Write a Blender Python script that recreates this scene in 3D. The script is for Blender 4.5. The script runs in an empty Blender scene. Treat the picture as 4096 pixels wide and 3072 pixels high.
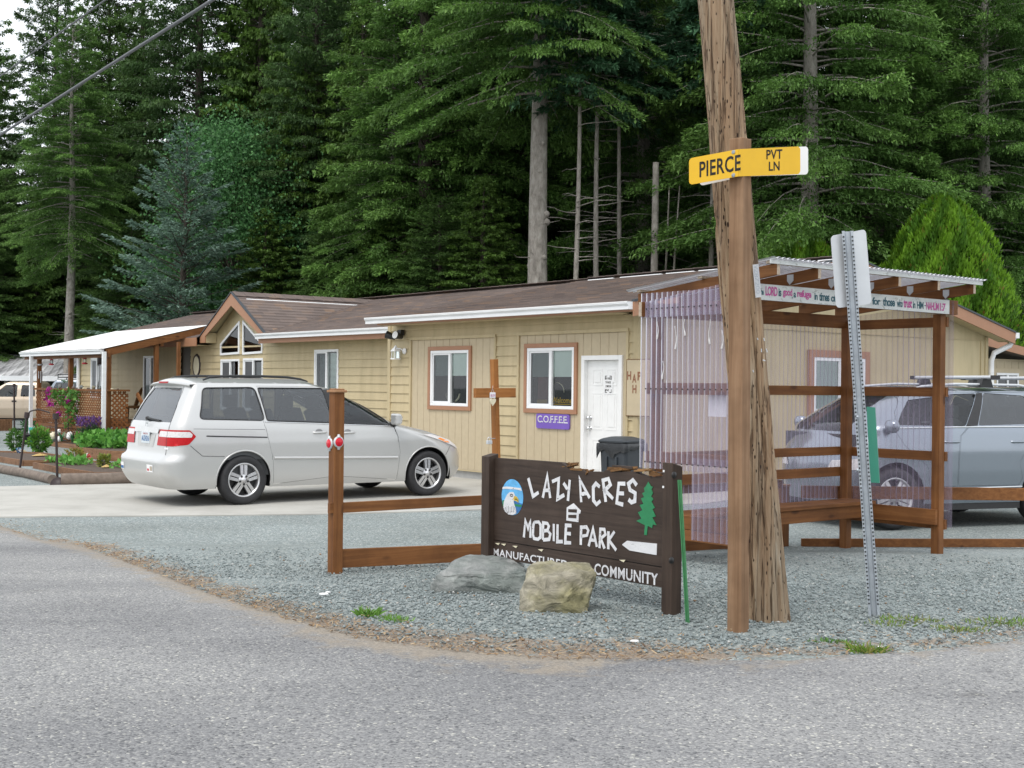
import bpy, bmesh, math, random
import numpy as np
from mathutils import Matrix, Vector, noise
from mathutils.geometry import delaunay_2d_cdt

scene = bpy.context.scene
R = math.radians
rnd = random.Random(7)

# ---------------------------------------------------------------- camera
FPX = 5150.0                      # focal length in pixels of the 4096 px wide photograph
CAM_H = 1.69
PITCH, ROLL = 0.00155, 0.0107
cam_d = bpy.data.cameras.new("camera")
cam = bpy.data.objects.new("camera", cam_d)
scene.collection.objects.link(cam)
cam_d.sensor_fit = 'HORIZONTAL'
cam_d.sensor_width = 36.0
cam_d.lens = 36.0 * FPX / 4096.0
cam_d.clip_start, cam_d.clip_end = 0.1, 2000.0
CAM_R = Matrix.Rotation(math.pi / 2 + PITCH, 3, 'X') @ Matrix.Rotation(ROLL, 3, 'Z')
cam.matrix_world = Matrix.Translation((0, 0, CAM_H)) @ CAM_R.to_4x4()
scene.camera = cam

# ---------------------------------------------------------------- sky: bright overcast
SUN_EL, SUN_AZ = R(58), R(205)    # high, behind the camera to its left
world = bpy.data.worlds.new("World")
scene.world = world
world.use_nodes = True
wn, wl = world.node_tree.nodes, world.node_tree.links
wn.clear()
w_out = wn.new('ShaderNodeOutputWorld')
w_bg = wn.new('ShaderNodeBackground')
w_sky = wn.new('ShaderNodeTexSky')
w_sky.sky_type = 'NISHITA'
w_sky.sun_disc = False
w_sky.sun_elevation, w_sky.sun_rotation = SUN_EL, SUN_AZ
w_sky.dust_density = 4.0
w_mix = wn.new('ShaderNodeMixRGB')
w_mix.inputs[0].default_value = 0.80
w_mix.inputs[2].default_value = (9.3, 9.6, 9.9, 1)
wl.new(w_sky.outputs[0], w_mix.inputs[1])
wl.new(w_mix.outputs[0], w_bg.inputs[0])
w_bg.inputs[1].default_value = 0.12
wl.new(w_bg.outputs[0], w_out.inputs[0])

sun_d = bpy.data.lights.new("sun", 'SUN')
sun_d.energy = 1.0
sun_d.angle = R(22)
sun_d.color = (1.0, 0.97, 0.92)
sun = bpy.data.objects.new("sun", sun_d)
scene.collection.objects.link(sun)
# sky's sun_rotation runs clockwise from +Y seen from above
sdir = Vector((math.sin(SUN_AZ) * math.cos(SUN_EL), math.cos(SUN_AZ) * math.cos(SUN_EL), math.sin(SUN_EL)))
sun.rotation_euler = sdir.to_track_quat('Z', 'Y').to_euler()
sun.location = (-10, -20, 40)

scene.view_settings.view_transform = 'Standard'
scene.view_settings.look = 'None'
scene.view_settings.exposure = 0.55
scene.view_settings.gamma = 1.0
scene.render.engine = 'CYCLES'
scene.cycles.max_bounces = 8
scene.cycles.transparent_max_bounces = 24
scene.cycles.caustics_reflective = False
scene.cycles.caustics_refractive = False
scene.cycles.use_denoising = True
# ---------------------------------------------------------------- helpers
def ray(u, v):
    d = CAM_R @ Vector(((u - 2048) / FPX, -(v - 1536) / FPX, -1.0))
    return d / d.y

CAM_P = Vector((0, 0, CAM_H))

ZG = [(-50, .30), (5, .29), (8, .25), (10.6, .165), (12.6, .085), (13.6, 0.0), (500, 0.0)]
def zg(x, y):
    return float(np.interp(y, [a for a, b in ZG], [b for a, b in ZG]))

def at_y(u, v, Y):
    return CAM_P + ray(u, v) * Y

def gpt(u, v):
    """point of the ground seen at a spot of the photograph"""
    d = ray(u, v)
    Y = 15.0
    for _ in range(60):
        z = zg(0, Y)
        Y = 0.5 * Y + 0.5 * (z - CAM_H) / d.z
    p = CAM_P + d * Y
    return Vector((p.x, p.y, zg(0, p.y)))

def frame(loc, ang):
    return Matrix.Translation(loc) @ Matrix.Rotation(ang, 4, 'Z')

def on_y(F, u, v, y=0.0):
    Fi = F.inverted()
    o = Fi @ CAM_P
    d = Fi.to_3x3() @ ray(u, v)
    k = (y - o.y) / d.y
    p = o + d * k
    return p.x, p.z

def on_x(F, u, v, x=0.0):
    Fi = F.inverted()
    o = Fi @ CAM_P
    d = Fi.to_3x3() @ ray(u, v)
    k = (x - o.x) / d.x
    p = o + d * k
    return p.y, p.z

class MB:
    def __init__(s):
        s.v, s.f, s.mi, s.sm = [], [], [], []
        s.mat = 0
        s.smooth = False
    def add(s, pts, faces, smooth=None):
        n = len(s.v)
        s.v.extend([tuple(p) for p in pts])
        for f in faces:
            s.f.append([n + i for i in f]); s.mi.append(s.mat)
            s.sm.append(s.smooth if smooth is None else smooth)
        return s
    def face(s, pts):
        return s.add(pts, [list(range(len(pts)))])
    def box(s, x0, x1, y0, y1, z0, z1, M=None):
        p = [Vector((x, y, z)) for z in (z0, z1) for y in (y0, y1) for x in (x0, x1)]
        if M is not None: p = [M @ q for q in p]
        return s.add(p, [(0, 2, 3, 1), (4, 5, 7, 6), (0, 1, 5, 4), (2, 6, 7, 3), (0, 4, 6, 2), (1, 3, 7, 5)], False)
    def beam(s, p, q, w, h, up=(0, 0, 1)):
        """bar from p to q, w wide (sideways), h high"""
        p, q = Vector(p), Vector(q)
        d = (q - p).normalized()
        side = d.cross(Vector(up)).normalized()
        u = side.cross(d).normalized()
        pts = []
        for c in (p, q):
            for a, b in ((-1, -1), (1, -1), (1, 1), (-1, 1)):
                pts.append(c + side * (a * w / 2) + u * (b * h / 2))
        return s.add(pts, [(3, 2, 1, 0), (4, 5, 6, 7), (0, 1, 5, 4), (1, 2, 6, 5), (2, 3, 7, 6), (3, 0, 4, 7)], False)
    def prism(s, poly, to3, d0, d1):
        """extrude a 2-D polygon; to3(a, b, d) gives the 3-D point"""
        n = len(poly)
        pts = [to3(a, b, d0) for a, b in poly] + [to3(a, b, d1) for a, b in poly]
        fs = [list(range(n))[::-1], list(range(n, 2 * n))]
        for i in range(n):
            j = (i + 1) % n
            fs.append((i, j, n + j, n + i))
        return s.add(pts, fs, False)
    def tube(s, path, r, n=8, cap=True, smooth=True):
        path = [Vector(p) for p in path]
        rs = r if isinstance(r, (list, tuple)) else [r] * len(path)
        pts, fs = [], []
        up = Vector((0.123, 0.31, 1))
        for i, p in enumerate(path):
            d = (path[min(i + 1, len(path) - 1)] - path[max(i - 1, 0)]).normalized()
            if abs(d.dot(up.normalized())) > .97: up = Vector((1, .2, .1))
            a = d.cross(up).normalized(); b = d.cross(a).normalized()
            for k in range(n):
                t = 2 * math.pi * k / n
                pts.append(p + (a * math.cos(t) + b * math.sin(t)) * rs[i])
        for i in range(len(path) - 1):
            for k in range(n):
                k2 = (k + 1) % n
                fs.append((i * n + k, i * n + k2, (i + 1) * n + k2, (i + 1) * n + k))
        s.add(pts, fs, smooth)
        if cap:
            m = (len(path) - 1) * n
            s.add(pts[:n], [list(range(n))[::-1]], False)
            s.add(pts[m:], [list(range(n))], False)
        return s
    def lathe(s, prof, n=24, M=None, smooth=True):
        """profile of (r, h) turned about local Z"""
        pts, fs = [], []
        for r, h in prof:
            for k in range(n):
                t = 2 * math.pi * k / n
                p = Vector((r * math.cos(t), r * math.sin(t), h))
                pts.append(M @ p if M is not None else p)
        for i in range(len(prof) - 1):
            for k in range(n):
                k2 = (k + 1) % n
                fs.append((i * n + k, i * n + k2, (i + 1) * n + k2, (i + 1) * n + k))
        return s.add(pts, fs, smooth)
    def build(s, name, mats, parent=None, bev=0, local=True, merge=False):
        me = bpy.data.meshes.new(name)
        me.from_pydata(s.v, [], s.f)
        mats = mats if isinstance(mats, (list, tuple)) else [mats]
        for m in mats: me.materials.append(m)
        me.polygons.foreach_set('material_index', s.mi)
        me.polygons.foreach_set('use_smooth', s.sm)
        if merge:
            bm = bmesh.new(); bm.from_mesh(me)
            bmesh.ops.remove_doubles(bm, verts=bm.verts, dist=.0006)
            bm.to_mesh(me); bm.free()
        me.update()
        o = bpy.data.objects.new(name, me)
        scene.collection.objects.link(o)
        if parent is not None: o.parent = parent
        if bev:
            b = o.modifiers.new('bevel', 'BEVEL')
            b.width = bev; b.segments = 2; b.limit_method = 'ANGLE'; b.angle_limit = R(40)
        return o

def thing(name, label, cat, M=None, group=None):
    o = bpy.data.objects.new(name, None)
    scene.collection.objects.link(o)
    o.empty_display_size = .3
    if M is not None: o.matrix_world = M
    return tag(o, label, cat, group)

def tag(o, label=None, cat=None, group=None, kind=None):
    if label: o['label'] = label
    if cat: o['category'] = cat
    if group: o['group'] = group
    if kind: o['kind'] = kind
    return o

def copy_tree(o, parent=None):
    c = o.copy()
    scene.collection.objects.link(c)
    if parent is not None: c.parent = parent
    for ch in list(o.children): copy_tree(ch, c)
    return c

_text = {}
def text_geo(txt, bold=0.0, spacing=1.0):
    """letters as flat 2-D faces in a unit box: (points, faces, aspect)"""
    k = (txt, bold, spacing)
    if k in _text: return _text[k]
    cu = bpy.data.curves.new('letters', 'FONT')
    cu.body = txt; cu.offset = bold; cu.space_character = spacing; cu.resolution_u = 3
    o = bpy.data.objects.new('letters', cu)
    scene.collection.objects.link(o)
    dg = bpy.context.evaluated_depsgraph_get()
    me = bpy.data.meshes.new_from_object(o.evaluated_get(dg))
    co = np.array([v.co[:2] for v in me.vertices])
    fs = [list(p.vertices) for p in me.polygons]
    bpy.data.objects.remove(o); bpy.data.curves.remove(cu); bpy.data.meshes.remove(me)
    lo, hi = co.min(0), co.max(0)
    res = ((co - lo) / (hi - lo), fs, (hi - lo)[0] / (hi - lo)[1])
    _text[k] = res
    return res

def put_text(mb, txt, to3, x0, z0, x1, z1, bold=0.0, spacing=1.0, shear=0.0):
    co, fs, asp = text_geo(txt, bold, spacing)
    pts = [to3(x0 + (x1 - x0) * (a + shear * b), z0 + (z1 - z0) * b) for a, b in co]
    return mb.add(pts, fs, False)

def stroke(mb, pts2, w, to3, closed=False, jit=0.0):
    """brush stroke along a polyline in a plane, with mitred joints; to3(a, b) -> 3-D"""
    P = [Vector((a, b)) for a, b in pts2]
    n = len(P)
    L, Rr = [], []
    for i in range(n):
        a = P[(i - 1) % n] if (closed or i > 0) else None
        b = P[(i + 1) % n] if (closed or i < n - 1) else None
        d1 = (P[i] - a).normalized() if a is not None else None
        d2 = (b - P[i]).normalized() if b is not None else None
        if d1 is None: d1 = d2
        if d2 is None: d2 = d1
        t = (d1 + d2)
        t = t.normalized() if t.length > 1e-6 else d1
        nrm = Vector((-t.y, t.x))
        c = max(.45, nrm.dot(Vector((-d1.y, d1.x))))
        ww = w / 2 / c * (1 + rnd.uniform(-jit, jit))
        L.append(P[i] + nrm * ww); Rr.append(P[i] - nrm * ww)
    pts = [to3(p.x, p.y) for p in L] + [to3(p.x, p.y) for p in Rr]
    fs = []
    for i in range(n if closed else n - 1):
        j = (i + 1) % n
        fs.append((i, j, n + j, n + i))
    return mb.add(pts, fs, False)
# ---------------------------------------------------------------- materials
def nt(name):
    m = bpy.data.materials.new(name)
    m.use_nodes = True
    t = m.node_tree
    p = t.nodes['Principled BSDF']
    return m, t.nodes, t.links, p

def ramp(N, stops, interp='LINEAR'):
    r = N.new('ShaderNodeValToRGB')
    e = r.color_ramp.elements
    r.color_ramp.interpolation = interp
    while len(e) > 1: e.remove(e[0])
    e[0].position = stops[0][0]; e[0].color = (*stops[0][1], 1)
    for pos, c in stops[1:]:
        x = e.new(pos); x.color = (*c, 1)
    return r

def coords(N, L, scale=(1, 1, 1), rot=(0, 0, 0), kind='Object'):
    tc = N.new('ShaderNodeTexCoord'); mp = N.new('ShaderNodeMapping')
    mp.inputs['Scale'].default_value = scale
    mp.inputs['Rotation'].default_value = rot
    L.new(tc.outputs[kind], mp.inputs[0])
    return mp.outputs[0]

def noise_n(N, L, co, scale, detail=4, rough=.6, dist=0):
    n = N.new('ShaderNodeTexNoise')
    n.inputs['Scale'].default_value = scale
    n.inputs['Detail'].default_value = detail
    n.inputs['Roughness'].default_value = rough
    n.inputs['Distortion'].default_value = dist
    L.new(co, n.inputs['Vector'])
    return n.outputs['Fac']

def bump(N, L, p, h, strength=.3, dist=.01):
    b = N.new('ShaderNodeBump')
    b.inputs['Strength'].default_value = strength
    b.inputs['Distance'].default_value = dist
    L.new(h, b.inputs['Height'])
    L.new(b.outputs[0], p.inputs['Normal'])
    return b

def mixc(N, L, f, a, b, mode='MIX'):
    m = N.new('ShaderNodeMixRGB'); m.blend_type = mode
    for i, x in ((0, f), (1, a), (2, b)):
        if hasattr(x, 'is_linked'): L.new(x, m.inputs[i])
        elif isinstance(x, (int, float)): m.inputs[i].default_value = x
        else: m.inputs[i].default_value = (*x, 1)
    return m.outputs[0]

def plain(name, col, rough=.6, metal=0.0, var=.12, scale=6, bmp=.0, spec=.5, coat=0.0, stretch=(1, 1, 1)):
    m, N, L, p = nt(name)
    co = coords(N, L, stretch)
    f = noise_n(N, L, co, scale, 5)
    r = ramp(N, [(.3, tuple(c * (1 - var) for c in col)), (.7, tuple(min(1, c * (1 + var)) for c in col))])
    L.new(f, r.inputs[0]); L.new(r.outputs[0], p.inputs['Base Color'])
    p.inputs['Roughness'].default_value = rough
    p.inputs['Metallic'].default_value = metal
    p.inputs['Specular IOR Level'].default_value = spec
    if coat:
        p.inputs['Coat Weight'].default_value = coat; p.inputs['Coat Roughness'].default_value = .06
    if bmp: bump(N, L, p, f, bmp, .01)
    return m

def wood(name, c0, c1, c2, axis=2, rough=.65, grain=26, knots=True, bmp=.35):
    """grain streaks run along the given local axis (0 x, 1 y, 2 z)"""
    m, N, L, p = nt(name)
    sc = [grain, grain, grain]; sc[axis] = grain * .035
    co = coords(N, L, tuple(sc))
    f = noise_n(N, L, co, 1.0, 6, .65, .6)
    co2 = coords(N, L, (1, 1, 1))
    g = noise_n(N, L, co2, 2.3, 4, .6)
    r = ramp(N, [(.25, c0), (.5, c1), (.78, c2)])
    L.new(f, r.inputs[0])
    r2 = ramp(N, [(.3, (.62, .6, .58)), (.6, (1, 1, 1))])
    L.new(g, r2.inputs[0])
    col = mixc(N, L, 1.0, r.outputs[0], r2.outputs[0], 'MULTIPLY')
    if knots:
        v = N.new('ShaderNodeTexVoronoi'); v.inputs['Scale'].default_value = 1.0
        s3 = [5.5, 5.5, 5.5]; s3[axis] = 2.2
        L.new(coords(N, L, tuple(s3)), v.inputs['Vector'])
        r3 = ramp(N, [(.0, (.25, .2, .17)), (.10, (.45, .4, .37)), (.17, (1, 1, 1))])
        L.new(v.outputs['Distance'], r3.inputs[0])
        col = mixc(N, L, .85, col, r3.outputs[0], 'MULTIPLY')
    L.new(col, p.inputs['Base Color'])
    p.inputs['Roughness'].default_value = rough
    p.inputs['Specular IOR Level'].default_value = .3
    bump(N, L, p, f, bmp, .004)
    return m

MAT = {}
ST = ((.118, .044, .014), (.20, .079, .023), (.285, .125, .042))
MAT['cedar_x'] = wood('stained_cedar_x', *ST, axis=0)
MAT['cedar_y'] = wood('stained_cedar_y', *ST, axis=1)
MAT['cedar_z'] = wood('stained_cedar_z', *ST, axis=2)
MAT['cedar_pale_z'] = wood('weathered_cedar', (.22, .105, .048), (.35, .185, .09), (.46, .27, .15), axis=2)
MAT['endgrain'] = plain('bare_end_grain', (.42, .34, .26), .8, var=.25, scale=60)
MAT['pole'] = None
MAT['siding'] = plain('tan_siding', (.50, .41, .245), .62, var=.07, scale=1.6, bmp=.0)
def stained(mat):
    """faint rain streaks and uneven fading on a painted wall"""
    N, L = mat.node_tree.nodes, mat.node_tree.links; p = N['Principled BSDF']
    src = p.inputs['Base Color'].links[0].from_socket
    f = noise_n(N, L, coords(N, L, (3.2, 3.2, .35)), 1.4, 5, .65)
    r = ramp(N, [(.30, (.86, .85, .82)), (.55, (1, 1, 1)), (.75, (1.04, 1.04, 1.04))]); L.new(f, r.inputs[0])
    L.new(mixc(N, L, 1, src, r.outputs[0], 'MULTIPLY'), p.inputs['Base Color'])
stained(MAT['siding'])
MAT['panel'] = plain('tan_panelling', (.50, .415, .28), .65, var=.05, scale=9, bmp=.05)
MAT['trim'] = plain('brown_trim', (.36, .18, .10), .55, var=.05, scale=5)
MAT['letter_brown'] = plain('red_brown_letters', (.24, .10, .05), .6, var=.1)
MAT['white'] = plain('white_paint', (.8, .8, .79), .4, var=.03, scale=5)
MAT['gutter'] = plain('white_gutter', (.76, .77, .78), .4, var=.08, scale=2.2, stretch=(1, 1, 6))
MAT['vinyl'] = plain('white_vinyl', (.82, .83, .84), .3, var=.02)
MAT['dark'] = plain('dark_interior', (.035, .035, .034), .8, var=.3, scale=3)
MAT['black'] = plain('black_plastic', (.018, .018, .019), .45, var=.2, scale=20)
MAT['grey_dark'] = plain('charcoal_plastic', (.035, .042, .05), .5, var=.15, scale=5)
MAT['rubber'] = plain('tyre_rubber', (.022, .022, .024), .75, var=.25, scale=14)
MAT['alloy'] = plain('alloy_wheel', (.62, .62, .63), .28, metal=.85, var=.05, scale=8)
MAT['chrome'] = plain('chrome', (.75, .76, .77), .14, metal=1, var=.02)
MAT['galv'] = plain('galvanised_steel', (.40, .44, .48), .5, metal=.35, var=.16, scale=14)
MAT['alu'] = plain('bare_aluminium', (.56, .58, .60), .5, metal=.3, var=.06, scale=6)
MAT['green_paint'] = plain('green_enamel', (.055, .21, .085), .5, var=.15, scale=20)
MAT['teal_sign'] = plain('green_sign_face', (.008, .19, .12), .45, var=.05, scale=8)
MAT['sign_brown'] = wood('dark_brown_boards', (.034, .022, .017), (.058, .040, .031), (.080, .056, .044), axis=0, rough=.6, grain=40, knots=False)
MAT['sign_brown_z'] = wood('dark_brown_post', (.032, .021, .016), (.055, .037, .028), (.085, .058, .042), axis=2, rough=.6, grain=34, knots=False)
MAT['rot'] = wood('rotten_wood', (.05, .022, .010), (.17, .085, .03), (.36, .20, .08), axis=0, grain=40, knots=False)
MAT['stakewood'] = plain('chalky_concrete', (.36, .36, .35), .9, var=.1)
MAT['yellow'] = plain('yellow_sign_sheet', (.72, .42, .006), .4, var=.05, scale=5)
MAT['ink'] = plain('black_lettering', (.022, .018, .014), .5, var=.1)
MAT['red_refl'] = plain('red_reflector', (.62, .012, .03), .22, var=.15, scale=60)
MAT['red'] = plain('red_plastic', (.55, .03, .05), .3, var=.1)
MAT['pink_ink'] = plain('magenta_paint', (.46, .075, .26), .6, var=.15, scale=30)
MAT['teal_ink'] = plain('dark_teal_paint', (.02, .085, .11), .6, var=.2, scale=30)
MAT['sky_paint'] = plain('sky_blue_paint', (.12, .42, .74), .55, var=.2, scale=22)
MAT['deep_blue'] = plain('dark_blue_paint', (.03, .14, .36), .55, var=.2, scale=22)
MAT['tree_paint'] = plain('green_sign_paint', (.016, .20, .075), .5, var=.12, scale=24)
MAT['beak'] = plain('yellow_paint', (.62, .42, .05), .55, var=.2, scale=30)
MAT['purple'] = plain('purple_paint', (.16, .085, .42), .45, var=.05)
MAT['soil'] = plain('garden_soil', (.085, .06, .045), .95, var=.4, scale=18, bmp=.5)
MAT['straw'] = plain('straw_mulch', (.45, .31, .11), .9, var=.3, scale=40, bmp=.4)
MAT['bedwood'] = wood('bed_boards', (.14, .07, .035), (.24, .125, .065), (.33, .19, .11), axis=0)
MAT['log'] = plain('peeled_log', (.17, .135, .11), .9, var=.3, scale=10, bmp=.3)
MAT['iron'] = plain('dark_iron', (.03, .018, .018), .5, var=.2)
MAT['teal_pot'] = plain('turquoise_pot', (.05, .42, .40), .4, var=.05)
MAT['magenta'] = plain('magenta_petals', (.42, .02, .26), .6, var=.2, scale=40)
MAT['lav'] = plain('lavender_flowers', (.13, .06, .22), .7, var=.3, scale=40)
MAT['paper'] = plain('white_paper', (.8, .8, .8), .7, var=.03)
MAT['cushion'] = plain('seat_cloth', (.06, .06, .065), .9, var=.2, scale=12)
MAT['blind'] = plain('pale_blind', (.76, .87, .82), .7, var=.03)
MAT['poster'] = plain('faded_red_poster', (.26, .06, .07), .6, var=.15, scale=9)
MAT['cream'] = plain('cream_plaque', (.72, .66, .48), .6, var=.05)
MAT['wire'] = plain('wire_sheath', (.10, .105, .115), .5, var=.1)
MAT['bag'] = plain('black_bin_bag', (.03, .032, .035), .25, var=.3, scale=9, bmp=.5)
MAT['bark'] = None

# painted white letters with flaking brown gaps
def flaky(name, base, under, amount=.37, scale=26):
    m, N, L, p = nt(name)
    co = coords(N, L, (1, 1, 2.4))
    f = noise_n(N, L, co, scale, 6, .7, .8)
    r = ramp(N, [(amount - .02, under), (amount + .015, base)])
    L.new(f, r.inputs[0])
    g = noise_n(N, L, co, 5, 3)
    r2 = ramp(N, [(.3, (.78, .78, .80)), (.7, (1, 1, 1))]); L.new(g, r2.inputs[0])
    L.new(mixc(N, L, 1.0, r.outputs[0], r2.outputs[0], 'MULTIPLY'), p.inputs['Base Color'])
    p.inputs['Roughness'].default_value = .6
    bump(N, L, p, f, .3, .003)
    return m
MAT['letter_white'] = flaky('flaking_white_paint', (.74, .74, .75), (.05, .035, .028))
MAT['board_white'] = flaky('weathered_white_board', (.66, .68, .66), (.42, .43, .40), .40, 14)

# car paint
def paint(name, col, rough=.32, metal=.55):
    m, N, L, p = nt(name)
    f = noise_n(N, L, coords(N, L), 900, 1)
    r = ramp(N, [(.3, tuple(c * .93 for c in col)), (.7, tuple(min(1, c * 1.05) for c in col))])
    L.new(f, r.inputs[0]); L.new(r.outputs[0], p.inputs['Base Color'])
    p.inputs['Metallic'].default_value = metal
    p.inputs['Roughness'].default_value = rough
    p.inputs['Coat Weight'].default_value = .8
    p.inputs['Coat Roughness'].default_value = .04
    return m
MAT['silver'] = paint('silver_car_paint', (.56, .56, .55), .36, .55)
MAT['bluegrey'] = paint('blue_silver_car_paint', (.27, .305, .35), .26, .75)
MAT['beige_car'] = paint('beige_car_paint', (.50, .41, .31), .4, .35)
MAT['dark_car'] = paint('dark_grey_car_paint', (.09, .10, .11))

def glass(name, tint, opac=.0, rough=.02, body=(.02, .022, .025), ior=1.6):
    """clear pane: tinted see-through, with mirror-like reflection growing towards grazing angles"""
    m = bpy.data.materials.new(name); m.use_nodes = True
    N, L = m.node_tree.nodes, m.node_tree.links
    N.clear()
    out = N.new('ShaderNodeOutputMaterial')
    tr = N.new('ShaderNodeBsdfTransparent'); tr.inputs[0].default_value = (*tint, 1)
    gl = N.new('ShaderNodeBsdfGlossy'); gl.inputs['Roughness'].default_value = rough
    gl.inputs[0].default_value = (.95, .97, 1, 1)
    fr = N.new('ShaderNodeFresnel'); fr.inputs[0].default_value = ior
    df = N.new('ShaderNodeBsdfDiffuse'); df.inputs[0].default_value = (*body, 1)
    mx0 = N.new('ShaderNodeMixShader'); mx0.inputs[0].default_value = opac
    L.new(tr.outputs[0], mx0.inputs[1]); L.new(df.outputs[0], mx0.inputs[2])
    mx = N.new('ShaderNodeMixShader')
    L.new(fr.outputs[0], mx.inputs[0]); L.new(mx0.outputs[0], mx.inputs[1]); L.new(gl.outputs[0], mx.inputs[2])
    L.new(mx.outputs[0], out.inputs[0])
    return m
MAT['glass'] = glass('window_glass', (.92, .97, .95))
MAT['glass_dark'] = glass('dark_window_glass', (.30, .33, .33))
MAT['car_glass'] = glass('car_glass', (.90, .97, .94))
MAT['car_glass_tint'] = glass('tinted_car_glass', (.42, .45, .47), .26, body=(.21, .225, .24))
MAT['screen'] = glass('insect_screen', (.60, .62, .64), .22, .6, (.16, .16, .17))

def poly(name, tint, opac, body, rough=.12):
    return glass(name, tint, opac, .4, body, 1.10)
def rib_refraction(name, axis):
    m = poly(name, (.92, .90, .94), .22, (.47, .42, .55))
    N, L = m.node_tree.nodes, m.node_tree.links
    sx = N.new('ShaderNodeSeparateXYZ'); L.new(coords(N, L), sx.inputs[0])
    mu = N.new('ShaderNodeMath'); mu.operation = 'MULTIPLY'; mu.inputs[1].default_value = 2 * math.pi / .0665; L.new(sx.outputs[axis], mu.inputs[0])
    sn = N.new('ShaderNodeMath'); sn.operation = 'SINE'; L.new(mu.outputs[0], sn.inputs[0])  # refraction lines of the ribs, painted as opacity stripes
    band = noise_n(N, L, coords(N, L, (1.6, 1.6, .02)), 1.0, 2)          # broad lilac reflection bands, painted into the opacity
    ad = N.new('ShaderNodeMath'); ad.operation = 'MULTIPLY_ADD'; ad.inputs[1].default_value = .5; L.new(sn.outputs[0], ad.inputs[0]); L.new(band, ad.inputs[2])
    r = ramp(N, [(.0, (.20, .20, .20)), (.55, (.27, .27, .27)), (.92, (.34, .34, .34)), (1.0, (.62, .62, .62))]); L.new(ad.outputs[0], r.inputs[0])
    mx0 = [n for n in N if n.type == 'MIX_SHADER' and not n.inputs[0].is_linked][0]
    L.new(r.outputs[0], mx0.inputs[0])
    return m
MAT['poly_x'] = rib_refraction('clear_corrugated_plastic', 0)
MAT['poly_y'] = rib_refraction('clear_corrugated_plastic_side', 1)
MAT['poly_roof'] = poly('white_corrugated_plastic', (.82, .82, .86), .62, (.70, .70, .74))

def lens(name, col, rough=.3):
    m, N, L, p = nt(name)
    p.inputs['Base Color'].default_value = (*col, 1)
    p.inputs['Roughness'].default_value = rough
    v = N.new('ShaderNodeTexVoronoi'); v.inputs['Scale'].default_value = 40
    L.new(coords(N, L), v.inputs['Vector'])
    r = ramp(N, [(0, tuple(c * .86 for c in col)), (.6, tuple(min(1, c * 1.08) for c in col))])
    L.new(v.outputs['Distance'], r.inputs[0]); L.new(r.outputs[0], p.inputs['Base Color'])
    p.inputs['Specular IOR Level'].default_value = .25
    return m
MAT['tail_red'] = lens('red_lamp_lens', (.42, .004, .008))
MAT['tail_clear'] = lens('clear_lamp_lens', (.62, .60, .60))
MAT['amber'] = lens('amber_lamp_lens', (.80, .26, .05))

# shingles: object coords are the house frame (x along the eave, y up the slope in plan)
def shingles(name, along=0):
    m, N, L, p = nt(name)
    co = coords(N, L)
    sx = N.new('ShaderNodeSeparateXYZ'); L.new(co, sx.inputs[0])
    cb = N.new('ShaderNodeCombineXYZ')
    L.new(sx.outputs[along], cb.inputs[0]); L.new(sx.outputs[1 - along], cb.inputs[1])
    b = N.new('ShaderNodeTexBrick')
    b.offset = .37; b.squash = 1
    b.inputs['Scale'].default_value = 1.0
    b.inputs['Brick Width'].default_value = .31
    b.inputs['Row Height'].default_value = .138
    b.inputs['Mortar Size'].default_value = .006
    b.inputs['Bias'].default_value = 0
    b.inputs['Color1'].default_value = (0, 0, 0, 1); b.inputs['Color2'].default_value = (1, 1, 1, 1)
    b.inputs['Mortar'].default_value = (.4, .4, .4, 1)
    L.new(cb.outputs[0], b.inputs['Vector'])
    r = ramp(N, [(0, (.148, .120, .110)), (.5, (.172, .140, .127)), (.8, (.192, .152, .134)), (.92, (.212, .158, .128)), (1, (.25, .17, .12))])
    L.new(b.outputs['Color'], r.inputs[0])
    f = noise_n(N, L, co, 90, 3, .7)
    r2 = ramp(N, [(.3, (.72, .72, .74)), (.7, (1.1, 1.08, 1.05))]); L.new(f, r2.inputs[0])
    f3 = noise_n(N, L, co, .8, 4)
    r3 = ramp(N, [(.3, (.85, .85, .85)), (.7, (1.1, 1.1, 1.1))]); L.new(f3, r3.inputs[0])
    c = mixc(N, L, 1, mixc(N, L, 1, r.outputs[0], r2.outputs[0], 'MULTIPLY'), r3.outputs[0], 'MULTIPLY')
    L.new(c, p.inputs['Base Color'])
    p.inputs['Roughness'].default_value = .95; p.inputs['Specular IOR Level'].default_value = .2
    bump(N, L, p, f, .5, .004)
    return m
MAT['shingle'] = shingles('brown_shingles', 0)
MAT['shingle_cross'] = shingles('brown_shingles_cross', 1)

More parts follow.
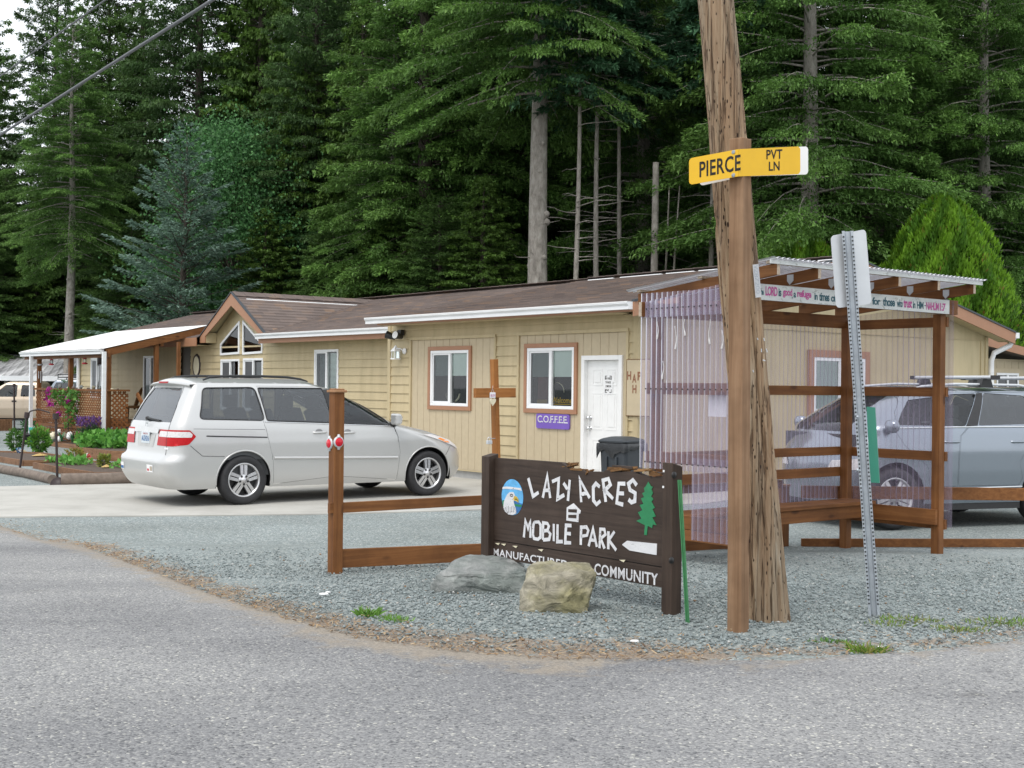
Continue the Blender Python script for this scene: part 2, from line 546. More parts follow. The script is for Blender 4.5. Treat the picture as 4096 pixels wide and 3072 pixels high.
# ground
def gravel_mat():
    m, N, L, p = nt('blue_grey_gravel')
    co = coords(N, L)
    v = N.new('ShaderNodeTexVoronoi'); v.inputs['Scale'].default_value = 62; L.new(co, v.inputs['Vector'])
    v2 = N.new('ShaderNodeTexVoronoi'); v2.inputs['Scale'].default_value = 95; L.new(co, v2.inputs['Vector'])
    sep = N.new('ShaderNodeSeparateColor'); L.new(v.outputs['Color'], sep.inputs[0])
    r = ramp(N, [(0, (.17, .198, .20)), (.3, (.235, .27, .272)), (.6, (.29, .328, .328)), (.9, (.35, .385, .378)), (1, (.55, .55, .52))])
    L.new(sep.outputs[0], r.inputs[0])
    sep2 = N.new('ShaderNodeSeparateColor'); L.new(v2.outputs['Color'], sep2.inputs[0])
    r2 = ramp(N, [(0, (.6, .6, .62)), (1, (1.15, 1.15, 1.12))]); L.new(sep2.outputs[0], r2.inputs[0])
    c = mixc(N, L, .8, r.outputs[0], r2.outputs[0], 'MULTIPLY')
    big = noise_n(N, L, co, .55, 5, .6)
    r3 = ramp(N, [(.3, (.80, .80, .78)), (.7, (1.08, 1.08, 1.08))]); L.new(big, r3.inputs[0])
    c = mixc(N, L, 1, c, r3.outputs[0], 'MULTIPLY')
    # brown litter in patches along the tarmac edge (attribute 'litter' on the mesh)
    at = N.new('ShaderNodeAttribute'); at.attribute_name = 'litter'
    n2 = noise_n(N, L, co, 5.5, 8, .75)
    ad = N.new('ShaderNodeMath'); ad.operation = 'MULTIPLY_ADD'
    L.new(at.outputs['Fac'], ad.inputs[0]); ad.inputs[1].default_value = 1.0; L.new(n2, ad.inputs[2])
    r4 = ramp(N, [(.86, (0, 0, 0)), (1.0, (1, 1, 1))]); L.new(ad.outputs[0], r4.inputs[0])
    n3 = noise_n(N, L, co, 60, 4, .8)
    r5 = ramp(N, [(.3, (.10, .07, .05)), (.5, (.25, .17, .11)), (.72, (.42, .27, .15))]); L.new(n3, r5.inputs[0])
    mf = N.new('ShaderNodeMath'); mf.operation = 'MULTIPLY'; mf.inputs[1].default_value = .62
    L.new(r4.outputs[0], mf.inputs[0])
    c = mixc(N, L, mf.outputs[0], c, r5.outputs[0])
    L.new(c, p.inputs['Base Color'])
    p.inputs['Roughness'].default_value = .9; p.inputs['Specular IOR Level'].default_value = .25
    bump(N, L, p, v.outputs['Distance'], .8, -.010)
    return m
MAT['gravel'] = gravel_mat()

def asphalt_mat():
    m, N, L, p = nt('worn_asphalt')
    co = coords(N, L)
    v = N.new('ShaderNodeTexVoronoi'); v.inputs['Scale'].default_value = 95; L.new(co, v.inputs['Vector'])
    sep = N.new('ShaderNodeSeparateColor'); L.new(v.outputs['Color'], sep.inputs[0])
    r = ramp(N, [(0, (.10, .102, .106)), (.15, (.20, .202, .205)), (.55, (.255, .256, .255)), (.9, (.315, .315, .31)), (.97, (.40, .395, .37)), (1, (.58, .57, .50))])
    L.new(sep.outputs[0], r.inputs[0])
    f = noise_n(N, L, co, 130, 3, .7)
    r2 = ramp(N, [(.3, (.72, .72, .73)), (.7, (1.15, 1.15, 1.15))]); L.new(f, r2.inputs[0])
    c = mixc(N, L, 1, r.outputs[0], r2.outputs[0], 'MULTIPLY')
    big = noise_n(N, L, coords(N, L, (.5, 1, 1), (0, 0, .25)), .7, 4, .55)
    r3 = ramp(N, [(.32, (.80, .80, .81)), (.5, (1, 1, 1)), (.68, (1.12, 1.115, 1.10))]); L.new(big, r3.inputs[0])
    c = mixc(N, L, 1, c, r3.outputs[0], 'MULTIPLY')
    wp = noise_n(N, L, coords(N, L, (.16, .42, 1), (0, 0, -.30)), 1.0, 3, .5, .4)      # wheel paths and patches
    r7 = ramp(N, [(.36, (.78, .785, .80)), (.5, (1, 1, 1)), (.7, (1.06, 1.06, 1.05))]); L.new(wp, r7.inputs[0])
    c = mixc(N, L, 1, c, r7.outputs[0], 'MULTIPLY')
    ol = noise_n(N, L, co, 2.6, 3, .5)                      # old oil spots
    r4 = ramp(N, [(.70, (1, 1, 1)), (.80, (.72, .71, .70))]); L.new(ol, r4.inputs[0])
    c = mixc(N, L, 1, c, r4.outputs[0], 'MULTIPLY')
    at = N.new('ShaderNodeAttribute'); at.attribute_name = 'edge'
    n2 = noise_n(N, L, co, 4.5, 8, .75)
    ad = N.new('ShaderNodeMath'); ad.operation = 'ADD'; L.new(at.outputs['Fac'], ad.inputs[0]); L.new(n2, ad.inputs[1])
    r5 = ramp(N, [(.80, (0, 0, 0)), (1.0, (.85, .85, .85))]); L.new(ad.outputs[0], r5.inputs[0])
    n3 = noise_n(N, L, co, 70, 4, .8)
    r6 = ramp(N, [(.3, (.15, .125, .10)), (.5, (.27, .235, .19)), (.72, (.40, .35, .28))]); L.new(n3, r6.inputs[0])
    c = mixc(N, L, r5.outputs[0], c, r6.outputs[0])
    L.new(c, p.inputs['Base Color'])
    p.inputs['Roughness'].default_value = .88; p.inputs['Specular IOR Level'].default_value = .25
    bump(N, L, p, v.outputs['Distance'], .6, -.005)
    return m
MAT['asphalt'] = asphalt_mat()

def concrete_mat():
    m, N, L, p = nt('pale_concrete')
    co = coords(N, L)
    f = noise_n(N, L, co, 1.1, 6, .65)
    r = ramp(N, [(.28, (.34, .33, .30)), (.5, (.43, .42, .385)), (.72, (.49, .48, .445))]); L.new(f, r.inputs[0])
    g = noise_n(N, L, co, 160, 2)
    r2 = ramp(N, [(.3, (.9, .9, .9)), (.7, (1.06, 1.06, 1.06))]); L.new(g, r2.inputs[0])
    L.new(mixc(N, L, 1, r.outputs[0], r2.outputs[0], 'MULTIPLY'), p.inputs['Base Color'])
    p.inputs['Roughness'].default_value = .85
    bump(N, L, p, g, .2, .004)
    return m
MAT['concrete'] = concrete_mat()

def rock_mat(name, lo, hi, moss):
    m, N, L, p = nt(name)
    co = coords(N, L)
    f = noise_n(N, L, co, 9, 8, .7, .6)
    g = noise_n(N, L, co, 3, 4, .6)
    r = ramp(N, [(.3, lo), (.5, tuple((a + b) / 2 for a, b in zip(lo, hi))), (.66, hi), (.76, tuple(min(1, c * 1.35) for c in hi))])
    L.new(f, r.inputs[0])
    r2 = ramp(N, [(.42, (1, 1, 1)), (.62, moss)]); L.new(g, r2.inputs[0])
    L.new(mixc(N, L, .8, r.outputs[0], r2.outputs[0], 'MULTIPLY'), p.inputs['Base Color'])
    p.inputs['Roughness'].default_value = .9
    bump(N, L, p, f, .9, .03)
    return m
MAT['rock_grey'] = rock_mat('grey_rock', (.12, .135, .13), (.34, .345, .335), (.74, .82, .78))
MAT['rock_tan'] = rock_mat('tan_lichen_rock', (.14, .13, .095), (.42, .385, .30), (.70, .70, .42))

def pole_mat():
    m, N, L, p = nt('weathered_pole')
    co = coords(N, L, (26, 26, .9))
    f = noise_n(N, L, co, 1, 7, .7, .5)
    r = ramp(N, [(.3, (.06, .035, .018)), (.42, (.24, .165, .105)), (.58, (.35, .275, .195)), (.74, (.47, .42, .35))]); L.new(f, r.inputs[0])
    # gaff holes and splits
    v = N.new('ShaderNodeTexVoronoi'); v.inputs['Scale'].default_value = 1
    L.new(coords(N, L, (42, 42, 15)), v.inputs['Vector'])
    n2 = noise_n(N, L, coords(N, L, (9, 9, 3)), 1, 4)
    mm = N.new('ShaderNodeMath'); mm.operation = 'MULTIPLY_ADD'; mm.inputs[1].default_value = .55
    L.new(n2, mm.inputs[0]); L.new(v.outputs['Distance'], mm.inputs[2])
    r2 = ramp(N, [(.39, (.10, .06, .035)), (.46, (1, 1, 1))]); L.new(mm.outputs[0], r2.inputs[0])
    nk = noise_n(N, L, coords(N, L, (17, 17, .30)), 1, 4, .55, .3)          # long drying splits
    rk = ramp(N, [(.462, (1, 1, 1)), (.478, (.30, .22, .16)), (.484, (.30, .22, .16)), (.50, (1, 1, 1))]); L.new(nk, rk.inputs[0])
    # greyer to one side, browner on the other
    n3 = noise_n(N, L, coords(N, L, (3.5, 3.5, .3)), 1, 3)
    r3 = ramp(N, [(.35, (1.15, .98, .8)), (.65, (.86, .86, .84))]); L.new(n3, r3.inputs[0])
    c = mixc(N, L, 1, mixc(N, L, 1, r.outputs[0], r2.outputs[0], 'MULTIPLY'), r3.outputs[0], 'MULTIPLY')
    L.new(c, p.inputs['Base Color'])
    p.inputs['Roughness'].default_value = .9
    c = mixc(N, L, .9, c, rk.outputs[0], 'MULTIPLY'); L.new(c, p.inputs['Base Color'])
    h = mixc(N, L, 1, mixc(N, L, 1, f, r2.outputs[0], 'MULTIPLY'), rk.outputs[0], 'MULTIPLY')
    bump(N, L, p, h, 1.0, .02)
    return m
MAT['pole'] = pole_mat()

def bark_mat(name, a, b, c3):
    m, N, L, p = nt(name)
    f = noise_n(N, L, coords(N, L, (1, 1, .45)), 7, 8, .7, .4)
    r = ramp(N, [(.3, a), (.55, b), (.75, c3)]); L.new(f, r.inputs[0])
    L.new(r.outputs[0], p.inputs['Base Color'])
    p.inputs['Roughness'].default_value = .95
    bump(N, L, p, f, .8, .05)
    return m
MAT['bark_grey'] = bark_mat('grey_bark', (.15, .135, .115), (.32, .295, .26), (.46, .435, .39))
MAT['bark_dark'] = bark_mat('dark_bark', (.035, .028, .022), (.08, .065, .052), (.14, .12, .10))

def leaf_mat(name, trans=.3, rough=.6):
    m = bpy.data.materials.new(name); m.use_nodes = True
    N, L = m.node_tree.nodes, m.node_tree.links
    p = N['Principled BSDF']; out = N['Material Output']
    at = N.new('ShaderNodeAttribute'); at.attribute_name = 'tint'
    L.new(at.outputs['Color'], p.inputs['Base Color'])
    p.inputs['Roughness'].default_value = rough
    p.inputs['Specular IOR Level'].default_value = .3
    tl = N.new('ShaderNodeBsdfTranslucent'); L.new(at.outputs['Color'], tl.inputs[0])
    mx = N.new('ShaderNodeMixShader'); mx.inputs[0].default_value = trans
    L.new(p.outputs[0], mx.inputs[1]); L.new(tl.outputs[0], mx.inputs[2])
    L.new(mx.outputs[0], out.inputs[0])
    return m
MAT['leaf'] = leaf_mat('foliage')
MAT['grass'] = leaf_mat('grass_blades', .35)

def metal_roof():
    m, N, L, p = nt('streaked_metal_roof')
    co = coords(N, L, (2.0, .12, .12))
    f = noise_n(N, L, co, 1.6, 5, .6)
    r = ramp(N, [(.35, (.24, .24, .25)), (.52, (.50, .50, .51)), (.6, (.66, .66, .67))]); L.new(f, r.inputs[0])
    L.new(r.outputs[0], p.inputs['Base Color']); p.inputs['Roughness'].default_value = .5
    return m
MAT['metal_roof'] = metal_roof()
# ---------------------------------------------------------------- ground, road, driveway
# edge of the tarmac, read off the photograph and laid on the ground
EDGE_PX = [(-900, 2020), (-400, 2055), (0, 2105), (350, 2190), (700, 2320), (1000, 2430), (1400, 2545), (1800, 2600), (2200, 2632), (2700, 2640), (3200, 2632), (3700, 2600), (4096, 2560), (4700, 2500), (5600, 2430)]
EDGE = [gpt(u, v) for u, v in EDGE_PX]
EX = np.array([p.x for p in EDGE]); EY = np.array([p.y for p in EDGE])
def edge_y(x):
    return float(np.interp(x, EX, EY))

def ground_sheet():
    xs = np.concatenate([[-600, -300, -150, -80, -50, -35, -28], np.arange(-24, 24.01, .4), [28, 35, 50, 80, 150, 300, 600]])
    ys = np.concatenate([[-300, -120, -50, -25, -12, -6, -2, 1, 3], np.arange(4, 15, .2), np.arange(15, 50, .8), [52, 56, 62, 70, 80, 100, 140, 200, 300, 600]])
    nx, ny = len(xs), len(ys)
    vs, lit = [], []
    for y in ys:
        for x in xs:
            z = zg(x, y) - .002
            if 4 < y < 16: z += .012 * noise.noise(Vector((x * 1.3, y * 1.3, 0)))
            vs.append((x, y, z))
            d = y - edge_y(x)
            l = max(0.0, 1 - abs(d - .18) / (.85 if x < .8 else .5))
            if x < -4.5: l *= max(0, 1 - (-4.5 - x) / 2.0)
            if d > 0: l = max(l, .30 * max(0, 1 - d / 1.6))
            lit.append(l * (.72 if x < .8 else .52))
    fs = [(j * nx + i, j * nx + i + 1, (j + 1) * nx + i + 1, (j + 1) * nx + i) for j in range(ny - 1) for i in range(nx - 1)]
    me = bpy.data.meshes.new('ground'); me.from_pydata(vs, [], fs)
    a = me.attributes.new('litter', 'FLOAT', 'POINT'); a.data.foreach_set('value', lit)
    me.polygons.foreach_set('use_smooth', [True] * len(fs))
    me.materials.append(MAT['gravel'])
    o = bpy.data.objects.new('ground', me); scene.collection.objects.link(o)
    tag(o, kind='structure')
ground_sheet()

def road_sheet():
    mb = MB(); mb.smooth = True
    RK = (0.0, .06, .15, .3, .5, .75, 1.1, 2.0, 3.5, 6, 12, 24)
    xs = list(np.arange(-16, 16.001, .05))
    rows = []
    for x in xs:
        e = edge_y(x) + .10 * noise.noise(Vector((x * 1.1, 3.3, 0))) + .05 * noise.noise(Vector((x * 5, 1.3, 0))) + .03 * noise.noise(Vector((x * 16, 7.3, 0)))
        col = []
        for k in RK:
            y = e - k
            col.append((x, y, zg(x, y) + (.013 if k > .05 else -.012)))
        rows.append(col)
    n = len(rows[0])
    pts = [p for r in rows for p in r]
    fs = [(i * n + j, i * n + j + 1, (i + 1) * n + j + 1, (i + 1) * n + j) for i in range(len(rows) - 1) for j in range(n - 1)]
    mb.add(pts, fs, True)
    o = tag(mb.build('road', MAT['asphalt']), kind='structure')
    a = o.data.attributes.new('edge', 'FLOAT', 'POINT')
    a.data.foreach_set('value', [max(0.0, 1 - k / (1.05 if -5 < x < 2 else .8)) ** 1.2 * (.62 if x < .5 else .40) for x in xs for k in RK])
road_sheet()

def driveway():
    P = [gpt(u, v) for u, v in ((-700, 2078), (0, 2070), (600, 2066), (1200, 2060), (1560, 2052), (1940, 2040))]
    d = (P[5] - P[3]).normalized()
    P.append(P[5] + d * 3.4)
    Q = [gpt(u, v) for u, v in ((-700, 1966), (0, 1948), (215, 1943), (420, 1938))]
    mb = MB()
    poly2 = [(p.x, p.y) for p in P]
    # back edge: along the log edging, then to the house wall
    back = [(5.3, 22.2), (2.0, 22.9), (-.4, 24.4), (-3.6, 26.2), (-8.6, 26.8), (Q[3].x, Q[3].y), (Q[2].x, Q[2].y), (Q[1].x, Q[1].y), (Q[0].x, Q[0].y)]
    poly2 += back
    mb.prism(poly2, lambda a, b, d_: (a, b, d_), -.05, .012)
    tag(mb.build('driveway', MAT['concrete']), kind='structure')
    # expansion joints: shallow dark grooves
    return poly2
DRIVE = driveway()

def numpy_mesh(name, V, F, mat, tint=None, smooth=False, parent=None):
    """V (n,3), F (m,k) with k corners each; tint (n,3) colour per vertex"""
    V = np.asarray(V, np.float32); F = np.asarray(F, np.int32)
    me = bpy.data.meshes.new(name)
    me.vertices.add(len(V)); me.vertices.foreach_set('co', V.ravel())
    k = F.shape[1]
    me.loops.add(F.size); me.loops.foreach_set('vertex_index', F.ravel())
    me.polygons.add(len(F))
    me.polygons.foreach_set('loop_start', np.arange(0, F.size, k, dtype=np.int32))
    me.polygons.foreach_set('loop_total', np.full(len(F), k, np.int32))
    if smooth: me.polygons.foreach_set('use_smooth', np.ones(len(F), bool))
    if tint is not None:
        a = me.color_attributes.new('tint', 'FLOAT_COLOR', 'POINT')
        c = np.ones((len(V), 4), np.float32); c[:, :3] = tint
        a.data.foreach_set('color', c.ravel())
    me.materials.append(mat)
    me.update(calc_edges=True); me.validate()
    o = bpy.data.objects.new(name, me); scene.collection.objects.link(o)
    if parent is not None: o.parent = parent
    return o

def stone_scatter():
    """loose stones lying on the gravel near the camera, and a few on the tarmac"""
    g = np.random.default_rng(3)
    base = np.array([(1, 0, 0), (-1, 0, 0), (0, 1, 0), (0, -1, 0), (0, 0, 1), (0, 0, -1)], float)
    tri = np.array([(0, 2, 4), (2, 1, 4), (1, 3, 4), (3, 0, 4), (2, 0, 5), (1, 2, 5), (3, 1, 5), (0, 3, 5)])
    pts = []
    while len(pts) < 24000:
        x = g.uniform(-6.5, 6.5); y = g.uniform(6.9, 13.5)
        if abs(x) > y * .42: continue
        d = y - edge_y(x)
        if d < 0 and g.random() > .35 * math.exp(d / .22) + .004: continue
        if d < .5 and g.random() > .45 + d: continue
        if y > 9.2 and g.random() > max(0, 1 - (y - 9.2) / 3.6) ** 1.3: continue
        pts.append((x, y, zg(x, y)))
    P = np.array(pts); n = len(P)
    size = g.gamma(4, .0016, n) + .003
    size = np.minimum(size, .017)
    B = base[None] * g.uniform(.55, 1.25, (n, 6, 1)) * size[:, None, None]
    B[:, :, 2] *= .62
    a = g.uniform(0, 6.28, n); c, s = np.cos(a), np.sin(a)
    X = B[:, :, 0] * c[:, None] - B[:, :, 1] * s[:, None]; Y = B[:, :, 0] * s[:, None] + B[:, :, 1] * c[:, None]
    V = np.stack([X + P[:, 0:1], Y + P[:, 1:2], B[:, :, 2] + P[:, 2:3] + size[:, None] * .25 + .002], -1)
    V += g.normal(0, .0012, V.shape)
    t = g.uniform(.25, .46, n)[:, None] * np.array([[.88, 1.0, 1.0]])
    br = g.random(n) < .012; t[br] = g.uniform(.5, .9, br.sum())[:, None] * np.array([[.5, .33, .2]])
    wh = g.random(n) < .02; t[wh] = np.array([.6, .6, .58])
    T = np.repeat(t, 6, 0)
    F = (tri[None] + (np.arange(n) * 6)[:, None, None]).reshape(-1, 3)
    o = numpy_mesh('loose_stones', V.reshape(-1, 3), F, MAT['leaf'], T)
    tag(o, 'loose blue grey stones lying over the gravel and along the road edge', 'gravel', kind='stuff')
stone_scatter()
# ---------------------------------------------------------------- the long tan house
HA = math.atan2(-.779, .627)
HF = frame((-.52, 23.0, 0), HA)          # x: along the front wall towards the camera side, y: into the house
house = thing('house', 'long single storey tan house with lapped siding and brown shingle roof', 'house', HF)
TM = .84                                  # main wall stands back from the wing wall (t = 0)
LAP = .173
S_WL, S_R, S_L = on_y(HF, 1567, 1450, 0)[0], 3.95, -22.0
BASE = .14
RIDGE_T, RIDGE_Z = 4.93, 4.03
BACK_T = 9.85

def siding(mb, s0, s1, z0, z1, t, holes, lap=LAP):
    z = z0
    k = 0
    while z < z1 - 1e-4:
        zt = min(z + lap, z1)
        cuts = sorted({z, zt} | {h[i] for h in holes for i in (2, 3) if z < h[i] < zt})
        for a, b in zip(cuts[:-1], cuts[1:]):
            xs = [s0, s1]
            seg = [(s0, s1)]
            for h in holes:
                if h[2] < b - 1e-5 and h[3] > a + 1e-5:
                    new = []
                    for p, q in seg:
                        if h[1] <= p or h[0] >= q: new.append((p, q)); continue
                        if h[0] > p: new.append((p, h[0]))
                        if h[1] < q: new.append((h[1], q))
                    seg = new
            fa = (a - z) / lap; fb = (b - z) / lap
            ya = t - .026 + .021 * fa; yb = t - .026 + .021 * fb
            for p, q in seg:
                mb.face([(p, ya, a), (q, ya, a), (q, yb, b), (p, yb, b)])
                if a == z: mb.face([(p, t, a), (q, t, a), (q, ya, a), (p, ya, a)])
        z = zt

def reveal(mb, h, t, depth):
    """the four faces lining an opening"""
    x0, x1, z0, z1 = h
    y0, y1 = t - .02, t + depth
    mb.face([(x0, y0, z0), (x0, y1, z0), (x0, y1, z1), (x0, y0, z1)])
    mb.face([(x1, y1, z0), (x1, y0, z0), (x1, y0, z1), (x1, y1, z1)])
    mb.face([(x0, y0, z1), (x0, y1, z1), (x1, y1, z1), (x1, y0, z1)])
    mb.face([(x0, y1, z0), (x0, y0, z0), (x1, y0, z0), (x1, y1, z0)])

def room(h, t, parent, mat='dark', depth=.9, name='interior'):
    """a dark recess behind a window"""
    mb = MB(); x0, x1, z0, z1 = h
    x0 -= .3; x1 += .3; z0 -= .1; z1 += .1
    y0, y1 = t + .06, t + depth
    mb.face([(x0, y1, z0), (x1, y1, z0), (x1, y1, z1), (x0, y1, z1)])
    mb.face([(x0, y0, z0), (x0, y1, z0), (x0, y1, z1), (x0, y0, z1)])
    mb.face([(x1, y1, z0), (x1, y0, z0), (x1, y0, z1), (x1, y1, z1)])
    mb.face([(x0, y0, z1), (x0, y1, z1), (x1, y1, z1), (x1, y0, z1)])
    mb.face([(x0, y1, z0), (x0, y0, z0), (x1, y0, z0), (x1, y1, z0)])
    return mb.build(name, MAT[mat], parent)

def slider(h, t, trim=0.0, blind=0.0, glassm='glass', mull=True, screen=True, label=None):
    """white vinyl sliding window: frame > trim, panes, screen, blind, interior"""
    x0, x1, z0, z1 = h
    f = .055
    mb = MB()
    y0, y1 = t - .035, t + .05
    mb.box(x0, x1, y0, y1, z0, z0 + f); mb.box(x0, x1, y0, y1, z1 - f, z1)
    mb.box(x0, x0 + f, y0, y1, z0 + f, z1 - f); mb.box(x1 - f, x1, y0, y1, z0 + f, z1 - f)
    xm = (x0 + x1) / 2
    if mull:
        mb.box(xm - .035, xm + .035, y0 + .006, y1, z0 + f, z1 - f)
        g = .03
        a, b = x0 + f, xm - .035
        yb0, yb1 = y0 + .016, y1 - .02
        mb.box(a, b, yb0, yb1, z0 + f, z0 + f + g); mb.box(a, b, yb0, yb1, z1 - f - g, z1 - f)
        mb.box(a, a + g, yb0, yb1, z0 + f + g, z1 - f - g)
    win = mb.build('window', MAT['vinyl'], house, bev=.004)
    if label: win['label'] = label
    if trim:
        tb = MB(); w = trim
        ya, yb = t - .045, t - .003
        tb.box(x0 - w, x1 + w, ya, yb, z1 + .002, z1 + w); tb.box(x0 - w, x1 + w, ya, yb, z0 - w, z0 - .002)
        tb.box(x0 - w, x0 - .002, ya, yb, z0 - .002, z1 + .002); tb.box(x1 + .002, x1 + w, ya, yb, z0 - .002, z1 + .002)
        tb.build('window_trim', MAT['trim'], win, bev=.004)
    gb = MB(); yg = t + .012
    gb.face([(x0 + f, yg, z0 + f), (x1 - f, yg, z0 + f), (x1 - f, yg, z1 - f), (x0 + f, yg, z1 - f)])
    gb.build('pane', MAT[glassm], win)
    if screen and mull:
        sb = MB(); ys = t - .008
        sb.face([(x0 + f + .03, ys, z0 + f + .03), (xm - .035, ys, z0 + f + .03), (xm - .035, ys, z1 - f - .03), (x0 + f + .03, ys, z1 - f - .03)])
        sb.build('insect_screen', MAT['screen'], win)
    if blind:
        bb = MB(); zb = z1 - f - (z1 - z0 - 2 * f) * blind
        bb.box(x0 + f, x1 - f, t + .03, t + .036, zb, z1 - f)
        bb.box(x0 + f, x1 - f, t + .027, t + .04, zb - .03, zb)
        bb.build('blind', MAT['blind'], win)
    room(h, t, win)
    return win

def hole_px(u0, v0, u1, v1, t, um=None):
    a = on_y(HF, u0, v0, t); b = on_y(HF, u1, v1, t)
    return [a[0], b[0], min(a[1], b[1]), max(a[1], b[1])]

# --- openings of the wing wall (t = 0); heights from the mid height of the slanting edges
def win_px(ul, ur, vt, vb, t):
    um = (ul + ur) / 2
    return [on_y(HF, ul, (vt + vb) / 2, t)[0], on_y(HF, ur, (vt + vb) / 2, t)[0], on_y(HF, um, vb, t)[1], on_y(HF, um, vt, t)[1]]
W1 = win_px(1726.5, 1879.5, 1401.5, 1624, 0)
W2 = win_px(2113, 2301.6, 1390.7, 1636, 0)
DO = win_px(2331, 2493.5, 1421.5, 1940, 0); DO[2] = .16
P1 = win_px(1648, 1979, 1356, 1900, 0); P1[2] = BASE + .02
P2 = win_px(2080, 2508, 1335, 1900, 0); P2[2] = BASE + .02
Z_WS = 2.84                                # soffit line of the wing
# --- openings of the main wall (t = TM)
W3 = win_px(1261, 1357, 1398, 1560, TM); W3[2] = 1.12
G1 = win_px(885.5, 961, 1437, 1560, TM); G1[2] = 1.0
G2 = win_px(975.5, 1055, 1433, 1560, TM); G2[2] = 1.0
DP = win_px(576, 634, 1424, 1600, TM); DP[2] = .75
W4 = win_px(366, 412, 1432, 1600, TM); W4[2] = 1.15
DK = win_px(726, 764, 1389, 1600, TM); DK[2] = .70

mb = MB()
siding(mb, S_WL, S_R, BASE, Z_WS, 0, [P1, P2])
for h in (P1, P2): pass
mb.box(S_R - .09, S_R + .02, -.03, .0, BASE, Z_WS); mb.box(S_R + .001, S_R + .022, .0005, .1, BASE, Z_WS)
mb.box(S_WL - .10, S_WL, -.036, .3, BASE, Z_WS)
front = mb.build('siding_wall', MAT['siding'], house)

def t111(h, t, holes, parent, y=-.012):
    """vertical grooved panelling inside a moulded border"""
    x0, x1, z0, z1 = h
    mb = MB(); w = .203; x = x0
    while x < x1 - .01:
        xe = min(x + w, x1)
        cuts = sorted({z0, z1} | {hh[i] for hh in holes for i in (2, 3) if z0 < hh[i] < z1})
        for a, b in zip(cuts[:-1], cuts[1:]):
            seg = [(x + .004, xe - .004)]
            for hh in holes:
                if hh[2] < b - 1e-5 and hh[3] > a + 1e-5:
                    new = []
                    for p, q in seg:
                        if hh[1] <= p or hh[0] >= q: new.append((p, q)); continue
                        if hh[0] > p: new.append((p, hh[0]))
                        if hh[1] < q: new.append((hh[1], q))
                    seg = new
            for p, q in seg: mb.box(p, q, t + y, t + y + .03, a, b)
        x = xe
    o = mb.build('panelling', MAT['panel'], parent)
    bk = MB()
    segs = [(x0, x1)]
    cx = sorted({x0, x1} | {hh[i] for hh in holes for i in (0, 1)})
    for p, q in zip(cx[:-1], cx[1:]):
        zz = [(z0, z1)]
        for hh in holes:
            if hh[0] < q - 1e-4 and hh[1] > p + 1e-4: zz = [(z0, max(z0, hh[2])), (hh[3], z1)]
        for a, b in zz:
            if b > a + .01: bk.face([(p, t + y + .012, a), (q, t + y + .012, a), (q, t + y + .012, b), (p, t + y + .012, b)])
    bk.build('groove_backing', MAT['panel'], o)
    fr = MB(); c = .055
    fr.box(x0 - c, x1 + c, t - .05, t - .004, z1 + .002, z1 + c)
    fr.box(x0 - c, x0 - .002, t - .04, t - .004, z0, z1); fr.box(x1 + .002, x1 + c, t - .04, t - .004, z0, z1)
    fr.build('panel_border', MAT['siding'], o)
    return o
t111(P1, 0, [W1], house)
t111(P2, 0, [W2, DO], house)
w1 = slider(W1, 0, .075, .42)
w2 = slider(W2, 0, .075, .44)
# things seen through the right-hand window
x0, x1, z0, z1 = W2
mb = MB(); mb.box(x0 + .22, x0 + .48, .03, .036, z0 + .16, z0 + .56); mb.build('poster', MAT['poster'], w2)
mb = MB(); mb.box(x0 + .21, x0 + .47, .026, .032, z0 + .08, z0 + .155); mb.build('yellow_notice', MAT['yellow'], w2)
mb = MB(); put_text(mb, 'COFFEE', lambda a, b: (a, .024, b), x0 + .24, z0 + .47, x0 + .46, z0 + .50)
mb = MB()
for k in range(7):
    a = k / 6 * math.pi
    mb.tube([(x0 + .62 + .2 * math.cos(a + j * .3) * .9, .12, z0 + .28 + .16 * math.sin(a + j * .3)) for j in range(8)], .008, 5)
mb.build('hanging_loops', MAT['cream'], w2)
mb = MB(); put_text(mb, 'Welcome', lambda a, b: (a, .022, b), x0 + .60, z0 + .10, x1 - .10, z0 + .20, .02); mb.box(x0 + .62, x1 - .12, .022, .026, z0 + .075, z0 + .088)
mb.build('window_lettering', MAT['yellow'], w2)
x0, x1, z0, z1 = W1
mb = MB(); mb.tube([(x0 + .55 + .22 * math.cos(a), .1, z0 + .26 + .18 * math.sin(a)) for a in np.linspace(3.3, 6.1, 14)], .02, 6); mb.build('chair_back', MAT['cream'], w1)
# door
x0, x1, z0, z1 = DO
mb = MB(); c = .075
mb.box(x0, x0 + c, -.05, .09, z0, z1); mb.box(x1 - c, x1, -.05, .09, z0, z1); mb.box(x0 + c, x1 - c, -.05, .09, z1 - c, z1)
mb.box(x0 + c, x1 - c, -.05, .12, z0, z0 + .03)
door = mb.build('door', MAT['white'], house, bev=.004); door['label'] = 'white six panel front door'
mb = MB(); dx0, dx1 = x0 + c + .003, x1 - c - .003; dz0, dz1 = z0 + .035, z1 - c - .004
mb.box(dx0, dx1, .035, .075, dz0, dz1)
dw = dx1 - dx0
for (a, b) in ((.14, .44), (.56, .86)):
    for (p, q) in ((.06, .34), (.42, .73), (.79, .93)):
        xa, xb = dx0 + dw * a, dx0 + dw * b; za, zb = dz0 + (dz1 - dz0) * p, dz0 + (dz1 - dz0) * q
        e = .022
        mb.box(xa, xb, .029, .036, za, za + e); mb.box(xa, xb, .029, .036, zb - e, zb)
        mb.box(xa, xa + e, .029, .036, za + e, zb - e); mb.box(xb - e, xb, .029, .036, za + e, zb - e)
        mb.box(xa + .05, xb - .05, .027, .036, za + .05, zb - .05)
mb.build('door_leaf', MAT['white'], door)
